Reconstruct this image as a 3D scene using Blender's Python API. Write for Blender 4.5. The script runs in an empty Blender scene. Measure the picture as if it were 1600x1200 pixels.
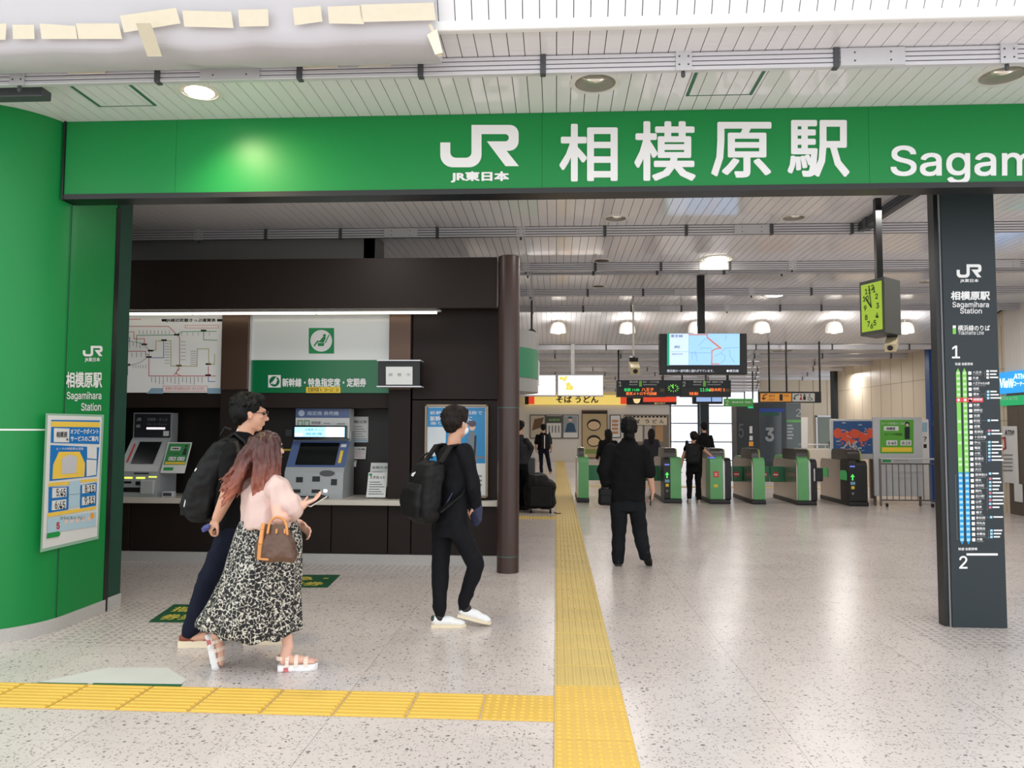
import bpy, bmesh, math, random
from mathutils import Vector, Matrix, noise
from math import sin, cos, pi, sqrt, radians
S = bpy.context.scene
C = S.collection

# ---------------------------------------------------------------- camera
CAMH = 1.55
CR = Matrix(((0.998356, -0.0079, -0.0568), (0.057378, 0.059036, 0.9966), (0, 0, 0)))  # filled below
def _axes():
    Y = Vector((69.0, 71.0, 1200.0)).normalized()
    h = Vector((1, .0045, 0))
    D = Y.cross(h).normalized()
    if D.y < 0: D = -D
    X = D.cross(Y).normalized()
    if X.x < 0: X = -X
    return X, Y, -D
AX, AY, AZ = _axes()            # world axes seen in camera coordinates (x right, y down, z ahead)
def ray(px, py):
    c = Vector((px - 800, py - 600, 1200.0))
    return Vector((AX.dot(c), AY.dot(c), AZ.dot(c)))
def U(px, py, X=None, Y=None, Z=None):
    """point of the place on the plane X=, Y= or Z= that the photograph shows at this pixel"""
    d = ray(px, py)
    t = X / d.x if X is not None else Y / d.y if Y is not None else (Z - CAMH) / d.z
    return Vector((0, 0, CAMH)) + d * t
cam = bpy.data.objects.new('camera', bpy.data.cameras.new('camera'))
C.objects.link(cam)
M = Matrix(((AX.x, -AX.y, -AX.z, 0), (AY.x, -AY.y, -AY.z, 0), (AZ.x, -AZ.y, -AZ.z, CAMH), (0, 0, 0, 1)))
cam.matrix_world = M
cam.data.sensor_width = 36.0
cam.data.lens = 27.0
cam.data.clip_end = 300
S.camera = cam

# ---------------------------------------------------------------- daylight and exposure
W = bpy.data.worlds.new('daylight'); S.world = W; W.use_nodes = True
bg = W.node_tree.nodes['Background']
bg.inputs[0].default_value = (0.93, 0.97, 1.0, 1)
bg.inputs[1].default_value = 1.85
S.view_settings.view_transform = 'Standard'
S.view_settings.look = 'None'
S.view_settings.exposure = 0.1
S.view_settings.gamma = 1
S.view_settings.use_curve_mapping = False
S.cycles.caustics_reflective = False
S.cycles.caustics_refractive = False
S.cycles.sample_clamp_indirect = 4.0

# ---------------------------------------------------------------- materials
def lin(c):
    c = c / 255.0
    return c / 12.92 if c <= 0.04045 else ((c + 0.055) / 1.055) ** 2.4
def col(r, g, b): return (lin(r), lin(g), lin(b), 1)
_m = {}
def mat(name, rgb=(200, 200, 200), rough=.5, metal=0, emit=None, es=1, coat=0, spec=.5, bump=None, trans=0, vary=0):
    if name in _m: return _m[name]
    m = bpy.data.materials.new(name); m.use_nodes = True
    n = m.node_tree.nodes; l = m.node_tree.links; b = n['Principled BSDF']
    b.inputs['Base Color'].default_value = col(*rgb)
    b.inputs['Roughness'].default_value = rough
    b.inputs['Metallic'].default_value = metal
    b.inputs['Coat Weight'].default_value = coat
    b.inputs['Specular IOR Level'].default_value = spec
    b.inputs['Transmission Weight'].default_value = trans
    if emit:
        b.inputs['Emission Color'].default_value = col(*emit)
        b.inputs['Emission Strength'].default_value = es
    if bump or vary:
        tc = n.new('ShaderNodeTexCoord'); nz = n.new('ShaderNodeTexNoise')
        nz.inputs['Scale'].default_value = bump[0] if bump else 3
        nz.inputs['Detail'].default_value = 4
        l.new(tc.outputs['Object'], nz.inputs['Vector'])
        if bump:
            bp = n.new('ShaderNodeBump'); bp.inputs['Strength'].default_value = bump[1]; bp.inputs['Distance'].default_value = .01
            l.new(nz.outputs[0], bp.inputs['Height']); l.new(bp.outputs[0], b.inputs['Normal'])
        if vary:
            mx = n.new('ShaderNodeMix'); mx.data_type = 'RGBA'
            c = col(*rgb)
            mx.inputs['A'].default_value = tuple(x * (1 - vary) for x in c[:3]) + (1,)
            mx.inputs['B'].default_value = tuple(min(1, x * (1 + vary)) for x in c[:3]) + (1,)
            l.new(nz.outputs[0], mx.inputs['Factor']); l.new(mx.outputs['Result'], b.inputs['Base Color'])
    _m[name] = m
    return m
GREEN = mat('green_panel', (17, 132, 63), .42, spec=.35)
GREEN_DK = mat('green_frame', (16, 64, 48), .65)
BLACK = mat('black_metal', (18, 18, 18), .35)
BLACKP = mat('black_plastic', (22, 22, 24), .45)
WHITE_PT = mat('white_print', (235, 235, 235), .5)
BLACK_PT = mat('black_print', (25, 25, 25), .6)
GREY_PT = mat('grey_print', (130, 130, 132), .6)
RED_PT = mat('red_print', (205, 40, 45), .5)
BLUE_PT = mat('blue_print', (30, 110, 190), .5)
YEL_PT = mat('yellow_print', (240, 205, 60), .5)
GRN_PT = mat('green_print', (20, 150, 70), .5)
PAPER = mat('paper', (225, 226, 224), .45)
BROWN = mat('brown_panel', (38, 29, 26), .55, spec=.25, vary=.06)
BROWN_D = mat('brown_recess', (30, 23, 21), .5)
BROWN_L = mat('bronze_pier', (96, 74, 62), .38, metal=.5)
SLATE = mat('slate_panel', (48, 56, 60), .5, spec=.3)
ALU = mat('aluminium', (214, 213, 218), .35, metal=.25)
ALU_P = mat('aluminium_plate', (205, 205, 208), .4, metal=.3)
DKGREY = mat('dark_grey_metal', (72, 74, 78), .45)
STEEL = mat('stainless_steel', (190, 180, 172), .28, metal=.85)
CEILW = mat('ceiling_white', (234, 233, 235), .13, coat=.2)
CEILB = mat('ceiling_joint', (70, 70, 70), .8)
STONE = mat('kerb_stone', (185, 182, 178), .5, vary=.12, bump=(60, .1))
WALLW = mat('wall_white', (226, 222, 214), .35)
WALLB = mat('wall_beige', (214, 200, 178), .4)
WALLG = mat('wall_grey', (120, 120, 118), .6)
WHITE = mat('white_paint', (238, 238, 236), .35)

def floor_material():
    m = bpy.data.materials.new('terrazzo_floor'); m.use_nodes = True
    n = m.node_tree.nodes; l = m.node_tree.links; b = n['Principled BSDF']
    tc = n.new('ShaderNodeTexCoord')
    def N(t, **k):
        x = n.new(t)
        for a, v in k.items(): setattr(x, a, v)
        return x
    def math_(op, a, bb=None, c=None):
        x = N('ShaderNodeMath', operation=op)
        for i, v in enumerate((a, bb, c)):
            if v is None: continue
            if isinstance(v, (int, float)): x.inputs[i].default_value = v
            else: l.new(v, x.inputs[i])
        return x.outputs[0]
    def mix(f, a, bb):
        x = N('ShaderNodeMix', data_type='RGBA')
        l.new(f, x.inputs['Factor'])
        for k, v in (('A', a), ('B', bb)):
            if isinstance(v, tuple): x.inputs[k].default_value = v
            else: l.new(v, x.inputs[k])
        return x.outputs['Result']
    sep = N('ShaderNodeSeparateXYZ'); l.new(tc.outputs['Object'], sep.inputs[0])
    x, y = sep.outputs[0], sep.outputs[1]
    big = N('ShaderNodeTexNoise'); big.inputs['Scale'].default_value = .9; big.inputs['Detail'].default_value = 5
    l.new(tc.outputs['Object'], big.inputs['Vector'])
    base = mix(big.outputs[0], col(204, 193, 188), col(229, 218, 212))
    # per tile tone
    wn = N('ShaderNodeTexWhiteNoise', noise_dimensions='2D')
    cb = N('ShaderNodeCombineXYZ')
    l.new(math_('FLOOR', math_('DIVIDE', math_('ADD', x, .012), .4)), cb.inputs[0]); l.new(math_('FLOOR', math_('DIVIDE', math_('ADD', y, .03), .4)), cb.inputs[1])
    l.new(cb.outputs[0], wn.inputs['Vector'])
    tone = math_('MULTIPLY_ADD', wn.outputs['Value'], .07, .95)
    tm = N('ShaderNodeVectorMath', operation='SCALE'); l.new(base, tm.inputs[0]); l.new(tone, tm.inputs['Scale'])
    base = tm.outputs[0]
    # chips
    for sc, thr, c, dens in ((60, .24, col(104, 95, 92), .58), (34, .20, col(66, 61, 60), .76), (85, .26, col(135, 120, 112), .6)):
        v = N('ShaderNodeTexVoronoi'); v.inputs['Scale'].default_value = sc
        nz = N('ShaderNodeTexNoise'); nz.inputs['Scale'].default_value = sc * 2.2
        ad = N('ShaderNodeVectorMath', operation='MULTIPLY_ADD'); ad.inputs[1].default_value = (.02, .02, .02)
        l.new(tc.outputs['Object'], nz.inputs['Vector']); l.new(nz.outputs['Color'], ad.inputs[0]); l.new(tc.outputs['Object'], ad.inputs[2])
        l.new(ad.outputs[0], v.inputs['Vector'])
        s2 = N('ShaderNodeSeparateColor'); l.new(v.outputs['Color'], s2.inputs[0])
        on = math_('GREATER_THAN', s2.outputs[0], dens)
        sz = math_('MULTIPLY', s2.outputs[1], thr * 1.9)
        f = math_('MULTIPLY', math_('LESS_THAN', v.outputs['Distance'], sz), on)
        base = mix(math_('MULTIPLY', f, .72), base, c)
    # joints
    def joint(co, off, step, w):
        p = math_('PINGPONG', math_('SUBTRACT', co, off), step / 2)
        return math_('LESS_THAN', p, w)
    j = math_('MAXIMUM', joint(x, -.012, 1.2, .0022), math_('MAXIMUM', joint(y, 4.17, 1.2, .0016), math_('MULTIPLY', math_('MAXIMUM', joint(x, -.012, .4, .0012), joint(y, 4.17, .4, .0012)), .45)))
    jn = N('ShaderNodeTexNoise'); jn.inputs['Scale'].default_value = 1.7; l.new(tc.outputs['Object'], jn.inputs['Vector'])
    j = math_('MULTIPLY', j, math_('MULTIPLY_ADD', jn.outputs[0], 1.4, -.1))
    base = mix(math_('MULTIPLY', j, .8), base, col(95, 88, 84))
    # rows of grey warning dots beside the column, the right pillar and the counter kerb
    def band(co, a, bb): return math_('MULTIPLY', math_('GREATER_THAN', co, a), math_('LESS_THAN', co, bb))
    cx = math_('PINGPONG', x, .035); cy = math_('PINGPONG', y, .035)
    dd = math_('SQRT', math_('ADD', math_('MULTIPLY', cx, cx), math_('MULTIPLY', cy, cy)))
    dot = math_('LESS_THAN', dd, .019)
    zone = math_('MAXIMUM', math_('MAXIMUM', math_('MULTIPLY', band(y, 5.4, 6.75), band(x, -3.9, -2.75)), math_('MULTIPLY', band(y, 5.75, 6.75), band(x, 2.75, 6))),
                 math_('MULTIPLY', band(y, 8.35, 8.75), band(x, -6, -.9)))
    base = mix(math_('MULTIPLY', math_('MULTIPLY', dot, zone), .38), base, col(120, 116, 112))
    l.new(base, b.inputs['Base Color'])
    b.inputs['Roughness'].default_value = .24
    b.inputs['Specular IOR Level'].default_value = .55
    return m
TERRAZZO = floor_material()

# ---------------------------------------------------------------- mesh builder
EACH = {'white_box', 'blue_field', 'yellow_field', 'pale_field', 'pale_icons', 'rim', 'orange_line', 'red_block', 'lit_slots', 'slots', 'blue_corner', 'dishes', 'edge_strip', 'white_dashes', 'red_seafood', 'blossoms', 'dark_shape', 'notice', 'header_icons', 'bracket_plate', 'handles', 'display_white', 'picture', 'door_frame'}
class MB:
    def __init__(s): s.v = []; s.f = []
    def add(s, vs, fs):
        o = len(s.v); s.v += [Vector(p) for p in vs]; s.f += [tuple(i + o for i in f) for f in fs]; return s
    def box(s, a, b, M=None):
        x0, y0, z0 = a; x1, y1, z1 = b
        vs = [Vector(p) for p in ((x0, y0, z0), (x1, y0, z0), (x1, y1, z0), (x0, y1, z0), (x0, y0, z1), (x1, y0, z1), (x1, y1, z1), (x0, y1, z1))]
        if M: vs = [M @ p for p in vs]
        return s.add(vs, [(0, 3, 2, 1), (4, 5, 6, 7), (0, 1, 5, 4), (1, 2, 6, 5), (2, 3, 7, 6), (3, 0, 4, 7)])
    def rbox(s, a, b, r=.01, M=None, seg=2):
        bm = bmesh.new(); bmesh.ops.create_cube(bm, size=1)
        for v in bm.verts:
            v.co = Vector([a[i] + (v.co[i] + .5) * (b[i] - a[i]) for i in range(3)])
        bmesh.ops.bevel(bm, geom=bm.edges[:], offset=r, segments=seg, profile=.5, affect='EDGES')
        vs = [M @ v.co if M else v.co.copy() for v in bm.verts]; fs = [tuple(v.index for v in f.verts) for f in bm.faces]
        bm.free(); return s.add(vs, fs)
    def quad(s, a, b, c, d): return s.add([a, b, c, d], [(0, 1, 2, 3)])
    def prism(s, poly, ex, M=None):
        """closed polygon (3d points) pushed along the vector ex"""
        n = len(poly); P = [Vector(p) for p in poly]; Q = [p + Vector(ex) for p in P]
        vs = P + Q
        if M: vs = [M @ p for p in vs]
        return s.add(vs, [tuple(range(n))[::-1], tuple(range(n, 2 * n))] + [(i, (i + 1) % n, n + (i + 1) % n, n + i) for i in range(n)])
    def loft(s, rings, cap=True, closed=True):
        n = len(rings[0]); o = len(s.v); fs = []
        for r in rings: s.v += [Vector(p) for p in r]
        for k in range(len(rings) - 1):
            for i in range(n if closed else n - 1):
                j = (i + 1) % n
                s.f.append((o + k * n + i, o + k * n + j, o + (k + 1) * n + j, o + (k + 1) * n + i))
        if cap:
            s.f.append(tuple(o + i for i in range(n))[::-1]); s.f.append(tuple(o + (len(rings) - 1) * n + i for i in range(n)))
        return s
    def tube(s, pts, r, seg=10, cap=True):
        pts = [Vector(p) for p in pts]; rs = r if isinstance(r, (list, tuple)) else [r] * len(pts)
        rings = []; up = None
        for i, p in enumerate(pts):
            d = (pts[min(i + 1, len(pts) - 1)] - pts[max(i - 1, 0)]).normalized()
            if up is None:
                up = Vector((0, 0, 1)) if abs(d.z) < .9 else Vector((1, 0, 0))
            a = d.cross(up).normalized(); bb = a.cross(d).normalized(); up = bb
            rings.append([p + (a * cos(2 * pi * k / seg) + bb * sin(2 * pi * k / seg)) * rs[i] for k in range(seg)])
        return s.loft(rings, cap)
    def lathe(s, c, prof, seg=24, M=None):
        c = Vector(c)
        rings = [[c + Vector((max(r, 1e-4) * cos(2 * pi * k / seg), max(r, 1e-4) * sin(2 * pi * k / seg), z)) for k in range(seg)] for r, z in prof]
        if M: rings = [[M @ p for p in r] for r in rings]
        return s.loft(rings)
    def ell(s, c, r, M=None, u=14, w=9):
        c = Vector(c); rings = []
        for i in range(w + 1):
            a = -pi / 2 + pi * i / w; ca = max(cos(a), .02)
            ring = [Vector((r[0] * ca * cos(2 * pi * k / u), r[1] * ca * sin(2 * pi * k / u), r[2] * sin(a))) for k in range(u)]
            rings.append([c + (M @ p if M else p) for p in ring])
        return s.loft(rings)
    def cap(s, p0, p1, r0, r1, seg=14):
        """tapered capsule"""
        p0 = Vector(p0); p1 = Vector(p1); d = (p1 - p0); L = d.length; d = d.normalized() if L > 1e-6 else Vector((0, 0, 1))
        a = d.cross(Vector((0, 0, 1)) if abs(d.z) < .9 else Vector((1, 0, 0))).normalized(); b = a.cross(d)
        pr = [(-r0 * cos(t), r0 * sin(t)) for t in (.05, .5, 1.0, pi / 2)] + [(L + r1 * sin(t), r1 * cos(t)) for t in (0, .55, 1.05, 1.52)]
        rings = [[p0 + d * h + (a * cos(2 * pi * k / seg) + b * sin(2 * pi * k / seg)) * rr for k in range(seg)] for h, rr in pr]
        return s.loft(rings)
    def rect(s, fr, x0, y0, x1, y1, e=.001):
        return s.add([fr(x0, y0, e), fr(x1, y0, e), fr(x1, y1, e), fr(x0, y1, e)], [(0, 1, 2, 3)])
    def disc(s, fr, x, y, r, e=.001, seg=20, ry=None):
        ry = ry or r
        return s.add([fr(x + r * cos(2 * pi * k / seg), y + ry * sin(2 * pi * k / seg), e) for k in range(seg)], [tuple(range(seg))])
    def line(s, fr, pts, w, e=.001):
        for (xa, ya), (xb, yb) in zip(pts, pts[1:]):
            dx, dy = xb - xa, yb - ya; L = sqrt(dx * dx + dy * dy) or 1; nx, ny = -dy / L * w / 2, dx / L * w / 2; ex, ey = dx / L * w / 2, dy / L * w / 2
            s.add([fr(xa - nx - ex, ya - ny - ey, e), fr(xb - nx + ex, yb - ny + ey, e), fr(xb + nx + ex, yb + ny + ey, e), fr(xa + nx - ex, ya + ny - ey, e)], [(0, 1, 2, 3)])
        return s
    def poly(s, fr, pts, e=.001): return s.add([fr(x, y, e) for x, y in pts], [tuple(range(len(pts)))])
    def text(s, fr, body, x, y, h=None, w=None, al='c', e=.0015, bold=0, deep=0):
        """writing in the frame fr; y is its lower edge, h its height, w its greatest width"""
        vs, fs = glyphs(body, bold)
        if not vs: return s
        x0 = min(v.x for v in vs); x1 = max(v.x for v in vs); y0 = min(v.y for v in vs); y1 = max(v.y for v in vs)
        if h is None: h = w * (y1 - y0) / (x1 - x0)
        sy = h / (y1 - y0); sx = sy
        if w is not None: sx = w / (x1 - x0)
        ox = {'c': -(x0 + x1) / 2, 'l': -x0, 'r': -x1}[al]
        s.add([fr(x + (v.x + ox) * sx, y + (v.y - y0) * sy, e + v.z) for v in vs], fs)
        if deep:
            o = len(s.v) - len(vs)
            edges = {}
            for f in fs:
                for a, b in zip(f, f[1:] + f[:1]): edges[(a, b)] = 1
            for (a, b) in list(edges):
                if (b, a) not in edges:
                    va, vb = vs[a], vs[b]
                    q = [fr(x + (t.x + ox) * sx, y + (t.y - y0) * sy, ee) for t, ee in ((va, e), (vb, e), (vb, e - deep), (va, e - deep))]
                    s.add(q, [(0, 3, 2, 1)])
        return s
    def build(s, name, m, parent=None, world=False, smooth=False, origin=True, whole=False):
        vs = s.v
        if name in EACH and parent is not None and world and not whole: return build_each(s, name, m, parent)[0]
        loc = Vector((0, 0, 0))
        if parent is not None:
            if world:
                inv = WM[parent.name].inverted(); vs = [inv @ v for v in vs]
        elif origin and vs:
            loc = Vector(((min(v.x for v in vs) + max(v.x for v in vs)) / 2, (min(v.y for v in vs) + max(v.y for v in vs)) / 2, min(v.z for v in vs)))
            vs = [v - loc for v in vs]
        me = bpy.data.meshes.new(name); me.from_pydata([tuple(v) for v in vs], [], s.f); me.update()
        if smooth:
            me.polygons.foreach_set('use_smooth', [True] * len(me.polygons))
            if smooth is not True: me.set_sharp_from_angle(angle=radians(smooth))
        o = bpy.data.objects.new(name, me); C.objects.link(o)
        if m: me.materials.append(m)
        if parent is not None: o.parent = parent; WM[o.name] = WM[parent.name].copy()
        else: o.location = loc; WM[o.name] = Matrix.Translation(loc)
        return o
def build_each(mb, name, m, parent):
    """each separate piece of the builder becomes a part of its own"""
    n = len(mb.v); root = list(range(n))
    def fd(a):
        while root[a] != a: root[a] = root[root[a]]; a = root[a]
        return a
    for f in mb.f:
        for i in f[1:]: root[fd(i)] = fd(f[0])
    comp = {}
    for f in mb.f: comp.setdefault(fd(f[0]), []).append(f)
    out = []
    for fs in comp.values():
        ids = sorted({i for f in fs for i in f}); mp = {j: k for k, j in enumerate(ids)}
        q = MB(); q.v = [mb.v[i] for i in ids]; q.f = [tuple(mp[i] for i in f) for f in fs]
        out.append(q.build(name, m, parent, world=True, whole=True))
    return out
WM = {}
_g = {}
try:
    import os
    SANS = bpy.data.fonts.load(os.path.join(bpy.utils.resource_path('LOCAL'), 'datafiles', 'fonts', 'Inter.woff2'))
except Exception:
    SANS = None
def glyphs(body, bold=0):
    k = (body, bold)
    if k in _g: return _g[k]
    cu = bpy.data.curves.new('t', 'FONT'); cu.body = body; cu.size = 1; cu.resolution_u = 2; cu.fill_mode = 'FRONT'
    if SANS and body.isascii(): cu.font = SANS
    ob = bpy.data.objects.new('t', cu); C.objects.link(ob)
    bpy.context.view_layer.update()
    me = bpy.data.meshes.new_from_object(ob.evaluated_get(bpy.context.evaluated_depsgraph_get()))
    vs = [v.co.copy() for v in me.vertices]; fs = [tuple(p.vertices) for p in me.polygons if p.area > 0]
    bpy.data.objects.remove(ob); bpy.data.curves.remove(cu); bpy.data.meshes.remove(me)
    if bold:                                        # heavier strokes: the same glyph laid again a little off
        b = bold * .8; n = len(vs); sh = [(b, b), (-b, b), (b, -b), (-b, -b)] + ([(b * 1.3, 0), (-b * 1.3, 0), (0, b * 1.3), (0, -b * 1.3)] if len(body) == 1 or bold > .031 else [])
        V, Fc = list(vs), list(fs)
        for q, (dx, dy) in enumerate(sh):
            V += [v + Vector((dx, dy, .00012 * (q + 1))) for v in vs]; Fc += [tuple(i + n * (q + 1) for i in f) for f in fs]
        vs, fs = V, Fc
    _g[k] = (vs, fs)
    return _g[k]
def tag(o, label=None, cat=None, group=None, kind=None):
    if label: o['label'] = label
    if cat: o['category'] = cat
    if group: o['group'] = group
    if kind: o['kind'] = kind
    return o
def thing(name, label, cat, loc=(0, 0, 0), rz=0, group=None):
    o = bpy.data.objects.new(name, None); C.objects.link(o); o.empty_display_size = .1
    o.location = loc; o.rotation_euler = (0, 0, rz)
    WM[o.name] = Matrix.Translation(Vector(loc)) @ Matrix.Rotation(rz, 4, 'Z')
    return tag(o, label, cat, group)
def struct(name, mb, m, **k): return tag(mb.build(name, m, **k), kind='structure')
def kids(o): return [c for c in C.objects if c.parent is o]
def dup(root, loc, rz=None, label=None, group=None):
    r = root.copy(); C.objects.link(r); r.location = loc
    if rz is not None: r.rotation_euler = (0, 0, rz)
    if label: r['label'] = label
    if group: r['group'] = group
    for ch in kids(root):
        c = ch.copy(); C.objects.link(c); c.parent = r
        for g in kids(ch):
            d = g.copy(); C.objects.link(d); d.parent = c
    return r
def frame(o, r, u):
    """sign-plane frame: x to the right, y up, e off the surface"""
    o = Vector(o); r = Vector(r).normalized(); u = Vector(u).normalized(); n = r.cross(u)
    return lambda x, y, e=0: o + r * x + u * y + n * e
class PF:
    """plane frame whose x, y are given as pixels of the photograph and land on a real wall plane"""
    def __init__(s, e_dir, **pl): s.pl = pl; s.n = Vector(e_dir)
    def __call__(s, px, py, e=0): return U(px, -py, **s.pl) + s.n * e
FY = lambda Y: PF((0, -1, 0), Y=Y)
FX = lambda X, sgn=1: PF((sgn, 0, 0), X=X)
# ---------------------------------------------------------------- lamps the place has (ceiling downlights)
ZC, ZL = 3.92, 3.45          # front ceiling, rear ceiling
def lamp(name, loc, power, size=.3, color=(1, .965, .93), spot=None, aim=None, parent=None):
    d = bpy.data.lights.new(name, 'SPOT' if spot else 'AREA'); d.energy = power; d.color = color
    if spot: d.spot_size = radians(spot); d.spot_blend = 1.0; d.shadow_soft_size = size
    else: d.shape = 'DISK'; d.size = size
    o = bpy.data.objects.new(name, d); C.objects.link(o); o.location = loc
    if aim is not None: o.rotation_euler = (Vector(aim) - Vector(loc)).to_track_quat('-Z', 'Y').to_euler()
    return o

# ================================================================ SETTING
XL, XR = -9.0, 8.6
struct('floor', MB().box((-14, -14, -.2), (14, 46, 0)), TERRAZZO, origin=False)
def slats(x0, x1, y0, y1, z0, z1, mb, pitch=.1, gap=.005, th=.012):
    """ceiling panels running away from the camera, an open joint between neighbours"""
    n = int((x1 - x0) / pitch)
    d = Vector((0, y1 - y0, z1 - z0)).normalized(); up = Vector((0, -d.z, d.y)) * th
    for i in range(n):
        a = x0 + i * pitch + gap / 2; b = a + pitch - gap
        v = [Vector((a, y0, z0)), Vector((b, y0, z0)), Vector((b, y1, z1)), Vector((a, y1, z1))]
        mb.add(v + [p + up for p in v], [(0, 3, 2, 1), (4, 5, 6, 7), (0, 1, 5, 4), (1, 2, 6, 5), (2, 3, 7, 6), (3, 0, 4, 7)])
    return mb
YT, BEAMS = 4.43, [4.74, 6.8, 8.86, 10.85, 12.92, 14.66]
c = MB()
slats(XL, XR, YT, 14.9, ZC, ZC, c)
ceiling = struct('ceiling', c, CEILW, origin=False)
struct('ceiling_backing', MB().box((XL, YT, ZC + .02), (XR, 15, ZC + .12)), CEILB, origin=False)
c = MB(); slats(XL, XR, 3.4, YT - .03, ZC + 1.78, ZC + .04, c, pitch=.1)
struct('ceiling_slope', c, CEILW, origin=False)
struct('ceiling_slope_backing', MB().prism([(XL, 3.42, ZC + 1.82), (XL, YT, ZC + .08), (XL, YT + .3, ZC + .12), (XL, YT + .3, ZC + 1.9)], (XR - XL, 0, 0)), CEILB, origin=False)
struct('trim_1', MB().rbox((XL, YT - .04, ZC - .012), (XR, YT + .015, ZC + .05), .012), WHITE, origin=False)
c = MB(); slats(-3, XR, 14.9, 17.1, ZC, ZL, c)
struct('ceiling_step', c, CEILW, origin=False)
c = MB(); slats(-3, 14, 17.1, 39, ZL, ZL, c, pitch=.15)
struct('ceiling_rear', c, CEILW, origin=False)
struct('ceiling_rear_backing', MB().prism([(-3, 14.9, ZC + .03), (-3, 17.1, ZL + .03), (-3, 40, ZL + .03), (-3, 40, ZL + .6), (-3, 14.9, ZC + .6)], (17, 0, 0)), CEILB, origin=False)

# beams: ribbed aluminium rails with plates and brackets
def beam(Y, x0, x1, z, h, label, plates, brackets, smalls, hn=4, dep=.045, stubs=()):
    t = thing('ceiling_rail', label, 'ceiling rail', ((x0 + x1) / 2, Y, z), 0, 'ribbed aluminium rails under the ceiling')
    m = MB(); s = h / hn; gp = .0028 if Y < 5 else .0042
    for k in range(hn): m.rbox((x0, Y, z + k * s + gp), (x1, Y + dep, z + (k + 1) * s - gp), .003, seg=1)
    m.build('rib', ALU, t, world=True)
    MB().box((x0, Y + .006, z + .004), (x1, Y + dep - .004, z + h - .002)).build('core', DKGREY, t, world=True)
    for px0, px1 in plates:
        a, b = U(px0, 300, Y=Y - .006).x, U(px1, 300, Y=Y - .006).x
        p = MB().box((a, Y - .008, z + .004), (b, Y, z + h - .004)).build('joint_plate', ALU_P, t, world=True)
        bo = MB()
        for fx in (.22, .78):
            for fz in (.28, .72): bo.ell((a + (b - a) * fx, Y - .009, z + h * fz), (.006, .005, .006), u=8, w=4)
        bo.build('bolt', DKGREY, p, world=True)
    for px in smalls:
        a = U(px, 300, Y=Y).x
        p = MB().box((a - .05, Y - .01, z - .004), (a + .05, Y, z + h + .006)).build('joint_plate', ALU_P, t, world=True)
        bo = MB()
        for fx in (-.028, .028):
            for fz in (.28, .72): bo.ell((a + fx, Y - .011, z + h * fz), (.006, .005, .006), u=8, w=4)
        bo.build('bolt', DKGREY, p, world=True)
        MB().cap((a, Y + .02, z), (a, Y + .02, z - .025), .012, .014, 8).build('rail_foot', DKGREY, t, world=True)
    for px in brackets:
        a = U(px, 300, Y=Y).x
        MB().rbox((a - .018, Y - .012, z - .006), (a + .018, Y + dep, z + h + .01), .004, seg=1).build('bracket', DKGREY, t, world=True)
    return t
beam(BEAMS[0], XL, XR, 3.80, .118, 'silver ribbed ceiling rail in front of the green station sign, nearest the camera', [(307, 401), (1318, 1420)], [240, 464, 655, 848, 1311], [20, 1070, 1583])
beam(BEAMS[1], XL, XR, 3.80, .118, 'silver ribbed ceiling rail just behind the green station sign, hidden by it', [(760, 810)], [], [])
beam(BEAMS[2], XL, XR, 3.80, .118, 'silver ribbed ceiling rail crossing just above the dark ticket hall', [(601, 653), (1147, 1201)], [417, 533, 684, 945, 1072, 1205, 1330], [312, 814])
beam(BEAMS[3], -4.5, XR, 3.80, .118, 'silver ribbed ceiling rail right in front of the black screen pole', [(1092, 1137), (1540, 1590)], [930, 1032, 1139], [822, 1236])
beam(11.12, -1.0, XR, 3.80, .05, 'thin silver ceiling rail holding the black screen pole', [(1092, 1137)], [927, 1026, 1130], [825, 1220], hn=2)
beam(BEAMS[4], -4.5, XR, 3.80, .118, 'silver ribbed ceiling rail second from the step down in the ceiling', [(1053, 1088), (1500, 1540)], [918, 1004, 1265], [829, 1172])
beam(BEAMS[5], -4.5, XR, 3.80, .118, 'silver ribbed ceiling rail at the top edge of the ceiling step', [(1030, 1062)], [911, 986, 1063, 1216, 1280], [833, 1134])
for i, yy in enumerate((17.2, 19.3, 21.4, 23.5, 25.6, 27.7, 29.8, 31.9, 34, 36.1)):
    t = thing('ceiling_rail', 'slim grey rail under the low rear ceiling, number %s rail back from the step' % ['first', 'second', 'third', 'fourth', 'fifth', 'sixth', 'seventh', 'eighth', 'ninth', 'tenth'][i], 'ceiling rail', (4, yy, 3.33), 0, 'slim rails under the rear ceiling')
    m = MB(); m.box((-2.5, yy, 3.34), (13, yy + .08, 3.44)); m.build('rib', ALU, t, world=True)
    for k in range(9):
        MB().box((-2.2 + k * 1.65 + (i % 3) * .5, yy - .01, 3.33), (-2.17 + k * 1.65 + (i % 3) * .5, yy + .09, 3.47)).build('bracket', DKGREY, t, world=True)

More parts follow.
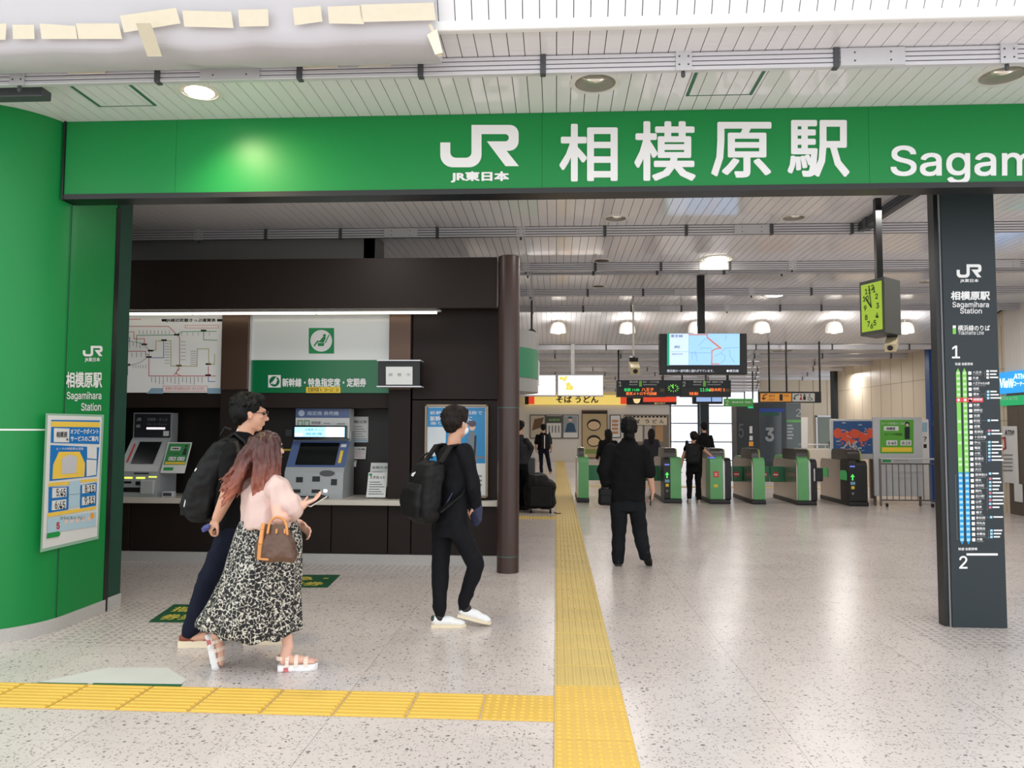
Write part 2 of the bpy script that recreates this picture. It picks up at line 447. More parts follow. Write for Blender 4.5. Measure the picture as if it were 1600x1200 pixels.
# downlights
LENS = mat('lamp_reflector', (225, 215, 200), .15, metal=.7)
RING = mat('lamp_ring', (222, 220, 214), .35)
GLOW = mat('lamp_glow', (255, 250, 240), .5, emit=(255, 246, 228), es=14)
GLOWD = mat('lamp_dim', (230, 225, 215), .5, emit=(255, 240, 220), es=1.2)
DARKL = mat('lamp_off', (96, 74, 60), .5)
def downlight(x, y, z, r, label, glow, group=None):
    t = thing('downlight', label, 'ceiling light', (x, y, z), 0, group)
    MB().lathe((x, y, z), [(r * .98, .012), (r * 1.22, .0), (r * 1.2, -.006), (r * .96, -.008), (r * .95, .01)], 32).build('ring', RING, t, world=True, smooth=40)
    MB().lathe((x, y, z), [(r * .96, -.004), (r * .8, .006), (r * .55, .011), (.001, .012)], 32).build('reflector', LENS if glow is not None else DARKL, t, world=True, smooth=True)
    if glow is GLOWD:
        MB().lathe((x, y, z - .001), [(r * .55, .009), (r * .45, .005), (.001, .004)], 24).build('bulb', glow, t, world=True, smooth=True)
    elif glow is not None:
        MB().lathe((x, y, z - .001), [(r * .8, .004), (r * .72, -.012 - .06 * r * (r > .13)), (r * .4, -.018 - .1 * r * (r > .13)), (.001, -.02 - .12 * r * (r > .13))], 24).build('bulb', glow, t, world=True, smooth=True)
    return t
def dl(px, py, label, glow, r=.12, Z=ZC, group='round downlights in the front ceiling'):
    p = U(px, py, Z=Z); return p, downlight(p.x, p.y, Z, r, label, glow, group)
p, _ = dl(312, 143, 'round downlight glowing warm above the left of the green sign', GLOW, .13)
lamp('downlight_beam', (p.x, p.y, ZC - .03), 105, .08, (1, .84, .5), spot=150, aim=(p.x + 1.1, p.y + .25, ZC - 3))
dl(930, 129, 'round downlight with a grey reflector above the second big character', GLOWD, .145)
dl(1566, 117, 'round downlight at the right edge above the white English name', GLOWD, .145)
dl(962, 341, 'round downlight just behind the green sign, over the tactile path', GLOWD)
dl(940, 407, 'brown unlit downlight ring in front of the third rail', None, .11)
dl(1120, 405, 'brightly lit downlight above the hanging map screen', GLOW, .21)
dl(1210, 460, 'brightly lit downlight to the right of the hanging map screen', GLOW, .19)
dl(935, 447, 'small unlit downlight left of the screen pole', None, .1)
dl(1450, 440, 'round lit downlight between the clock and the dark pillar', GLOWD, .14)
dl(1240, 340, 'faint downlight between two rails right of the middle of the hall', GLOWD, .12)
dl(933, 566, 'lit downlight under the low rear ceiling above the advertising boxes', GLOW, .3, ZL, 'lit downlights in the rear ceiling')
dl(1222, 548, 'lit downlight under the low rear ceiling right of the map screen', GLOWD, .25, ZL, 'lit downlights in the rear ceiling')
for i, (x, y) in enumerate(((-6.5, 7.6), (-2.0, 7.5), (.4, 7.8), (3.4, 7.8), (6.4, 7.8), (.8, 9.9), (4.1, 9.9), (7, 9.9), (1, 12), (4.4, 12), (7.2, 12), (1.2, 13.9), (4.4, 13.9), (7.2, 13.9))):
    lamp('hall_lamp', (x, y, ZC - .13), 13, .35, aim=(x, y, 0))
for i, (x, y) in enumerate(((0, 19), (4, 19), (6.9, 19.5), (1.5, 24), (5.5, 24), (1, 29), (5.5, 29.5), (1, 34.5), (5, 34.5))):
    lamp('hall_lamp', (x, y, ZL - .15), 26, .5, aim=(x, y, 0))
lamp('office_lamp', (8.2, 22.5, 3.2), 30, .6, aim=(8.2, 22.5, 0))

t = thing('cross_rail', 'dark ribbed rail running toward the camera beside the clock pole', 'ceiling rail', (3.47, 8.0, 3.82))
m = MB()
for k in range(3): m.rbox((3.43, 6.95, 3.815 + k * .03), (3.50, 8.85, 3.838 + k * .03), .003, seg=1)
m.build('rib', DKGREY, t, world=True); MB().box((3.44, 6.96, 3.82), (3.49, 8.84, 3.918)).build('core', BLACK, t, world=True)
MB().rbox((3.42, 8.6, 3.79), (3.51, 8.7, 3.92), .004, seg=1).build('clamp', DKGREY, t, world=True)
# hanging white dome lamps in front of the ceiling step
DOME = mat('dome_glass', (245, 240, 232), .3, emit=(255, 240, 225), es=.22)
for px, py, lb in ((872, 510, 'above the advertising boxes, leftmost'), (980, 510, 'between the camera pole and the map screen'), (1088, 509, 'half hidden behind the screen pole'), (1190, 509, 'right of the map screen'), (1303, 509, 'left of the green clock'), (1414, 510, 'right of the green clock')):
    p = U(px, py, Y=15.6)
    t = thing('dome_lamp', 'white dome lamp under the ceiling step, ' + lb, 'ceiling lamp', (p.x, 15.6, p.z - .14), 0, 'white dome lamps under the ceiling step')
    MB().lathe((p.x, 15.6, p.z - .14), [(.02, 0), (.15, .0), (.166, .01), (.166, .06), (.158, .12), (.135, .18), (.09, .215), (.01, .225)], 24).build('dome', DOME, t, world=True, smooth=40)
    MB().lathe((p.x, 15.6, p.z - .155), [(.001, 0), (.05, 0), (.055, .02), (.001, .022)], 16).build('bulb', GLOWD, t, world=True)
    lamp('dome_light', (p.x, 15.3, p.z - .2), 4.0, .3, aim=(p.x, 15.9, 4.2))
    MB().tube([(p.x, 15.6, p.z + .07), (p.x, 15.6, 3.92 - (.7 / 2.2) * .47 + .02)], .012, 8).build('stem', WHITE, t, world=True)

# ---- left green column (rounded corner), kerb, frame
def colplan(off, z0, z1, mb, x_far=-9.0):
    cx, cy, r = -4.42, 5.83, .62 + off
    pts = [(cx + r * cos(a), cy + r * sin(a)) for a in [radians(-90 + 90 * i / 18) for i in range(19)]]
    pts += [(-3.80 + off, 6.36), (x_far, 6.36), (x_far, cy - r)]
    return mb.prism([(x, y, z0) for x, y in pts], (0, 0, z1 - z0))
struct('wall_left_column', colplan(0, .1, ZC, MB()), GREEN, origin=False, smooth=30)
struct('baseboard_column', colplan(.012, 0, .1, MB()), STONE, origin=False)
m = MB()
for a in (-42, ):
    pass
m.box((-3.803, 5.735, .1), (-3.7985, 5.739, 3.34)); struct('trim_2', m, GREEN_DK, origin=False)
# white inlaid line round the column
cx, cy, r = -4.42, 5.83, .623
z = 1.53
m = MB()
pts = [(cx + r * cos(radians(a)), cy + r * sin(radians(a))) for a in range(-88, -11, 4)] + [(cx + r, cy - .1)]
for (xa, ya), (xb, yb) in zip(pts, pts[1:]): m.quad((xa, ya, z - .006), (xb, yb, z - .006), (xb, yb, z + .006), (xa, ya, z + .006))
struct('trim_3', m, WHITE, origin=False)
struct('trim_4', MB().box((-3.83, 6.34, 0), (-3.795, 6.40, 3.45)), BLACK, origin=False)
struct('trim_5', MB().box((-3.90, 6.40, .1), (-3.815, 6.62, 3.9)), GREEN_DK, origin=False)
struct('baseboard_frame', MB().box((-3.91, 6.40, 0), (-3.81, 6.63, .1)), STONE, origin=False)
struct('wall_left', MB().box((-9, 6.5, 0), (-8.9, 9.5, ZC)), BROWN, origin=False)
struct('wall_left_front', MB().box((-9.1, 6.3, 0), (-3.92, 6.62, ZC)), GREEN_DK, origin=False)

# ---- right of the opening: the lintel ends beyond the frame; wall on the right of the hall
struct('wall_right', MB().box((XR, 6.2, 0), (XR + .2, 24, ZC + .05)), WALLB, origin=False)
m = MB()
for k in range(14):
    y = 15.3 + k * .62
    m.box((XR - .004, y, .0), (XR + .01, y + .008, 3.6))
for zz in (2.75, 1.75): m.box((XR - .004, 14.9, zz), (XR + .01, 24, zz + .01))
struct('trim_6', m, mat('panel_joint', (160, 146, 126), .7), origin=False)
# brown shutters in the right wall
m = MB()
for k in range(16):
    y = 9.4 + k * .36
    m.rbox((XR - .03, y, 0), (XR, y + .352, 2.35), .006, seg=1)
struct('wall_shutter', m, mat('shutter_brown', (92, 82, 72), .45), origin=False)
m = MB()
for k in range(60): m.box((XR - .012, 9.2 + k * .1, 2.36), (XR, 9.295 + k * .1, ZC))
struct('wall_slats', m, WALLW, origin=False)

# ---- rear of the hall
YB = 38.0
struct('wall_back', MB().box((-3, YB, 0), (5.75, YB + .2, ZL)), WALLW, origin=False)
struct('wall_left_rear', MB().box((-2.1, 16, 0), (-1.9, YB, ZL)), WALLW, origin=False)
struct('wall_left_mid', MB().box((-2.1, 9.6, 0), (-1.0, 16.0, 2.3)), WALLG, origin=False)
struct('wall_left_upper', MB().box((-4.6, 9.6, 2.3), (-4.4, 16.2, ZC)), WALLG, origin=False)
struct('wall_back_left', MB().box((-4.6, 16.0, 0), (-1.9, 16.2, ZC)), WALLG, origin=False)
# window wall at the far right: two bays of panes between dark posts
GLASSB = mat('window_glass', (250, 252, 255), .05, emit=(235, 245, 255), es=1.0)
for i, (a, b) in enumerate(((1047, 1092), (1105, 1165))):
    xa, xb = U(a, 680, Y=YB).x, U(b, 680, Y=YB).x
    m = MB()
    for z in (.05, .95, 1.85, 2.7, 3.4): m.box((xa, YB - .03, z), (xb, YB + .03, z + .05))
    for x in (xa, xb - .06): m.box((x, YB - .04, 0), (x + .06, YB + .04, ZL))
    o = struct('window_%d' % (i + 1), m, DKGREY, origin=False)
    MB().box((xa, YB + .0, .05), (xb, YB + .015, 3.42)).build('pane', GLASSB, o, world=True)
xa, xb = U(1092, 680, Y=YB).x, U(1105, 680, Y=YB).x
struct('wall_post', MB().box((xa, YB - .5, 0), (xb, YB + .1, ZL)), SLATE, origin=False)
# station office: facing wall beyond the right wall, grey corner pillar
struct('wall_office', MB().box((7.6, 29, 0), (13.9, 29.2, ZL)), WALLB, origin=False)
struct('wall_office_pillar', MB().box((8.5, 24, 0), (8.85, 24.35, ZL)), SLATE, origin=False)
m = MB()
for k in range(6): m.box((9 + k * .5, 28.99, 0), (9.012 + k * .5, 29, ZL))
struct('trim_7', m, mat('panel_joint', (160, 146, 126), .7), origin=False)
d = struct('door_1', MB().rbox((9.62, 28.93, 0), (10.1, 28.99, 2.05), .01), mat('door_green_grey', (120, 132, 122), .45), origin=False)
MB().cap((10.02, 28.9, 1.0), (10.02, 28.9, 1.15), .014, .014, 8).build('door_handle', BLACK, d, world=True)
MB().box((9.56, 28.94, 0), (9.62, 29, 2.1)).box((10.1, 28.94, 0), (10.16, 29, 2.1)).box((9.56, 28.94, 2.05), (10.16, 29, 2.11)).build('door_frame', ALU, d, world=True)
# ================================================================ TICKET HALL (dark brown front)
XE = -.66
struct('baseboard_ticket_hall', MB().box((-8.9, 8.79, 0), (XE, 9.0, .11)), STONE, origin=False)
m = MB()
for a, b in ((-8.9, -5.0), (-4.99, -3.79), (-3.78, -2.6), (-2.59, -1.94), (-1.93, -1.67), (-1.66, XE)): m.rbox((a, 8.82, .11), (b, 9.0, .68), .004, seg=1)
struct('wall_ticket_hall_lower', m, BROWN, origin=False)
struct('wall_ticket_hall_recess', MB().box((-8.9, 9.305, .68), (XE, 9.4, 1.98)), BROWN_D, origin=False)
struct('wall_ticket_hall_header', MB().box((-8.9, 8.86, 1.79), (-1.94, 9.3, 1.963)), BROWN, origin=False)
struct('wall_ticket_hall_upper', MB().box((-8.9, 8.874, 1.964), (-1.94, 9.0, 2.95)), BROWN, origin=False)
m = MB()
m.rbox((-3.925, 8.76, 2.0), (-3.60, 8.9, 2.93), .006, seg=1); m.rbox((-1.935, 8.76, 2.0), (-1.68, 8.9, 2.93), .006, seg=1)
struct('wall_ticket_hall_piers', m, BROWN_L, origin=False)
m = MB(); m.box((-3.925, 8.78, .747), (-3.60, 9.3, 2.0)); m.box((-1.935, 8.78, .747), (-1.68, 9.3, 2.0))
m.rbox((-1.66, 8.785, .75), (XE, 9.3, 1.88), .004, seg=1); m.rbox((-1.66, 8.785, 1.89), (XE, 9.3, 2.93), .004, seg=1)
struct('wall_ticket_hall_piers_lower', m, BROWN, origin=False)
m = MB().box((-8.9, 8.40, 2.89), (XE, 8.5, 3.455)); m.box((-8.9, 8.5, 2.93), (XE, 9.6, 3.44)); m.box((XE - .15, 8.9, 0), (XE, 9.6, 2.95))
struct('wall_ticket_hall_fascia', m, BROWN, origin=False)
struct('wall_upper_grey', MB().box((-8.9, 8.96, 3.44), (-2.2, 9.1, ZC)), WALLG, origin=False)
struct('wall_upper_return', MB().box((-2.3, 8.96, 3.44), (-2.2, 9.6, ZC)), DKGREY, origin=False)
cw = tag(MB().rbox((-5.6, 8.6, .685), (-3.7, 9.3, .745), .006).build('ticket_counter', mat('counter_stone', (208, 200, 188), .35, vary=.05), None), 'pale stone counter top under the grey ticket machine, left part', 'counter')
cw = tag(MB().rbox((-3.69, 8.6, .685), (-1.62, 9.3, .745), .006).build('ticket_counter', mat('counter_stone'), None), 'pale stone counter top under the blue-framed ticket machine', 'counter')
cw = tag(MB().rbox((-1.61, 8.62, .685), (XE, 8.78, .745), .006).build('ticket_counter', mat('counter_stone'), None), 'narrow pale ledge below the blue poster, right end by the round pillar', 'counter')

# round brown pillar
t = thing('round_pillar', 'round dark brown pillar at the right end of the ticket hall', 'pillar', (-.525, 8.45, 0))
MB().lathe((-.525, 8.45, 0), [(.12, 0), (.121, 0), (.121, 3.46), (.11, 3.47), (.001, 3.47)], 40).build('shaft', mat('pillar_brown', (66, 48, 44), .38), t, world=True, smooth=40)
for z in (1.78, .17): MB().lathe((-.525, 8.45, z), [(.1, 0), (.1225, 0), (.1225, .012), (.1, .012)], 40).build('ring', mat('ring_teal', (66, 96, 86), .4), t, world=True)
# tube light under the fascia
TUBE = mat('tube_glow', (255, 255, 245), .4, emit=(255, 246, 220), es=3.0)
t = thing('tube_light', 'long thin tube light under the ticket hall fascia', 'lamp', (-3.2, 8.56, 2.86))
MB().rbox((-5.6, 8.54, 2.875), (-1.3, 8.6, 2.893), .004, seg=1).build('housing', ALU, t, world=True)
for a, b in ((-5.55, -4.2), (-4.18, -2.75), (-2.73, -1.35)): MB().tube([(a, 8.57, 2.864), (b, 8.57, 2.864)], .014, 10).build('tube', TUBE, t, world=True)

# ---- fare map board
def F8(Y): return FY(Y)
t = thing('fare_map_board', 'white railway fare map board with coloured lines above the grey ticket machine', 'sign', (-4.56, 8.85, 1.97))
MB().box((-5.6, 8.845, 1.965), (-3.93, 8.87, 2.92)).build('panel', mat('board_white', (226, 227, 226), .25, emit=(255, 252, 245), es=.12), t, world=True)
f = FY(8.843)
def z4(x, y): return (180 + x / 4.617, -(380 + y / 4.617))     # pixels of my close view
def L(mb, pts, w=.9): mb.line(f, [z4(*p) for p in pts], w)
red, grn, blu, yel, gry, lred = MB(), MB(), MB(), MB(), MB(), MB()
L(red, [(40, 600), (385, 600), (440, 655), (465, 680), (465, 880), (440, 940), (470, 955)]); L(red, [(465, 905), (425, 950)])
L(red, [(243, 820), (243, 958), (725, 958)]); L(red, [(672, 890), (672, 950)]); L(red, [(35, 780), (220, 780), (220, 800), (240, 805)])
L(lred, [(40, 550), (185, 550)]); L(lred, [(38, 640), (135, 640), (135, 690), (212, 690), (212, 730)])
L(grn, [(155, 725), (155, 665), (440, 662), (480, 638), (730, 636)]); L(grn, [(638, 636), (638, 697), (735, 700)])
L(blu, [(262, 826), (350, 826), (350, 705)]); L(blu, [(25, 912), (60, 912), (90, 880), (90, 950), (40, 960)]); L(blu, [(672, 960), (672, 998), (720, 998)]); L(blu, [(38, 680), (105, 680), (105, 710)])
L(yel, [(270, 775), (295, 770), (295, 705), (402, 705), (402, 885), (590, 888), (593, 762), (675, 762), (675, 870), (715, 875), (718, 800)])
L(gry, [(36, 712), (120, 708), (200, 725), (250, 775), (240, 820), (180, 860), (100, 885), (30, 885)], .7)
tick, blk = MB(), MB()
for i in range(9): L(tick, [(175 + i * 27, 630), (175 + i * 27, 655)], .7)
for i in range(7): L(tick, [(55 + i * 25, 715), (55 + i * 25, 742 + (i % 3) * 8)], .7)
for i in range(6): L(tick, [(55 + i * 33, 790), (55 + i * 33, 820)], .7)
for i in range(14): L(tick, [(263 + i * 28, 966), (263 + i * 28, 1000 + (i % 4) * 6)], .8)
for i in range(8): L(tick, [(360, 725 + i * 20), (392, 725 + i * 20)], .6)
for i in range(7): L(tick, [(545, 780 + i * 16), (585, 780 + i * 16)], .6)
for i in range(6): L(tick, [(480 + i * 40, 645), (480 + i * 40, 665)], .6)
for i in range(6): L(tick, [(474, 710 + i * 26), (508, 710 + i * 26)], .6)
for i in range(6): L(tick, [(130 + i * 18, 880), (130 + i * 18, 900)], .6)
for x, y in ((210, 730), (256, 775), (243, 821), (445, 660), (352, 700), (460, 884), (672, 872), (670, 952), (90, 876), (638, 630)): blk.rect(f, *(z4(x - 20, y + 6)), *(z4(x + 20, y - 6)))
x0, y0 = z4(370, 572); x1, _ = z4(725, 572)
L(blk, [(345, 556), (363, 556)], 4); L(blk, [(745, 556), (763, 556)], 4)
blk.text(f, 'JR線近距離きっぷ運賃表', (x0 + x1) / 2, y0, 6.2, x1 - x0, bold=.03)
a = z4(345, 1067); b = z4(665, 1030); pin = MB()
for q in ([(345, 1030), (665, 1030), (665, 1067), (345, 1067), (345, 1030)], [(505, 592), (745, 592), (745, 612), (505, 612), (505, 592)]): L(lred, q, .6)
lred.text(f, '乗車券の有効期限はお買い求め当日限り', (a[0] + b[0]) / 2, a[1] + 2, 4.2, 62)
sky = MB().poly(f, [z4(225, 1085), z4(262, 1045), z4(345, 1045), z4(345, 1085)]).poly(f, [z4(665, 1085), z4(665, 1045), z4(778, 1045), z4(778, 1085)])
for o, mm, nm in ((red, RED_PT, 'red_line'), (grn, GRN_PT, 'green_line'), (blu, BLUE_PT, 'blue_line'), (yel, mat('olive_print', (190, 175, 60)), 'yellow_line'), (gry, GREY_PT, 'grey_line'), (lred, mat('salmon_print', (225, 90, 90)), 'orange_line'), (tick, GREY_PT, 'station_marks'), (blk, BLACK_PT, 'lettering'), (sky, mat('pale_blue_print', (160, 195, 215)), 'blue_corner')):
    o.build(nm, mm, t, world=True)

# ---- seat reservation board (grey glass above, green band below)
t = thing('reservation_board', 'green and pale grey seat reservation board with white characters above the blue ticket machine', 'sign', (-2.76, 8.85, 1.97))
MB().box((-3.6, 8.845, 1.965), (-1.935, 8.87, 2.35)).build('green_band', mat('board_green', (0, 98, 56), .3, emit=(0, 98, 56), es=.15), t, world=True)
MB().box((-3.6, 8.845, 2.352), (-1.935, 8.87, 2.92)).build('glass_panel', mat('board_grey', (204, 206, 204), .15, emit=(220, 222, 220), es=.1), t, world=True)
MB().box((-3.605, 8.80, 1.965), (-3.59, 8.86, 2.92)).build('edge_strip', ALU_P, t, world=True)
f = FY(8.843)
sq = MB().rect(f, 482.5, -552.5, 522, -512.5).build('seat_sign', mat('seat_green', (20, 140, 80)), t, world=True)
wh = MB().disc(f, 502, -532.5, 17, .002, 28).build('seat_disc', WHITE_PT, sq, world=True)
m = MB()
def zz(x, y): return (380 + x / 3.334, -(440 + y / 3.334))
m.disc(f, *zz(424, 281), 2.4, .003)
m.line(f, [zz(371, 333), zz(388, 312), zz(408, 312)], 2.2, .003); m.poly(f, [zz(404, 318), zz(398, 308), zz(418, 286), zz(432, 292), zz(420, 318)], .003)
m.line(f, [zz(447, 279), zz(428, 318)], 1.6, .003); m.poly(f, [zz(388, 320), zz(424, 320), zz(420, 336), zz(390, 336)], .003)
m.build('seat_figure', mat('seat_green'), sq, world=True)
w_ = MB(); w_.rect(f, *zz(130, 552), *zz(196, 487))
w_.text(f, '新幹線・特急指定席・定期券', *zz(204, 549), h=14, w=131, al='l', bold=.035); w_.build('lettering', WHITE_PT, t, world=True)
g_ = MB().disc(f, *zz(163, 520), 8, .003, 24); g_.build('seat_mark', mat('board_green'), t, world=True)
m = MB().line(f, [zz(148, 530), zz(156, 524), zz(172, 502)], 2, .004).poly(f, [zz(152, 535), zz(170, 508), zz(180, 510), zz(170, 535)], .004); m.build('seat_mark_figure', WHITE_PT, t, world=True)
y_ = MB().rect(f, *zz(328, 580), *zz(507, 549), e=.003); y_.build('yellow_label', YEL_PT, t, world=True)
MB().text(f, '営業時間 4：30～23：30', *zz(417, 575), h=7, w=48, e=.004).build('yellow_label_lettering', BLACK_PT, t, world=True)

# ---- black display box hung on the pier
t = thing('hanging_display', 'black display box with a white paper notice on the pier beside the green board', 'display', (U(623, 604, Y=8.5)))
a = U(590, 603, Y=8.45); b = U(656, 564, Y=8.45)
MB().box((a.x, 8.46, a.z), (b.x, 8.62, b.z)).build('case', BLACKP, t, world=True)
MB().box((a.x - .01, 8.44, a.z - .012), (b.x + .02, 8.62, a.z)).box((a.x - .01, 8.44, b.z), (b.x + .01, 8.62, b.z + .012)).build('rim', ALU, t, world=True)
MB().box((a.x + .15, 8.62, a.z + .1), (a.x + .25, 8.765, a.z + .2)).build('bracket', BLACK, t, world=True)
f = FY(8.457)
p = MB().rect(f, 603, -601, 644.5, -573).build('paper_notice', PAPER, t, world=True)
MB().text(f, '調　整　中', 624, -588, 5, 34, e=.002).build('notice_lettering', GREY_PT, p, world=True)

# ---- ticket machines
MACH = mat('machine_grey', (168, 172, 174), .35)
MACHB = mat('machine_blue', (84, 104, 150), .35)
SCR = mat('screen_dark', (16, 20, 22), .12)
def machine(x0, x1, ztop, label, blue, yb=9.2, y1=8.72):
    t = thing('ticket_machine', label, 'ticket machine', ((x0 + x1) / 2, 9.0, .745))
    zc, zm = 1.40, 1.12
    prof = [(yb, .745), (y1, .745), (y1, .80), (y1 + .03, 1.04), (y1 + .07, 1.1), (9.02, zc), (9.05, zc + .03), (9.05, ztop), (yb, ztop)]
    MB().prism([(x0, y, z) for y, z in prof], (x1 - x0, 0, 0)).build('body', MACH, t, world=True)
    W_ = x1 - x0
    # sloped console frame: x across, y up the slope
    fs = frame((x0, y1 + .07, 1.10), (1, 0, 0), (0, 9.02 - y1 - .07, zc - 1.10))
    Ls = sqrt((9.02 - y1 - .07) ** 2 + .3 ** 2)
    if blue: MB().rect(fs, 0.0, .0, W_, Ls, .002).build('blue_surround', MACHB, t, world=True)
    scr = MB(); x_a, x_b = (.10, W_ - .12) if blue else (.12, W_ - .09)
    scr.box((0, 0, 0), (0, 0, 0)) if 0 else None
    q = [fs(x_a, .03, .003), fs(x_b, .03, .003), fs(x_b, Ls - .03, .003), fs(x_a, Ls - .03, .003)]
    scr.prism(q, fs(0, 0, .004) - fs(0, 0, 0)); scr.build('screen', SCR, t, world=True)
    fl = frame((x0, y1, .80), (1, 0, 0), (0, .03, .24))
    return t, fs, fl, W_, Ls
t, fs, fl, W_, Ls = machine(-5.12, -4.64, 1.73, 'grey ticket machine with a dark header and red stripe, left beside the green column', False)
fh = frame((-5.12, 9.048, 1.43), (1, 0, 0), (0, 0, 1))
hd = MB().rect(fh, .015, .0, .465, .285, .002).build('header_panel', mat('header_dark', (52, 52, 58), .3), t, world=True)
m = MB().text(fh, '定期券・きっぷ', .30, .20, .038, .25, e=.004).text(fh, 'チャージ・チャージ', .30, .145, .03, .24, e=.004).text(fh, 'JR', .07, .2, .04, .06, e=.004, bold=.04).rect(fh, .04, .12, .09, .155, .004)
m.build('header_lettering', mat('header_print', (170, 170, 172)), hd, world=True)
MB().rect(fh, .17, .10, .40, .122, .005).build('header_light', mat('pink_glow', (240, 200, 235), emit=(250, 215, 240), es=2.2), hd, world=True)
MB().rect(fh, .38, .02, .45, .08, .005).build('header_card', PAPER, hd, world=True)
MB().rect(fs, .055, .05, .08, Ls - .06, .003).build('red_stripe', RED_PT, t, world=True)
m = MB().rect(fl, .09, .10, .18, .125, .004).rect(fl, .23, .08, .34, .125, .004).rect(fl, .03, .0, .33, .055, .004).rect(fl, .2, .21, .38, .225, .004); m.build('slots', BLACKP, t, world=True)
MB().rect(fl, .09, .155, .19, .175, .004).rect(fl, .23, .155, .34, .175, .004).rect(fl, .38, .17, .48, .185, .004).build('lit_slots', mat('slot_glow', (225, 235, 110), emit=(220, 235, 90), es=1.1), t, world=True)
MB().rbox((-5.12 + .30, 8.70, .78), (-4.66, 8.76, .94), .01).build('tray_cover', mat('machine_light', (188, 190, 190), .4), t, world=True)
t, fs, fl, W_, Ls = machine(-3.13, -2.44, 1.52, 'blue-framed reserved seat ticket machine with a lit display, under the green board', True)
fh = frame((-3.10, 9.0, 1.43), (1, 0, 0), (0, 0, 1))
hd = MB().box((-3.10, 9.0, 1.43), (-2.45, 9.2, 1.785)).build('header_box', PAPER, t, world=True)
MB().rect(fh, 0, .245, .65, .355, .002).build('header_blue', MACHB, hd, world=True)
m = MB().text(fh, '指定席 券売機', .33, .275, .05, .38, e=.004, bold=.02).disc(fh, .07, .30, .038, .004); m.build('header_lettering', mat('header_print_light', (190, 205, 225)), hd, world=True)
m = MB().text(fh, '新幹線', .25, .17, .035, .11, e=.004, bold=.02)
for k in range(4): m.rect(fh, .34, .07 + k * .035, .42, .078 + k * .035, .004)
for k in range(3): m.rect(fh, .50, .09 + k * .04, .60, .1 + k * .04, .004)
m.build('header_small_lettering', GREY_PT, hd, world=True)
m = MB()
for xx, mm in ((.03, 0), (.11, 0)):
    m.line(fh, [(xx, .15), (xx + .055, .15), (xx + .055, .21), (xx, .21), (xx, .15)], .008, .004)
m.build('header_icons', GRN_PT, hd, world=True)
MB().disc(fh, .045, .06, .014, .004).build('red_dot', RED_PT, hd, world=True)
LCD = MB().box((-3.11, 8.985, 1.415), (-2.455, 9.02, 1.435)).rbox((-3.1, 8.93, 1.435), (-2.47, 9.0, 1.585), .006).build('display_case', SCR, t, world=True)
fd = frame((-3.1, 8.929, 1.435), (1, 0, 0), (0, 0, 1))
MB().rect(fd, .015, .015, .615, .13, .001).build('display_picture', mat('lcd_blue', (150, 200, 240), emit=(150, 205, 250), es=1.5), LCD, world=True)
MB().rect(fd, .39, .015, .60, .13, .002).rect(fd, .02, .02, .11, .06, .002).build('display_white', mat('lcd_white', (240, 245, 255), emit=(240, 245, 255), es=1.6), LCD, world=True)
MB().text(fd, '定期券 きっぷ', .25, .085, .03, .22, e=.003, bold=.02).text(fd, '指定席', .25, .035, .03, .2, e=.003, bold=.02).build('display_lettering', mat('lcd_ink', (70, 130, 200), emit=(70, 130, 210), es=.8), LCD, world=True)
MB().rect(fs, W_ - .09, .06, W_ - .055, Ls - .14, .004).build('yellow_stripe', YEL_PT, t, world=True)
MB().rect(fs, W_ - .1, Ls - .09, W_ - .035, Ls - .045, .004).build('white_button_plate', PAPER, t, world=True)
m = MB().rect(fl, .14, .13, .22, .19, .004).rect(fl, .33, .14, .42, .2, .004).rect(fl, .10, .01, .20, .05, .004).rect(fl, .33, .01, .43, .05, .004).rect(fl, .55, .1, .62, .17, .004); m.build('slots', BLACKP, t, world=True)
MB().disc(fl, .5, .235, .09, .004, 24, ry=.035).build('coin_bowl', SCR, t, world=True)
MB().rect(fl, .47, .02, .51, .05, .005).build('slot_light', mat('slot_white', (255, 255, 255), emit=(255, 255, 255), es=2), t, world=True)
MB().box((-3.09, 8.70, .76), (-2.60, 8.72, .775)).build('tray', BLACKP, t, world=True)
# small things on the counter
t = thing('coin_tray', 'small square steel coin tray on the counter beside the grey ticket machine', 'tray', (-4.38, 8.75, .745))
a, b = U(253, 774, Y=8.72), U(270, 766, Y=8.72)
MB().rbox((a.x, 8.72, .745), (b.x, 8.80, .81), .004, seg=1).build('tray_box', ALU, t, world=True)
MB().box((a.x + .015, 8.717, .76), (b.x - .015, 8.72, .795)).build('tray_hollow', DKGREY, t, world=True)
def slant_sheet(name, label, cat, px, Yb, Yt, build):
    """a sheet leaning back: px = lower-left, lower-right, upper-right, upper-left pixels"""
    a, b = U(*px[0], Y=Yb), U(*px[1], Y=Yb); c_, d_ = U(*px[2], Y=Yt), U(*px[3], Y=Yt)
    w = (b - a).length; h = (d_ - a).length; up = (d_ - a); rt = (b - a)
    rt.z = 0; rt.y = 0
    up.x = 0
    t = thing(name, label, cat, tuple(a))
    f = frame(a, rt, up); h = up.length
    MB().prism([f(0, 0), f(w, 0), f(w, h), f(0, h)], f(0, 0, -.006) - f(0, 0)).build('sheet', PAPER, t, world=True)
    build(t, f, w, h); return t
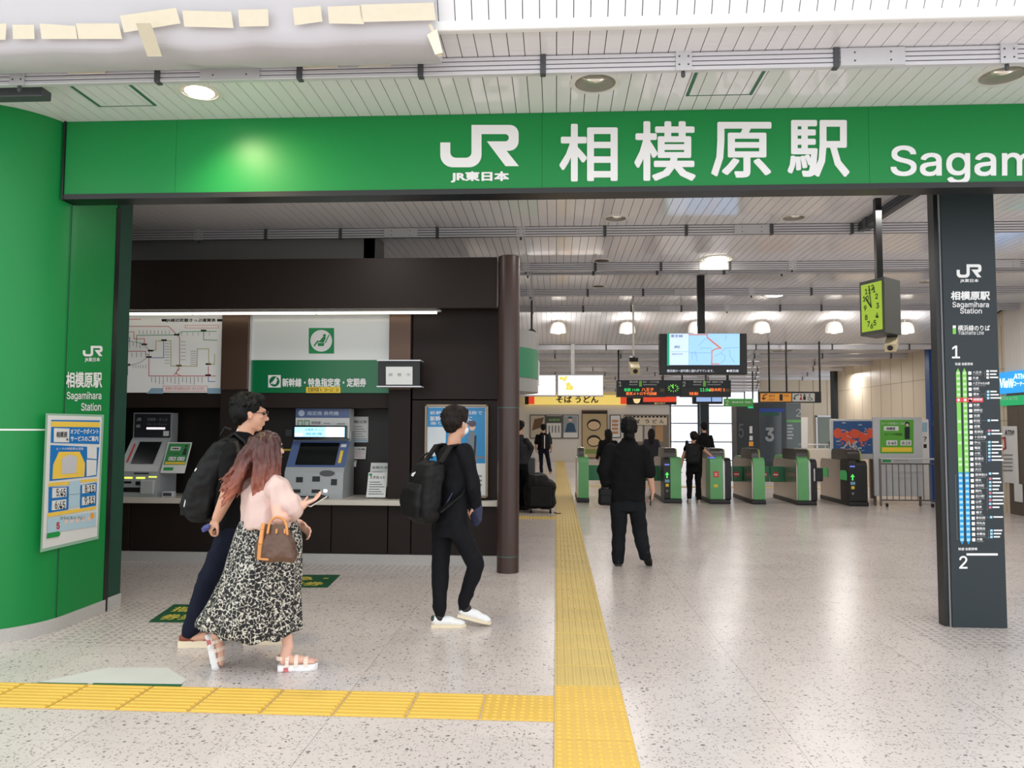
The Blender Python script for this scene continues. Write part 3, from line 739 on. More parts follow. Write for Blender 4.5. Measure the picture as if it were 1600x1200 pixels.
def offpeak(t, f, w, h):
    g = MB().rect(f, .05 * w, .26 * h, .95 * w, .96 * h, .001).build('green_field', mat('poster_green', (40, 140, 70)), t, world=True)
    MB().rect(f, .1 * w, .28 * h, .93 * w, .36 * h, .002).build('yellow_band', YEL_PT, g, world=True)
    MB().rect(f, .18 * w, .73 * h, .58 * w, .85 * h, .002).rect(f, .2 * w, .4 * h, .5 * w, .52 * h, .002).rect(f, .56 * w, .4 * h, .86 * w, .52 * h, .002).build('white_box', PAPER, g, world=True)
    m = MB().text(f, '相模原', .38 * w, .76 * h, .06 * h, .3 * w, e=.003, bold=.03).text(f, '6：45', .35 * w, .43 * h, .06 * h, .22 * w, e=.003, bold=.02).text(f, '8：15', .71 * w, .43 * h, .06 * h, .22 * w, e=.003, bold=.02)
    m.text(f, 'ピーク時間帯', .35 * w, .6 * h, .05 * h, .45 * w, e=.003)
    m.build('lettering', BLACK_PT, g, world=True)
    MB().disc(f, .8 * w, .87 * h, .055 * w, .003).poly(f, [(.72 * w, .58 * h), (.88 * w, .58 * h), (.86 * w, .8 * h), (.74 * w, .8 * h)], .003).build('staff_figure', mat('ink_navy', (22, 34, 44)), g, world=True)
    MB().rect(f, .1 * w, .08 * h, .5 * w, .18 * h, .002).build('green_mark', GRN_PT, t, world=True)
slant_sheet('green_notice', 'small green time notice leaning beside the grey ticket machine', 'notice', [(250, 739), (288, 740), (301, 692), (263, 691)], 8.78, 8.95, offpeak)
def notice(t, f, w, h, ink=GREY_PT, head=BLACK_PT, txt='お知らせ'):
    m = MB().text(f, txt, w / 2, h * .74, h * .12, w * .8, e=.002, bold=.02); m.build('heading', head, t, world=True)
    m = MB()
    for k in range(6): m.rect(f, .1 * w, (.12 + k * .095) * h, (.9 - (k % 3) * .12) * w, (.145 + k * .095) * h, .002)
    m.build('lines', ink, t, world=True)
slant_sheet('paper_notice', 'tall white notice with a blue foot strip right of the blue ticket machine display', 'notice', [(549, 691), (575, 692), (576, 651), (549, 651)], 9.293, 9.293, lambda t, f, w, h: (notice(t, f, w, h, txt='新幹線きっぷのご案内'), MB().rect(f, .05 * w, .03 * h, .95 * w, .1 * h, .003).build('blue_strip', mat('pale_blue_print', (120, 170, 210)), t, world=True)))
slant_sheet('paper_notice', 'small white notice with pink lines below the tall notice', 'notice', [(549, 717), (571, 718), (573, 698), (550, 698)], 9.26, 9.295, lambda t, f, w, h: notice(t, f, w, h, ink=mat('pink_print', (215, 150, 165)), txt='ご注意'))
slant_sheet('paper_notice', 'smallest blue and white notice touching the blue ticket machine', 'notice', [(542, 729), (556, 730), (557, 719), (543, 719)], 9.26, 9.295, lambda t, f, w, h: notice(t, f, w, h, ink=BLUE_PT, txt='案内'))
slant_sheet('leaflet_stand', 'white leaflet sheet standing at the right end of the counter, pictures on it', 'leaflet', [(572, 777), (602, 778), (607, 739), (576, 738)], 8.8, 8.9, lambda t, f, w, h: (notice(t, f, w, h, ink=BLACK_PT, txt='えきねっと'), MB().rect(f, .05 * w, .85 * h, .2 * w, .95 * h, .003).build('green_spot', GRN_PT, t, world=True)))
slant_sheet('leaflet_stand', 'pale leaflet sheet standing behind the white leaflet on the counter', 'leaflet', [(576, 760), (606, 761), (608, 724), (578, 723)], 9.0, 9.1, lambda t, f, w, h: notice(t, f, w, h))
a, b = U(440, 703, Y=9.28), U(477, 701, Y=9.28)
tag(MB().box((a.x - .5, 9.285, a.z - .01), (b.x, 9.3, a.z + .012)).build('yellow_tape', YEL_PT), 'thin yellow tape line on the recess wall left of the blue ticket machine', 'tape')
a, b = U(446, 682, Y=9.28), U(457, 671, Y=9.28)
tag(MB().rbox((a.x, 9.275, a.z), (b.x, 9.3, b.z), .004, seg=1).build('wall_plate', DKGREY), 'small grey cover plate on the recess wall above the yellow tape', 'cover plate')

# ---- blue poster in its frame right of the pier
t = thing('poster_frame', 'blue poster with a standing figure in a bronze frame behind the boy with the backpack', 'poster', (U(713, 778, Y=8.75)))
f = FY(8.755)
a = U(663, 777, Y=8.76); b = U(763.5, 632, Y=8.76)
fr_ = MB()
for q in (((a.x, 8.72, a.z), (a.x + .025, 8.77, b.z)), ((b.x - .025, 8.72, a.z), (b.x, 8.77, b.z)), ((a.x, 8.72, b.z - .025), (b.x, 8.77, b.z)), ((a.x, 8.72, a.z), (b.x, 8.77, a.z + .025))): fr_.rbox(*q, .005, seg=1)
fr_.build('frame', mat('bronze_frame', (150, 134, 116), .35, metal=.6), t, world=True)
MB().rect(f, 665, -775, 761, -634, .0).build('sheet', PAPER, t, world=True)
MB().rect(f, 668, -724, 758, -637, .001).build('blue_field', mat('poster_blue', (24, 140, 200), .3), t, world=True)
f2 = FY(8.753)
MB().rbox((U(672, 0, Y=8.753).x, 8.751, U(0, 708, Y=8.753).z - .0), (U(703, 0, Y=8.753).x, 8.753, U(0, 664, Y=8.753).z), .0008, seg=1).build('white_box', mat('poster_white', (218, 226, 232)), t, world=True)
m = MB().text(f2, '新幹線駅の定期券で', 713, -648, 6, 82, e=.002).text(f2, '新幹線がおトクに', 705, -658, 8, 66, e=.002, bold=.02).text(f2, '乗り放題に！', 700, -664, 5, 55, e=.002); m.build('lettering', WHITE_PT, t, world=True)
m = MB()
for k in range(3): m.rect(f2, 742, -745 - k * 7, 753, -742.5 - k * 7, .002)
m.rect(f2, 742, -716, 758, -713, .002); build_each(m, 'small_lettering', GREY_PT, t)
g_ = MB().disc(f2, 738, -667, 4.8, .003, 18, ry=6).build('figure_face', mat('skin_print', (235, 195, 180)), t, world=True)
MB().disc(f2, 738, -662, 6.2, .004, 18, ry=5).build('figure_hair', mat('hair_print', (90, 76, 88)), t, world=True)
MB().poly(f2, [(730, -722), (746, -722), (744, -682), (741, -674), (735, -674), (731, -684)], .003).build('figure_coat', mat('coat_print', (120, 130, 142)), t, world=True)
MB().line(f2, [(743, -682), (741, -720)], 3, .004).build('figure_arm', mat('ink_navy'), t, world=True)

# ================================================================ GREEN STATION SIGN
YS = 5.63
t = thing('station_sign', 'long green station sign band with large white characters across the entrance', 'sign', (0, YS + .06, 3.34))
xs = [-3.80, U(275, 240, Y=YS).x, U(847, 240, Y=YS).x, U(1358, 240, Y=YS).x, 6.4]
for a, b in zip(xs, xs[1:]): MB().box((a + .001, YS, 3.345), (b - .001, YS + .13, ZC - .002)).build('panel', GREEN, t, world=True)
MB().box((-3.815, YS - .012, 3.30), (-3.80, YS + .14, ZC)).build('end_trim', BLACK, t, world=True)
MB().box((-3.81, YS - .008, 3.305), (6.4, YS + .16, 3.345)).build('lower_trim', BLACK, t, world=True)
f = FY(YS - .001)
def jr_logo(mb, fr, x, y, w, e=.002):
    """the railway mark, lower left corner at x, y"""
    s = w / 565.0
    def q(a, b): return (x + (a - 174) * s, y + (368 - b) * s)
    def arc(cx, cy, rx, ry, a0, a1, n=10): return [(cx + rx * cos(radians(a0 + (a1 - a0) * i / n)), cy + ry * sin(radians(a0 + (a1 - a0) * i / n))) for i in range(n + 1)]
    J = [(174, 190), (246, 190), (246, 262)] + arc(288, 262, 42, 38, 180, 90, 6) + arc(356, 262, 42, 38, 90, 0, 6) + [(398, 262), (398, 64), (470, 64), (470, 280)] + arc(380, 280, 90, 88, 0, 90, 8) + arc(264, 280, 90, 88, 90, 180, 8)
    R = [(470, 64), (672, 64)] + arc(672, 128, 64, 64, -90, 0, 8)[1:] + [(736, 175)] + arc(666, 180, 70, 70, 0, 90, 8)[1:] + [(650, 250), (738, 360), (642, 360), (508, 182), (640, 182)] + arc(640, 156, 26, 26, 90, -90, 8)[1:] + [(470, 130)]
    for P in (J, R):
        mb.add([fr(*q(a, b), e) for a, b in P], [tuple(range(len(P)))[::-1]])
m = MB(); jr_logo(m, f, 688, -261.5, 123); m.build('rail_mark', WHITE_PT, t, world=True)
MB().text(f, 'JR東日本', 750, -285.5, 17.5, 91, e=.003, bold=.045).build('company_lettering', WHITE_PT, t, world=True)
for ch, x0, x1, y0, y1 in (('相', 874, 965, 194, 284), ('模', 991, 1087, 190, 283), ('原', 1111, 1205, 191, 278), ('駅', 1230, 1327, 188, 277)):
    MB().text(f, ch, (x0 + x1) / 2, -y1, y1 - y0, x1 - x0, e=.006, bold=.018, deep=.005).build('character', WHITE_PT, t, world=True)
MB().text(f, 'Sagamihara Station', 1391, -288, 61, 655, al='l', e=.006, bold=.012, deep=.005).build('english_lettering', WHITE_PT, t, world=True)
# ---- writing and poster on the left green column
f = FX(-3.798)
t = thing('column_lettering', 'white rail mark and station name lettering on the side of the green column', 'lettering', (-3.798, 6.0, 1.75))
m = MB(); jr_logo(m, f, 129, -557, 31); m.build('rail_mark', WHITE_PT, t, world=True)
MB().text(f, 'JR東日本', 144, -566, 7.5, 24, bold=.03).build('company_lettering', WHITE_PT, t, world=True)
MB().text(f, '相模原駅', 131, -606, 25, 56, bold=.03).build('name_lettering', WHITE_PT, t, world=True)
MB().text(f, 'Sagamihara', 131, -627, 15, 54, bold=.012).text(f, 'Station', 142, -642, 12.5, 31, bold=.012).build('english_lettering', WHITE_PT, t, world=True)
p = Vector((-4.42 + .622 * cos(radians(-52)), 5.83 + .622 * sin(radians(-52)), 1.7))
fc = frame((p.x, p.y, 1.55), (cos(radians(38)), sin(radians(38)), 0), (0, 0, 1))
a = U(8, 596, Y=p.y)
fr_ = frame((-4.42 + .6235 * cos(radians(-57)), 5.83 + .6235 * sin(radians(-57)), 1.55), (cos(radians(33)), sin(radians(33)), 0), (0, 0, 1))
t2 = thing('column_lettering', 'cut-off white station name on the rounded front of the green column, left edge', 'lettering', (-4.05, 5.3, 1.7))
MB().text(fr_, '駅', -.02, .28, .10, .10, bold=.03, e=.004).text(fr_, 'n', -.02, .19, .045, .04, bold=.01, e=.004).build('name_lettering', WHITE_PT, t2, world=True)
# poster (off-peak points)
t = thing('column_poster', 'laminated blue and yellow poster with clock times on the green column', 'poster', (-3.79, 5.95, .9))
X0 = -3.797
# corner points measured on the flat side
f = FX(-3.793)
def q(x, y):                                     # close-view pixels of the poster
    return (50 + x / 5.0, -(630 + y / 5.0))
film = MB().add([f(*q(108, 78)), f(*q(563, 90)), f(*q(520, 1060)), f(*q(64, 1166))], [(3, 2, 1, 0)])
film.build('film', mat('laminate', (150, 190, 165), .2), t, world=True)
f = FX(-3.791); MB().add([f(*q(124, 94)), f(*q(545, 106)), f(*q(508, 1040)), f(*q(80, 1138))], [(3, 2, 1, 0)]).build('sheet', PAPER, t, world=True)
f = FX(-3.7895)
bl = MB().poly(f, [q(146, 310), q(525, 320), q(530, 190), q(150, 186)]).poly(f, [q(136, 608), q(505, 570), q(525, 345), q(144, 326)]).poly(f, [q(126, 856), q(282, 832), q(285, 650), q(130, 655)]).poly(f, [q(374, 820), q(500, 800), q(506, 618), q(378, 640)]).poly(f, [q(150, 140), q(530, 146), q(530, 135), q(150, 130)])
bl.build('blue_field', mat('poster_blue2', (20, 120, 195), .35), t, world=True)
f2 = FX(-3.788)
MB().poly(f2, [q(150, 184), q(530, 188), q(530, 150), q(152, 142)]).poly(f2, [q(128, 650), q(290, 635), q(294, 612), q(130, 622)]).poly(f2, [q(372, 620), q(508, 608), q(508, 590), q(372, 600)]).poly(f2, [q(120, 890), q(500, 828), q(502, 806), q(122, 860)]).poly(f2, [q(158, 594), q(408, 574), q(414, 470), q(372, 378), q(210, 380), q(164, 480)]).build('yellow_field', mat('poster_yellow', (245, 205, 80), .4), t, world=True)
f3 = FX(-3.7868)
MB().poly(f3, [q(235, 555), q(345, 545), q(352, 420), q(290, 400), q(232, 430)]).build('map_patch', mat('map_grey', (200, 200, 205)), t, world=True)
MB().poly(f3, [q(168, 304), q(288, 306), q(292, 198), q(170, 194)]).poly(f3, [q(430, 430), q(504, 436), q(506, 340), q(430, 332)]).poly(f3, [q(425, 572), q(500, 560), q(504, 445), q(426, 440)]).poly(f3, [q(155, 742), q(268, 730), q(270, 658), q(158, 662)]).poly(f3, [q(152, 838), q(266, 822), q(268, 750), q(155, 762)]).poly(f3, [q(390, 706), q(494, 690), q(496, 632), q(392, 640)]).poly(f3, [q(388, 800), q(490, 782), q(492, 722), q(390, 734)]).build('white_box', PAPER, t, world=True)
MB().poly(f3, [q(284, 820), q(370, 806), q(378, 602), q(292, 612)]).poly(f3, [q(118, 1015), q(500, 960), q(500, 850), q(120, 900)]).build('pale_field', mat('poster_pale', (178, 208, 222)), t, world=True)
f4 = FX(-3.7855)
m = MB()
def T(s, x0, y0, x1, y1, b=.02):
    a_, b_ = q(x0, y1), q(x1, y0); m.text(f4, s, (a_[0] + b_[0]) / 2, a_[1], b_[1] - a_[1], b_[0] - a_[0], bold=b)
T('相模原', 190, 222, 275, 268); T('駅', 268, 276, 282, 292)
for s, x0, y0, x1, y1 in (('5:45', 190, 668, 262, 728), ('6:45', 178, 766, 258, 826), ('8:15', 412, 640, 486, 698), ('9:15', 410, 730, 484, 790)): T(s, x0, y0, x1, y1, .008)
T('さらにおトクに！', 220, 884, 410, 908, 0)
m.line(f4, [q(290, 715), q(372, 708)], .4); m.build('black_lettering', BLACK_PT, t, world=True)
m = MB(); T('オフピークポイント', 300, 200, 518, 240, .03); T('サービスのご案内', 300, 256, 516, 298, .03); T('ピークの時間帯は混雑', 190, 346, 400, 366, 0); m.build('white_lettering', WHITE_PT, t, world=True)
m = MB(); T('5', 190, 930, 216, 985, .03); m.build('red_figure', RED_PT, t, world=True)
m = MB().poly(f4, [q(115, 1058), q(212, 1040), q(222, 1018), q(210, 1000), q(118, 1018)]); m.build('green_arrow', GRN_PT, t, world=True)
m = MB().disc(f4, q(470, 880)[0], q(470, 880)[1], 3.2, .001, ry=5); m.build('orange_figure', mat('orange_print', (240, 165, 60)), t, world=True)
m = MB()
for k in range(5): m.poly(f4, [q(250 + k * 45, 945 - k * 6), q(278 + k * 45, 942 - k * 6), q(280 + k * 45, 905 - k * 6), q(252 + k * 45, 908 - k * 6)])
m.build('pale_icons', mat('pale_pink', (225, 205, 200)), t, world=True)

# ================================================================ RIGHT DARK PILLAR WITH LINE MAP
YP = 6.37
a = U(1490, 982, Z=0); b = U(1574.5, 982, Z=0)
xa, xb = 3.135, 3.555
t = thing('sign_pillar', 'dark slate pillar with white rail mark and coloured line map, right foreground', 'pillar', ((xa + xb) / 2, YP + .07, 0))
MB().rbox((xa, YP, 0), (xb, YP + .02, 3.6), .003, seg=1).build('front_panel', SLATE, t, world=True)
MB().box((xa + .012, YP + .02, 0), (xb - .002, YP + .13, 3.6)).build('core', BLACKP, t, world=True)
MB().box((xa - .004, YP + .035, 0), (xa + .012, YP + .05, 3.6)).box((xa - .004, YP + .085, 0), (xa + .012, YP + .10, 3.6)).build('edge_strip', ALU, t, world=True)
f = FY(YP - .001)
m = MB(); jr_logo(m, f, 1494.5, -434, 39); m.build('rail_mark', WHITE_PT, t, world=True)
MB().text(f, 'JR東日本', 1514.5, -442, 6.2, 29, bold=.03).text(f, '相模原駅', 1516, -469, 14, 61, bold=.035).text(f, 'Sagamihara', 1516.5, -482.5, 11, 57, bold=.012).text(f, 'Station', 1517, -490, 8.5, 34, bold=.012).text(f, '横浜線のりば', 1521.5, -517, 9, 50, bold=.02).text(f, 'Yokohama Line', 1517, -523, 6.5, 40).text(f, '1', 1493.5, -560, 20, bold=0.01).text(f, '2', 1505, -888.5, 20, 13, bold=.01).text(f, '快速 各駅停車', 1506, -571, 4.5, 28, bold=.02).text(f, '快速 各駅停車', 1512, -860, 4.5, 30, bold=.02).rect(f, 1510, -868, 1559, -864.5).rect(f, 1488.5, -513, 1493.5, -508.5).build('lettering', WHITE_PT, t, world=True)
LG = mat('line_green', (120, 200, 80), .5, emit=(120, 200, 80), es=.05); LB = mat('line_blue', (10, 150, 215), .5); LGP = mat('line_green_pale', (190, 225, 170), .5); LBP = mat('line_blue_pale', (160, 215, 240), .5)
m = MB().rect(f, 1488.5, -522, 1493.5, -513.3)
lb = MB(); names = '八王子 片倉 八王子みなみ野 相原 橋本 相模原 矢部 淵野辺 古淵 町田 成瀬 長津田 十日市場 中山 鴨居 小机 新横浜 菊名 大口 東神奈川 横浜 桜木町 関内 石川町 山手 根岸 磯子 新杉田 洋光台 港南台 本郷台 大船'.split()
lbx = lambda y: (y - 575) * .0236                    # the map leans with the pillar in the picture
dots_g, dots_b, lab, redm, pt, ptl = MB(), MB(), MB(), MB(), MB(), MB()
for x in (1493.5, 1503.5):
    m.poly(f, [(x, -582), (x + lbx(738), -738), (x + 6.5 + lbx(738), -738), (x + 6.5, -582), (x + 3.2, -575)])
    lb.poly(f, [(x + lbx(738), -738), (x + lbx(738) + 3.2 + 2.6, -851), (x + 6.5 + lbx(840), -844), (x + 6.5 + lbx(738), -738)])
lb.v = []; lb.f = []
for x in (1493.5, 1503.5):
    lb.poly(f, [(x + lbx(738), -738), (x + lbx(844), -844), (x + 3.2 + lbx(851), -851), (x + 6.5 + lbx(844), -844), (x + 6.5 + lbx(738), -738)])
f2 = FY(YP - .0022)
for i, nm in enumerate(names):
    y = 583 + i * 8.4; dx = lbx(y)
    if i == 5:
        redm.rect(f2, 1492.5 + dx, -(y + 3.4), 1535 + dx, -(y - 3.4)); pt.disc(FY(YP - .0035), 1496.5 + dx, -y, 2.2, .0); pt.disc(FY(YP - .0035), 1507 + dx, -y, 2.2, .0)
    tgt = dots_g if i < 19 else dots_b
    for j, x in enumerate((1494.2, 1504.2)):
        if j == 0 and i not in (0, 4, 9, 11, 13, 16, 17, 19, 20, 21) and i > 5 and i < 19: continue
        if i != 5: tgt.rect(f2, x + dx, -(y + 2.1), x + 5.2 + dx, -(y - 2.1))
    pt.rect(f2, 1512.5 + dx, -(y + 2.6), 1517.5 + dx, -(y - 2.6))
    (pt).text(FY(YP - .0035), nm, 1519.5 + dx, -(y + 1.2), 4.2, min(26, 4.6 * len(nm)), al='l', bold=.02)
    ptl.rect(f2, 1519.5 + dx, -(y + 3.4), 1519.5 + dx + 5 + 3 * min(5, len(nm)), -(y + 2.4))
m.build('green_line', LG, t, world=True); lb.build('blue_line', LB, t, world=True); dots_g.build('green_stops', LGP, t, world=True); dots_b.build('blue_stops', LBP, t, world=True)
redm.build('red_band', mat('band_red', (215, 60, 70)), t, world=True)
bx = [MB(), MB(), MB()]
random.seed(4)
for (ya, yb, st) in ((580, 590, 5), (612, 622, 5), (657, 657, 5), (673, 680, 5), (691, 724, 5.6), (740, 741, 5), (748, 798, 5.6), (808, 810, 5), (829, 842, 5)):
    y = ya; dx = lbx(ya)
    while y <= yb:
        k = random.choice((0, 0, 0, 0, 1, 2)) if y > 600 else 0
        (bx[k] if y > 600 else pt).rect(f2, 1541 + dx, -(y + 1.8), 1545 + dx, -(y - 1.8)); pt.rect(f2, 1546.5 + dx, -(y + .9), 1546.5 + dx + random.uniform(9, 19), -(y - 1.4)); y += st
    ptl.line(f2, [(1540 + dx, -ya), (1538.5 + dx, -ya), (1538.5 + dx, -max(yb, ya + .1))], .45)
for y in (583, 616, 657, 690, 741, 763, 808, 840): ptl.line(f2, [(1530 + lbx(y), -y), (1540 + lbx(y), -y)], .4)
ptl.line(f2, [(1491.5 + lbx(742), -742), (1489 + lbx(742), -742), (1489 + lbx(842), -842), (1492 + lbx(842), -842)], .5)
for b_, mm in zip(bx, (LBP, mat('line_pink', (205, 120, 145)), mat('line_indigo', (110, 140, 200)))): b_.build('transfer_marks', mm, t, world=True)
pt.build('station_lettering', WHITE_PT, t, world=True); ptl.build('fine_lines', GREY_PT, t, world=True)
# (the pillar stands behind the sign band; black guide strips beside it)
tag(MB().box((xa - .045, YP + .03, 0), (xa - .012, YP + .13, 3.6)).build('guide_rail', BLACK), 'narrow black guide rail standing along the left edge of the dark slate pillar', 'guide rail')

# ================================================================ TACTILE PAVING
TY = mat('tactile_yellow', (226, 184, 80), .42, vary=.10)
TY2 = mat('tactile_yellow_worn', (214, 186, 106), .45, vary=.12)
def tactile(kind, m_):
    mb = MB().rbox((-.197, -.197, 0), (.197, .197, .004), .002, seg=1)
    if kind == 'bar':
        for k in range(8):
            x = -.172 + k * .0492; mb.prism([(x - .012, -.185, .004), (x + .012, -.185, .004), (x + .007, -.185, .0085), (x - .007, -.185, .0085)], (0, .37, 0))
    else:
        for i in range(8):
            for j in range(8):
                x, y = -.172 + i * .0492, -.172 + j * .0492
                mb.lathe((x, y, .0035), [(.0155, 0), (.0125, .003), (.009, .005), (.001, .0052)], 10)
    o = mb.build('tactile_block', m_, smooth=25); return o
PB, PD, PB2, PB3 = tactile('bar', TY), tactile('dot', TY), tactile('bar', TY2), tactile('dot', TY2)
used = set()
def put(proto, x, y, rz, label, group):
    if proto.name not in used: o = proto; used.add(proto.name)
    else: o = proto.copy(); C.objects.link(o)
    o.location = (x, y, 0.0005); o.rotation_euler = (0, 0, rz); tag(o, label, 'paving block', group)
def nth(k): return '%d%s' % (k, 'th' if 10 < k % 100 < 14 else {1: 'st', 2: 'nd', 3: 'rd'}.get(k % 10, 'th'))
y = 2.55; cn_ = [0] * 9
G1, G2, G3, G4 = 'ribbed yellow tactile blocks of the long path', 'studded yellow tactile blocks at the crossing', 'ribbed yellow tactile blocks of the side path', 'worn ribbed tactile blocks of the path through the hall'
while y < 38:
    d = 3.66 < y < 4.85
    far = y > 4.85
    if d: cn_[0] += 1; put(PD, .19, y, 0, 'studded yellow tactile block, %s from the front where the two paths cross' % nth(cn_[0]), G2)
    elif not far: cn_[1] += 1; put(PB, .19, y, 0, 'ribbed yellow tactile block at the bottom of the picture, %s in the long path' % nth(cn_[1]), G1)
    else: cn_[2] += 1; put(PB2, .19, y, 0, 'worn ribbed tactile block, %s of the long path behind the crossing' % nth(cn_[2]), G4)
    y += .4
x = -.207
put(PD, x, 4.375, 0, 'studded yellow tactile block at the right end of the side path', None); x -= .4
while x > -4.6:
    cn_[3] += 1; put(PB, x, 4.375, pi / 2, 'ribbed yellow tactile block of the side path, %s to the left of the studded block' % nth(cn_[3]), G3); x -= .4
yk = U(840, 812, Z=0).y
for k in range(2): put(PB3, -.207 - k * .4, 13.6, 0, 'worn studded tactile block behind the round pillar, %s from the long path' % nth(k + 1), 'studded blocks of the short branch')
yg = U(1200, 762, Z=0).y
for k in range(18): put(PB2 if k else PB2, .7 + k * .4, yg, pi / 2, 'pale yellow tactile block behind the ticket gates, %s from the long path' % nth(k + 1), 'tactile blocks behind the ticket gates')

# floor stickers
def sticker(name, label, px, colr, txt, tc, holes=True):
    pts = [U(x, y, Z=.002) for x, y in px]
    t = thing(name, label, 'floor sticker', (pts[0].x, pts[0].y, 0))
    MB().add(pts, [tuple(range(len(pts)))]).build('sheet', colr, t, world=True)
    a, b, c_, d_ = pts[:4]
    w = (b - a).length; h = (d_ - a).length
    fr = lambda x, y, e=0: a + (b - a) * x + (d_ - a) * y + Vector((0, 0, e))
    MB().text(fr, txt[0], .5, .55, .3, .8, e=.001, bold=.03).text(fr, txt[1], .5, .12, .3, .8, e=.001, bold=.03).build('lettering', tc, t, world=True)
DG = mat('sticker_green', (18, 84, 52), .4); YG = mat('sticker_yellow', (206, 190, 80), .4)
sticker('floor_sticker', 'dark green floor sticker with yellow characters behind the man with the backpack', [(231, 972), (340, 973), (372, 945), (272, 944)], DG, ('指定席', '券売機'), YG)
sticker('floor_sticker', 'dark green floor sticker with yellow characters to the right of the patterned skirt', [(392, 918), (512, 918), (532, 898), (420, 898)], DG, ('特急・', '定期券'), YG)
pts = [U(x, y, Z=.002) for x, y in ((28, 1070), (285, 1073), (293, 1061), (190, 1042), (165, 1042))]
t = thing('floor_sticker', 'worn white floor strip with a green edge beside the yellow side path', 'floor sticker', (pts[0].x, pts[0].y, 0))
MB().add([U(x, y, Z=.002) for x, y in ((60, 1066), (280, 1071), (292, 1062), (262, 1043), (168, 1043))], [(0, 1, 2, 3, 4)]).build('sheet', mat('sticker_white', (214, 214, 208), .45, vary=.08), t, world=True)
MB().add([U(x, y, Z=.003) for x, y in ((34, 1068), (134, 1071), (137, 1067.5), (60, 1066.5))], [(0, 1, 2, 3)]).add([U(x, y, Z=.003) for x, y in ((142, 1071), (282, 1073), (285, 1069), (146, 1067))], [(0, 1, 2, 3)]).build('green_edge', mat('edge_green', (26, 98, 62)), t, world=True)

# ================================================================ PROTECTIVE SHEET TAPED UNDER THE EAVES
SH = mat('plastic_sheet', (196, 193, 197), .4, bump=(3, .3), vary=.04)
t = thing('protective_sheet', 'pale plastic sheet taped along the ceiling edge at the upper left', 'sheet', (-2.5, 4.45, 3.82))
rings = []
xr = U(686, 75, Y=4.5).x
N_ = 40
for i in range(N_ + 1):
    x = -8.0 + (xr + 8.0) * i / N_
    s = .012 * sin(i * 1.7) + .006 * sin(i * 4.1)
    zt_ = ZC + .16 + .10 * max(0, min(1, (x + 4.2) / 3.4))          # upper edge, taped to the sloping panels
    yt_ = YT - (zt_ - ZC) / 1.732 - .055
    pr = [(yt_, zt_), ((yt_ + 4.33) / 2, (zt_ + ZC + .02) / 2 + s * .5), (4.34, ZC - .01), (4.36, ZC - .075 + s), (4.40, ZC - .095 + s), (4.52, ZC - .115 + s), (4.62, ZC - .10), (4.66, ZC - .02), (4.60, ZC - .05), (4.48, ZC - .06), (4.375, ZC - .03), (4.36, ZC + .02), (yt_ + .004, zt_ + .003)]
    rings.append([(x, y + s * .3, z) for y, z in pr])
MB().loft(rings).build('sheet', SH, t, world=True, smooth=50)
TP = mat('masking_tape', (226, 217, 194), .4, bump=(20, .2), vary=.04)
random.seed(2)
def slope_pt(px, py):
    """point on the sloping ceiling (or sheet) plane just under it"""
    n_ = Vector((0, -sin(radians(60)), -cos(radians(60)))); o_ = Vector((0, 4.36, ZC + .02)); d = ray(px, py)
    tt = (o_ - Vector((0, 0, CAMH))).dot(n_) / d.dot(n_)
    return Vector((0, 0, CAMH)) + d * tt
tapes = [((-10, 38), (22, 36), (20, 61), (-10, 62)), ((31, 38), (64, 38), (65, 60), (32, 60)), ((73, 36), (128, 40), (131, 60), (76, 60)), ((129, 36), (195, 36), (200, 60), (133, 60)), ((197, 24), (283, 12), (290, 36), (203, 50)), ((293, 16), (368, 18), (372, 43), (296, 41)), ((379, 15), (425, 14), (426, 40), (381, 41)), ((463, 12), (506, 9), (509, 33), (466, 39)), ((517, 10), (568, 8), (573, 37), (519, 36)), ((566, 7), (680, 4), (684, 31), (569, 34))]
for q4 in tapes:
    P = [slope_pt(*p) + Vector((0, -.062, -.036)) for p in q4]
    MB().prism([P[0], P[1], P[2], P[3]], (0, .004, .002)).build('tape', TP, t, world=True)
P = [U(222, 46, Y=4.25), U(245, 46, Y=4.25), U(262, 97, Y=4.44), U(240, 97, Y=4.44)]
MB().prism([p + Vector((0, -.07, 0)) for p in P], (0, .004, .002)).build('tape', TP, t, world=True)
for q4 in (((105, 104), (164, 103), (164, 114), (105, 114)), ((470, 96), (530, 95), (528, 104), (474, 107)), ((556, 95), (615, 92), (610, 102), (560, 104))):
    P = [U(x, y, Y=4.715) for x, y in q4]
    MB().prism(P, (0, .01, .0)).build('tape', TP, t, world=True)
m = MB(); a = U(680, 72, Y=4.3)
a = U(681, 62, Y=4.36); KN = []
for k in range(5): KN.append([a + Vector((-.03 + .012 * k + .02 * cos(th), .03 * sin(th) + .01 * k, .075 - .035 * k + .012 * sin(3 * th + k))) for th in [2 * pi * j / 9 for j in range(9)]])
m.loft(KN).prism([a + Vector((-.05, -.02, .02)), a + Vector((.01, -.03, .05)), a + Vector((.045, -.02, -.09)), a + Vector((-.0, -.02, -.10))], (0, .012, 0))
m.build('tape_knot', TP, t, world=True)
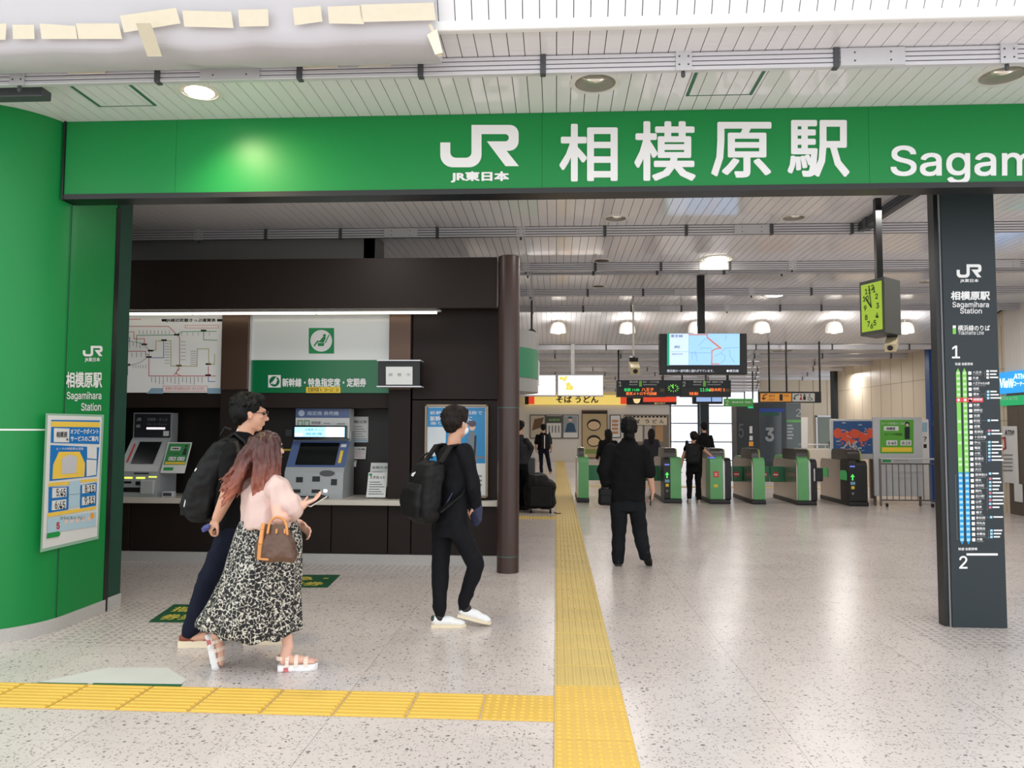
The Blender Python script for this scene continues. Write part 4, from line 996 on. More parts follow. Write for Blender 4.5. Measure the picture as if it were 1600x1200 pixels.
# access hatches in the front ceiling
for nm, pts in (('dark green outlined access hatch in the ceiling at the upper left', ((103, 131), (155, 166), (246, 166), (197, 131))), ('dark green outlined access hatch in the ceiling above the third big character', ((1090, 113), (1073, 149), (1172, 149), (1195, 112)))):
    P = [U(x, y, Z=ZC - .006) for x, y in pts]
    t = thing('access_hatch', nm, 'ceiling hatch', (P[0].x, P[0].y, ZC - .01), 0, None)
    y0, y1 = min(p.y for p in P), max(p.y for p in P); x0, x1 = P[0].x, P[2].x
    x0 = (P[0].x + P[1].x) / 2; x1 = (P[2].x + P[3].x) / 2
    MB().box((x0 - .01, y0, ZC - .004), (x0 + .012, y1, ZC)).box((x1 - .012, y0, ZC - .004), (x1 + .01, y1, ZC)).box((x0, y1 - .006, ZC - .003), (x1, y1, ZC)).box((x0, y0, ZC - .003), (x1, y0 + .006, ZC)).build('outline', mat('hatch_green', (60, 110, 85), .5), t, world=True)
t = thing('cable_box', 'dark grey cable box under the ceiling at the far upper left', 'box', U(30, 148, Y=4.9))
a, b = U(-60, 152, Y=4.9), U(66, 135, Y=4.9)
MB().rbox((a.x, 4.9, a.z), (b.x, 5.0, b.z), .006, seg=1).build('box', DKGREY, t, world=True)
MB().box((b.x - .3, 4.93, b.z), (b.x - .26, 4.96, ZC)).build('hanger', DKGREY, t, world=True)
# ================================================================ HANGING THINGS IN THE HALL
def hanger(t, pts, r=.018, m_=BLACK, nm='hanger'):
    MB().tube(pts, r, 8).build(nm, m_, t, world=True)
# map screen on its black pole
f = FY(11.74)
a, b = U(1031, 585, Y=11.75), U(1167, 521, Y=11.75)
t = thing('hanging_screen', 'wide hanging screen showing a pale blue line map with an orange route', 'screen', ((a.x + b.x) / 2, 11.8, a.z))
MB().rbox((a.x, 11.75, a.z), (b.x, 11.9, b.z), .01).build('case', BLACKP, t, world=True)
px = U(1095, 480, Y=11.83).x
MB().box((px - .055, 11.8, b.z), (px + .055, 11.86, ZC)).build('pole', BLACK, t, world=True)
def q6(x, y): return (1020 + x / 7.5, -(500 + y / 7.5))
def glow(name, rgb, s=1.0): return mat(name, rgb, .4, emit=rgb, es=s)
scr = MB().rect(f, *q6(185, 528), *q6(1018, 160), .0).build('picture', glow('screen_blue', (150, 196, 240), .75), t, world=True)
f2 = FY(11.737)
MB().rect(f2, *q6(195, 528), *q6(420, 160), 0).build('text_column', glow('screen_pale', (190, 212, 240), .8), scr, world=True)
MB().rect(f2, *q6(168, 535), *q6(195, 158), 0).build('green_edge', glow('screen_green', (20, 160, 120), .6), scr, world=True)
f3 = FY(11.734)
m = MB()
for P in ([(425, 172), (635, 170), (640, 205), (800, 330), (745, 335), (695, 360), (690, 515), (775, 515)], [(640, 205), (720, 275), (790, 330)]): m.line(f3, [q6(*p) for p in P], 1.9, 0)
m.build('orange_route', glow('screen_orange', (205, 140, 120), .5), scr, world=True)
m = MB()
for P in ([(430, 385), (690, 385)], [(460, 370), (462, 460)], [(497, 365), (497, 420)], [(515, 390), (515, 480)], [(720, 425), (800, 385), (850, 330), (1010, 320)], [(800, 390), (850, 420), (840, 470), (790, 510)], [(690, 330), (560, 330)], [(860, 180), (850, 240)], [(540, 300), (625, 210)], [(900, 350), (905, 420), (960, 500)]): m.line(f3, [q6(*p) for p in P], .35, 0)
m.line(f3, [q6(422, 160), q6(422, 528)], .3, 0); m.line(f3, [q6(210, 370), q6(420, 370)], .3, 0)
m.build('thin_lines', glow('screen_ink', (90, 130, 190), .5), scr, world=True)
m = MB().text(f3, '東京線', *q6(280, 205), h=4.6, w=19, e=0, bold=.01).text(f3, '遅延', *q6(285, 330), h=4, w=9, e=0, bold=.01).text(f3, '運転状況', *q6(285, 408), h=2.4, w=17, e=0); m.build('screen_lettering', glow('screen_ink2', (70, 80, 120), .4), scr, world=True)
fb = FY(11.745)
MB().text(fb, '横浜線の一部列車に遅れがでています。', *q6(440, 612), h=4.3, w=73, e=0).text(fb, '●横浜線', *q6(935, 612), h=4.3, w=19, e=0).build('caption_lettering', glow('screen_text', (215, 220, 235), .7), t, world=True)

# green clock on its pole
t = thing('hanging_clock', 'hanging grey box clock with a yellow-green dial showing two minutes to eleven', 'clock', U(1378, 526, Y=7.9))
c0 = U(1377, 482, Y=8.0)
px_ = U(1374, 380, Y=7.9)
MB().box((px_.x - .03, 7.9, 3.08), (px_.x + .03, 7.96, ZC)).build('pole', BLACK, t, world=True)
P = [U(1347, 527, Y=7.75), U(1384, 525, Y=8.02), U(1379, 433, Y=8.02), U(1342, 450, Y=7.75)]
# case as an upright box turned to the left: its dial side looks toward the camera's left
lw = Vector((U(1381, 500, Y=7.70).x, 7.70)); ll = Vector((U(1344, 500, Y=8.15).x, 8.15)); lr = Vector((U(1405, 480, Y=8.02).x, 8.02))
zt, zb = 3.04, 2.52
cn = U(1381, 480, Y=7.72); lf = U(1344, 480, Y=8.12); rg = U(1407, 480, Y=7.95)
def vert(px_b, py_b, px_t, py_t, Y): return U(px_b, py_b, Y=Y), U(px_t, py_t, Y=Y)
Lb, Lt = U(1348, 527, Y=8.10), U(1342, 448, Y=8.10)
Cb, Ct = U(1386, 521, Y=7.80), U(1379, 434, Y=7.80)
Rb, Rt = U(1402, 518, Y=8.05), U(1408, 434, Y=8.05)
xm = lambda p, q_: (p.x + q_.x) / 2
Lx, Cx, Rx = xm(Lb, Lt), xm(Cb, Ct), xm(Rb, Rt)
zt, zb = 3.09, 2.53
A = Vector((Lx, 8.12, 0)); B = Vector((Cx, 7.80, 0)); Cc = Vector((Rx, 8.02, 0)); D = A + (Cc - B)
MB().prism([A + Vector((0, 0, zb)), B + Vector((0, 0, zb)), Cc + Vector((0, 0, zb)), D + Vector((0, 0, zb))], (0, 0, zt - zb)).build('case', mat('clock_grey', (84, 86, 82), .5), t, world=True)
fc = frame(A + Vector((0, 0, zb)), B - A, (0, 0, 1)); Wc = (B - A).length; Hc = zt - zb
MB().prism([fc(.03, .035, .004), fc(Wc - .03, .035, .004), fc(Wc - .03, Hc - .035, .004), fc(.03, Hc - .035, .004)], fc(0, 0, .004) - fc(0, 0)).build('dial', glow('clock_dial', (160, 190, 60), .45), t, world=True)
m = MB()
for k in range(12):
    a_ = radians(90 - 30 * (k + 1)); m.text(fc, str(k + 1), Wc / 2 + cos(a_) * (Wc / 2 - .085), Hc / 2 + sin(a_) * (Hc / 2 - .085) - .028, .056, e=.010, bold=.02)
m.build('numerals', mat('clock_ink', (40, 60, 30)), t, world=True)
ctr = (Wc / 2, Hc / 2)
m = MB().line(fc, [ctr, (Wc / 2 - .02, Hc / 2 + .155)], .012, .012).line(fc, [ctr, (Wc / 2 - .075, Hc / 2 + .1)], .018, .012); m.build('hands', mat('clock_ink'), t, world=True)
def camera_(label, px, py, Y, zt_, s=1.0, dirx=-.3):
    p = U(px, py, Y=Y)
    t = thing('security_camera', label, 'camera', (p.x, Y, p.z))
    M_ = Matrix.Translation(p) @ Matrix.Rotation(dirx, 4, 'Z') @ Matrix.Rotation(radians(22), 4, 'X')
    MB().rbox((-.06 * s, -.16 * s, -.05 * s), (.06 * s, .12 * s, .05 * s), .008, M=M_).build('housing', mat('camera_cream', (205, 190, 150), .45), t, world=True)
    MB().rbox((-.055 * s, .08 * s, .0), (.055 * s, .14 * s, .11 * s), .004, M=M_).build('bracket', BLACKP, t, world=True)
    MB().tube([p + Vector((0, .1 * s, .08)), (p.x, Y + .1 * s, zt_)], .018, 10).build('pole', mat('pole_cream', (196, 190, 178), .4), t, world=True)
    MB().lathe((0, 0, 0), [(.03 * s, 0), (.03 * s, .01), (.001, .012)], 12, M=M_ @ Matrix.Translation((0, -.162 * s, 0)) @ Matrix.Rotation(pi / 2, 4, 'X')).build('lens', BLACK, t, world=True)
camera_('cream security camera on a thin pole left of the map screen', 991, 574, 13.0, ZC, 1.3, 0)
camera_('cream security camera hanging just below the green clock', 1393, 537, 8.0, 2.56, .9, -.5)

# advertising light boxes
for i, (x0, x1, lab) in enumerate(((800, 869, 'glowing white advertising box with small red characters, left of its pair'), (871, 943, 'glowing white advertising box with yellow blossoms, right of its pair'))):
    Y = 17.0
    f = FY(Y - .002)
    a, b = U(x0, 619, Y=Y), U(x1, 585.5, Y=Y)
    t = thing('advertising_box', lab, 'light box', ((a.x + b.x) / 2, Y, a.z), 0, 'advertising light boxes')
    MB().box((a.x, Y, a.z), (b.x, Y + .15, b.z)).build('case', ALU, t, world=True)
    MB().rect(f, x0 + 1.5, -617, x1 - 1.5, -587).build('picture', glow('ad_white', (255, 250, 244), 1.7), t, world=True)
    f2 = FY(Y - .006)
    if i == 0:
        MB().text(f2, 'お知らせの広告', 853, -596, 3.5, 24, e=0).build('blue_lettering', glow('ad_blue', (90, 130, 190), .8), t, world=True)
        m = MB()
        for k in range(3): m.text(f2, '相模原のご案内', 853, -603 - k * 4.2, 2.8, 24 - k * 3, e=0)
        m.build('red_lettering', glow('ad_red', (220, 110, 110), .8), t, world=True)
    else:
        m = MB()
        for x, y, r in ((877, 591, 3), (882, 593, 3), (884, 590, 2.5), (888, 601, 4), (892, 606, 4), (887, 607, 3)): m.disc(f2, x, -y, r, 0)
        m.build('blossoms', glow('ad_orange', (250, 190, 90), 1.0), t, world=True)
        MB().rect(f2, 874, -616, 940, -613, 0).build('foot_band', glow('ad_pale', (245, 215, 190), 1.1), t, world=True)
    MB().box((a.x + .3, Y + .05, b.z), (a.x + .38, Y + .1, ZL)).build('hanger', WHITE, t, world=True)
# platform departure boards
def dep(x0, x1, num, head, rows, label):
    Y = 18.0
    a, b = U(x0, 620, Y=Y), U(x1, 594, Y=Y); f = FY(Y - .003)
    t = thing('departure_board', label, 'departure board', ((a.x + b.x) / 2, Y, a.z), 0, 'platform departure boards')
    MB().box((a.x, Y, a.z), (b.x, Y + .25, U(0, 605, Y=Y).z)).build('led_case', BLACKP, t, world=True)
    MB().box((a.x, Y, U(0, 605, Y=Y).z), (b.x, Y + .25, b.z)).build('header', SLATE, t, world=True)
    MB().text(f, num, x0 + 5, -603.5, 7).text(f, head[0], x0 + 26, -598.5, 3.6, 13).text(f, head[1], x0 + 53, -598.5, 3.2, 25).rect(f, x0 + 19, -601.5, x0 + 32, -600.8).rect(f, x0 + 41, -601.5, x0 + 62, -600.8).build('header_lettering', WHITE_PT, t, world=True)
    MB().rect(f, x0 + 34.5, -604, x0 + 39, -595).build('green_bar', LG, t, world=True)
    g, o = MB(), MB()
    g.text(f, rows[0], x0 + rows[1], -611.5, 5, rows[2], bold=.01); o.text(f, rows[3], x0 + rows[4], -611.5, 5.2, rows[5], bold=.01).text(f, rows[6], x0 + rows[7], -617.5, 5, rows[8], bold=.01)
    g.build('green_leds', glow('led_green', (40, 220, 110), 1.0), t, world=True); o.build('orange_leds', glow('led_orange', (250, 120, 50), 1.2), t, world=True)
    MB().rect(f, x1 - 9, -612, x1 - 2, -607).build('dim_leds', mat('led_dim', (96, 84, 50)), t, world=True)
    for x in (x0 + 3, x1 - 3):
        p = U(x, 590, Y=Y).x
        MB().tube([(p, Y + .1, b.z), (p, Y + .1, ZL)], .02, 8).build('hanger', BLACK, t, world=True)
    return t
dep(964, 1040, '1', ('横浜線', '橋本・八王子方面'), ('各駅 11:00', 23, 24, '八王子', 48, 19, '東京メトロ千代田線', 38, 48), 'departure board of platform 1 with green and orange letters, left of the pair')
dep(1064, 1142, '2', ('横浜線', '町田・東神奈川方面'), ('11:04', 38, 16, '桜木町 2', 57, 23, '快速 横浜', 20, 14), 'departure board of platform 2 with orange letters, right of the pair')
t = thing('platform_clock', 'small round green-lit clock on a grey panel between the two departure boards', 'clock', U(1052, 619, Y=18))
a, b = U(1040.5, 619, Y=18), U(1063.5, 594, Y=18)
MB().box((a.x, 18, a.z), (b.x, 18.2, b.z)).build('panel', SLATE, t, world=True)
f = FY(17.997); m = MB()
for k in range(12):
    a_ = k * pi / 6; m.line(f, [(1052 + 6 * cos(a_), -606.5 + 4.4 * sin(a_)), (1052 + 8.5 * cos(a_), -606.5 + 6 * sin(a_))], .8)
m.line(f, [(1052, -606.5), (1051, -601.5)], .9).line(f, [(1052, -606.5), (1049.5, -603)], 1.1)
m.build('hands', glow('clock_green', (120, 220, 70), .9), t, world=True)
# small screen under board 2
t = thing('small_screen', 'small hanging screen with a pale blue picture under the right departure board', 'screen', U(1108, 631, Y=18.6))
a, b = U(1083, 631, Y=18.6), U(1129, 620, Y=18.6)
MB().box((a.x, 18.6, a.z), (b.x, 18.75, b.z)).build('case', BLACKP, t, world=True)
MB().rect(FY(18.597), 1088, -627.5, 1111, -620.5).rect(FY(18.597), 1112.5, -627.5, 1127.5, -620.5).build('picture', glow('screen_lilac', (150, 180, 230), .8), t, world=True)
MB().box((b.x - .4, 18.65, b.z), (b.x - .36, 18.69, ZL)).build('hanger', BLACK, t, world=True)
# green platform sign far back
t = thing('platform_sign', 'long green sign with a white 2 hanging behind the right departure board', 'sign', U(1155, 635, Y=24))
a, b = U(1132, 635, Y=24), U(1177, 623, Y=24)
MB().box((a.x, 24, a.z), (b.x, 24.12, b.z)).build('panel', glow('sign_green', (60, 130, 60), .3), t, world=True)
MB().text(FY(23.995), '2', 1136, -633, 7.5).text(FY(23.995), '横浜線 町田・新横浜', 1159, -630, 3, 30).build('lettering', WHITE_PT, t, world=True)
for x in (1136, 1176): hanger(t, [(U(x, 600, Y=24.05).x, 24.05, b.z), (U(x, 600, Y=24.05).x, 24.05, ZL)], .025)
# yellow and grey direction sign
Y = 16.9; f = FY(Y - .003)
a, b = U(1187, 629, Y=Y), U(1283, 612, Y=Y)
t = thing('direction_sign', 'hanging yellow and grey direction sign with toilet and wheelchair symbols', 'sign', ((a.x + b.x) / 2, Y, a.z))
MB().box((a.x, Y, a.z), (b.x, Y + .15, b.z)).build('case', BLACKP, t, world=True)
MB().rect(f, 1188, -627.5, 1236.5, -614.5).build('yellow_panel', glow('sign_amber', (205, 135, 45), .3), t, world=True)
MB().rect(f, 1238, -627.5, 1273, -614.5).build('grey_panel', glow('sign_grey', (170, 168, 160), .3), t, world=True)
f2 = FY(Y - .006)
m = MB().line(f2, [(1198, -616), (1193, -618), (1193, -624), (1191, -622)], 1.5, 0).line(f2, [(1193, -624), (1196, -622)], 1.5, 0).text(f2, '出口', 1206, -620, 3.6, 9, e=0, bold=.02).rect(f2, 1218, -626, 1223, -616, 0).text(f2, '改札', 1229, -620, 3.5, 9, e=0).text(f2, 'Exit', 1206, -625.5, 3, 8, e=0)
m.line(f2, [(1248, -616.5), (1242, -618), (1242, -624), (1240, -622)], 1.5, 0)
m.disc(f2, 1257, -617.2, 1.5, 0).poly(f2, [(1255, -625), (1259, -625), (1259, -619), (1255, -619)], 0)
m.disc(f2, 1265, -617, 1.1, 0).line(f2, [(1265, -618.5), (1265.3, -622), (1268, -622), (1269.5, -625)], 1, 0).line(f2, [(1263, -620), (1262.5, -624), (1265, -625.8), (1268, -624.5)], .8, 0)
m.build('symbols', BLACK_PT, t, world=True)
MB().disc(f2, 1251.5, -617.2, 1.5, 0).poly(f2, [(1249, -625), (1254, -625), (1251.5, -618.5)], 0).build('red_symbol', mat('sign_crimson', (170, 30, 50)), t, world=True)
for x in (1202, 1229, 1281): hanger(t, [(U(x, 600, Y=Y + .07).x, Y + .07, b.z), (U(x, 600, Y=Y + .07).x, Y + .07, ZL if Y > 17.1 else 3.5)], .02)

# ================================================================ REAR WALL: NOODLE SHOP
f = FY(YB - .21)
Y = YB - .2
def slab(name, x0, y0, x1, y1, m_, t, Yf=YB - .2, d=.15):
    a, b = U(x0, y1, Y=Yf), U(x1, y0, Y=Yf)
    return MB().box((a.x, Yf, a.z), (b.x, Yf + d, b.z)).build(name, m_, t, world=True)
t = thing('shop_sign', 'long yellow, red and black noodle shop sign band high on the rear wall', 'sign', U(935, 632, Y=Y))
slab('yellow_band', 820, 617.5, 979, 632, glow('soba_yellow', (250, 222, 120), .5), t)
slab('black_band', 979, 617.5, 1057, 632, BLACKP, t)
f1 = FY(Y - .005)
MB().rect(f1, 820, -632, 826, -617.5).build('black_end', BLACK_PT, t, world=True)
MB().rect(f1, 826, -631.5, 835, -617.5).rect(f1, 969.5, -631.5, 979, -617.5).rect(f1, 1005, -628, 1056.5, -620).build('red_block', glow('soba_red', (225, 70, 40), .6), t, world=True)
MB().text(FY(Y - .01), 'そば うどん', 902, -629.5, 11, 66, e=0, bold=.03).build('lettering', BLACK_PT, t, world=True)
MB().text(FY(Y - .01), '毎日できたて', 1031, -631.5, 2.6, 17, e=0).poly(FY(Y - .01), [(989, -623), (1001, -623), (999, -629), (995, -630.5), (991, -629)], 0).build('cream_marks', glow('soba_cream', (245, 215, 150), .7), t, world=True)
def wallposter(name, label, x0, y0, x1, y1, frame_m, fill, extra=None):
    t = thing(name, label, 'poster', U((x0 + x1) / 2, y1, Y=YB - .05), 0, 'posters on the rear wall')
    a, b = U(x0, y1, Y=YB - .08), U(x1, y0, Y=YB - .08)
    MB().box((a.x, YB - .08, a.z), (b.x, YB - .0, b.z)).build('frame', frame_m, t, world=True)
    MB().rect(FY(YB - .085), x0 + 1.2, -(y1 - 1.2), x1 - 1.2, -(y0 + 1.2), .0).build('sheet', fill, t, world=True)
    if extra: extra(t, FY(YB - .09))
    return t
tan = mat('poster_tan', (196, 186, 168)); dgr = mat('poster_dark', (70, 80, 70))
def ex1(t, f):
    MB().poly(f, [(831, -673), (835, -655), (850, -652), (845, -668)], 0).build('dark_shape', mat('poster_brown', (110, 84, 60)), t, world=True)
wallposter('wall_poster', 'brownish poster left in the row on the rear wall', 828, 648, 852, 685, DKGREY, tan, ex1)
def ex2(t, f):
    MB().rect(f, 854, -661, 877, -650, 0).build('dark_heading', dgr, t, world=True); MB().text(f, '相模原', 866, -658, 4, 18, e=.01).build('lettering', mat('poster_lime', (150, 200, 120)), t, world=True)
    m = MB()
    for k in range(4): m.rect(f, 857 + k * 5, -676, 859 + k * 5, -665, 0)
    m.build('lines', GREY_PT, t, world=True)
wallposter('wall_poster', 'middle poster with a dark green heading on the rear wall', 853, 648, 878, 685, DKGREY, PAPER, ex2)
def ex3(t, f):
    MB().rect(f, 880, -676, 902, -650, 0).build('picture', mat('poster_dusty', (150, 160, 165)), t, world=True)
    MB().disc(f, 891, -656, 3, .005).build('face', mat('skin_print'), t, world=True)
    MB().poly(f, [(883, -675), (900, -675), (897, -662), (891, -660), (886, -662)], .005).poly(f, [(887, -654), (895, -654), (893, -651), (889, -651)], .01).build('uniform', mat('uniform_blue', (40, 80, 110)), t, world=True)
wallposter('wall_poster', 'poster of a uniformed figure right in the row on the rear wall', 879, 648, 904, 685, DKGREY, PAPER, ex3)
def ex4(t, f):
    for x, y, r in ((928, 664, 11), (928, 689, 11)):
        MB().disc(f, x, -y, r, 0, ry=r * .85).build('bowl', BLACK_PT, t, world=True); MB().disc(f, x, -y - 1, r * .85, .006, ry=r * .6).build('noodles', mat('noodle', (220, 190, 150)), t, world=True)
    MB().rect(f, 914, -709, 944, -702, 0).build('green_strip', mat('poster_lime2', (130, 150, 80)), t, world=True)
    MB().rect(f, 910, -646.5, 949, -642.5, .0).build('dark_heading', BLACK_PT, t, world=True)
wallposter('noodle_poster', 'tall brown-framed poster with two bowls of noodles on the rear wall', 909, 641, 949, 716, mat('frame_brown', (104, 52, 34)), mat('poster_parch', (190, 170, 130)), ex4)
def ex5(t, f):
    m = MB()
    for k in range(4): m.rect(f, 956, -(660 + k * 6), 966, -(656 + k * 6), 0)
    m.build('dishes', mat('dish_print', (190, 140, 100)), t, world=True)
wallposter('menu_poster', 'narrow white menu poster with dishes right of the noodle poster', 953, 648, 970, 684, DKGREY, PAPER, ex5)
# shop front with curtain lettering
t = thing('noodle_shop', 'noodle shop window front with a cream curtain of black characters', 'shop', U(1010, 712, Y=YB - .1))
slab('window_panel', 975, 648, 1045, 716, mat('shop_dim', (120, 110, 96), .4), t, YB - .06, .05)
slab('curtain', 976, 650, 1042, 664, mat('curtain_cream', (214, 200, 176)), t, YB - .16, .04)
f = FY(YB - .165); m = MB()
for k in range(11): m.rect(f, 977 + k * 6, -652.5, 981 + k * 6, -650, 0)
for ch, x in (('そ', 980), ('ば', 996), ('う', 1011), ('ど', 1023), ('ん', 1034)): m.text(f, ch, x, -661.5, 6.2, 7, e=0, bold=.02)
m.build('curtain_lettering', BLACK_PT, t, world=True)
f = FY(YB - .07)
for x0, y0, x1, y1, c_ in ((992, 665, 1004, 690, (200, 194, 180)), (1024, 663, 1036, 690, (176, 140, 96)), (1007, 664, 1018, 686, (186, 180, 170)), (980, 668, 990, 690, (190, 184, 172))):
    MB().rect(f, x0, -y1, x1, -y0, 0).build('pasted_menu', mat('menu_%d' % x0, c_), t, world=True)

# elevator block with big 3, and dark signs behind the gates
t = thing('elevator', 'dark slate elevator block with a large grey 3 on its glass door', 'elevator', U(1190, 735, Y=28))
a, b = U(1152, 740, Y=28), U(1228, 629, Y=28)
MB().box((a.x, 28, 0), (b.x, 28.8, b.z)).build('shaft', mat('elevator_dark', (44, 50, 56), .35), t, world=True)
MB().rect(FY(27.99), 1186, -722, 1221, -638).build('glass_door', mat('elevator_glass', (70, 78, 84), .15), t, world=True)
MB().text(FY(27.97), '3', 1202.5, -690, 22, 14, bold=.03).build('figure', mat('figure_grey', (150, 154, 156)), t, world=True)
MB().rect(FY(27.98), 1186, -644, 1226, -638).build('blue_band', glow('band_blue', (16, 50, 120), .3), t, world=True)
MB().rect(FY(27.98), 1190, -649, 1218, -645).build('green_band', mat('band_green', (20, 90, 60)), t, world=True)
MB().rect(FY(27.97), 1168.5, -638, 1177, -631.5).build('exit_light', glow('exit_green', (30, 170, 110), .8), t, world=True)
MB().rect(FY(27.97), 1171, -677, 1175.5, -666).rect(FY(27.97), 1171, -688, 1176, -681).build('notice', PAPER, t, world=True)
MB().rect(FY(27.97), 1170, -697, 1177, -690).build('orange_notice', mat('orange_print'), t, world=True)
MB().text(FY(27.96), '5', 1158, -684, 22, 8, bold=.01).build('side_figure', mat('figure_dim', (92, 98, 102)), t, world=True)
t = thing('glass_panel', 'grey glass information panel with a green strip right of the elevator', 'panel', U(1240, 700, Y=28.2))
a, b = U(1229, 700, Y=28.3), U(1251, 630, Y=28.3)
MB().box((a.x, 28.3, 0), (b.x, 28.4, b.z)).build('panel', mat('panel_grey', (86, 96, 98), .25), t, world=True)
MB().rect(FY(28.29), 1229, -660, 1251, -656).build('green_strip', mat('strip_green', (110, 190, 100)), t, world=True)
m = MB()
for k in range(5): m.rect(FY(28.29), 1230, -666 - k * 5, 1238 + (k % 2) * 2, -663.5 - k * 5)
m.text(FY(28.29), '2', 1247.5, -651, 12); m.build('lettering', mat('panel_print', (190, 196, 196)), t, world=True)
t = thing('office_counter', 'white station office counter behind the ticket gates', 'counter', (8.1, 24.6, 0))
a = U(1250, 748, Z=0); 
MB().rbox((7.45, 24.2, 0), (8.45, 24.8, 1.0), .03).build('body', mat('counter_white', (214, 208, 198), .35), t, world=True)
MB().box((7.45, 24.18, 0), (8.45, 24.2, .08)).build('foot', DKGREY, t, world=True)
MB().tube([(7.5, 24.3, 1.12), (8.4, 24.3, 1.12)], .02, 8).tube([(7.6, 24.3, 1), (7.6, 24.3, 1.12)], .015, 8).tube([(8.3, 24.3, 1), (8.3, 24.3, 1.12)], .015, 8).build('rail', ALU, t, world=True)
MB().rect(FY(24.19), 1252, -700, 1262, -652, 0).build('white_panel', PAPER, t, world=True)

# round kiosk corner left behind the pillar
t = thing('kiosk', 'rounded grey kiosk corner with a green stripe behind the round pillar', 'kiosk', (-1.3, 12.6, 0))
def arcprism(cx, cy, r, z0, z1, a0, a1, th):
    m = MB(); n = 20
    o_ = [(cx + r * cos(radians(a0 + (a1 - a0) * i / n)), cy + r * sin(radians(a0 + (a1 - a0) * i / n)), z0) for i in range(n + 1)]
    i_ = [(cx + (r - th) * cos(radians(a0 + (a1 - a0) * i / n)), cy + (r - th) * sin(radians(a0 + (a1 - a0) * i / n)), z0) for i in range(n + 1)][::-1]
    return m.prism(o_ + i_, (0, 0, z1 - z0))
arcprism(-1.4, 12.9, 1.1, 2.16, 3.15, -90, 60, 1.05).build('canopy', mat('kiosk_grey', (160, 160, 158), .35), t, world=True)
arcprism(-1.4, 12.9, 1.11, 2.38, 2.86, -90, -8, .02).build('green_stripe', mat('kiosk_green', (60, 140, 100), .4), t, world=True)
MB().rbox((-1.9, 12.2, 0), (-.85, 14.2, 2.2), .05).build('body', WALLW, t, world=True)
MB().rbox((-.34, 13.0, 2.3), (-.29, 13.25, 2.72), .01).build('white_plate', WHITE, t, world=True)
MB().ell((-.45, 14.0, 3.3), (.09, .09, .09)).cap((-.45, 14, 3.35), (-.45, 14, 3.9), .02, .02, 8).build('dome_camera', DKGREY, t, world=True)

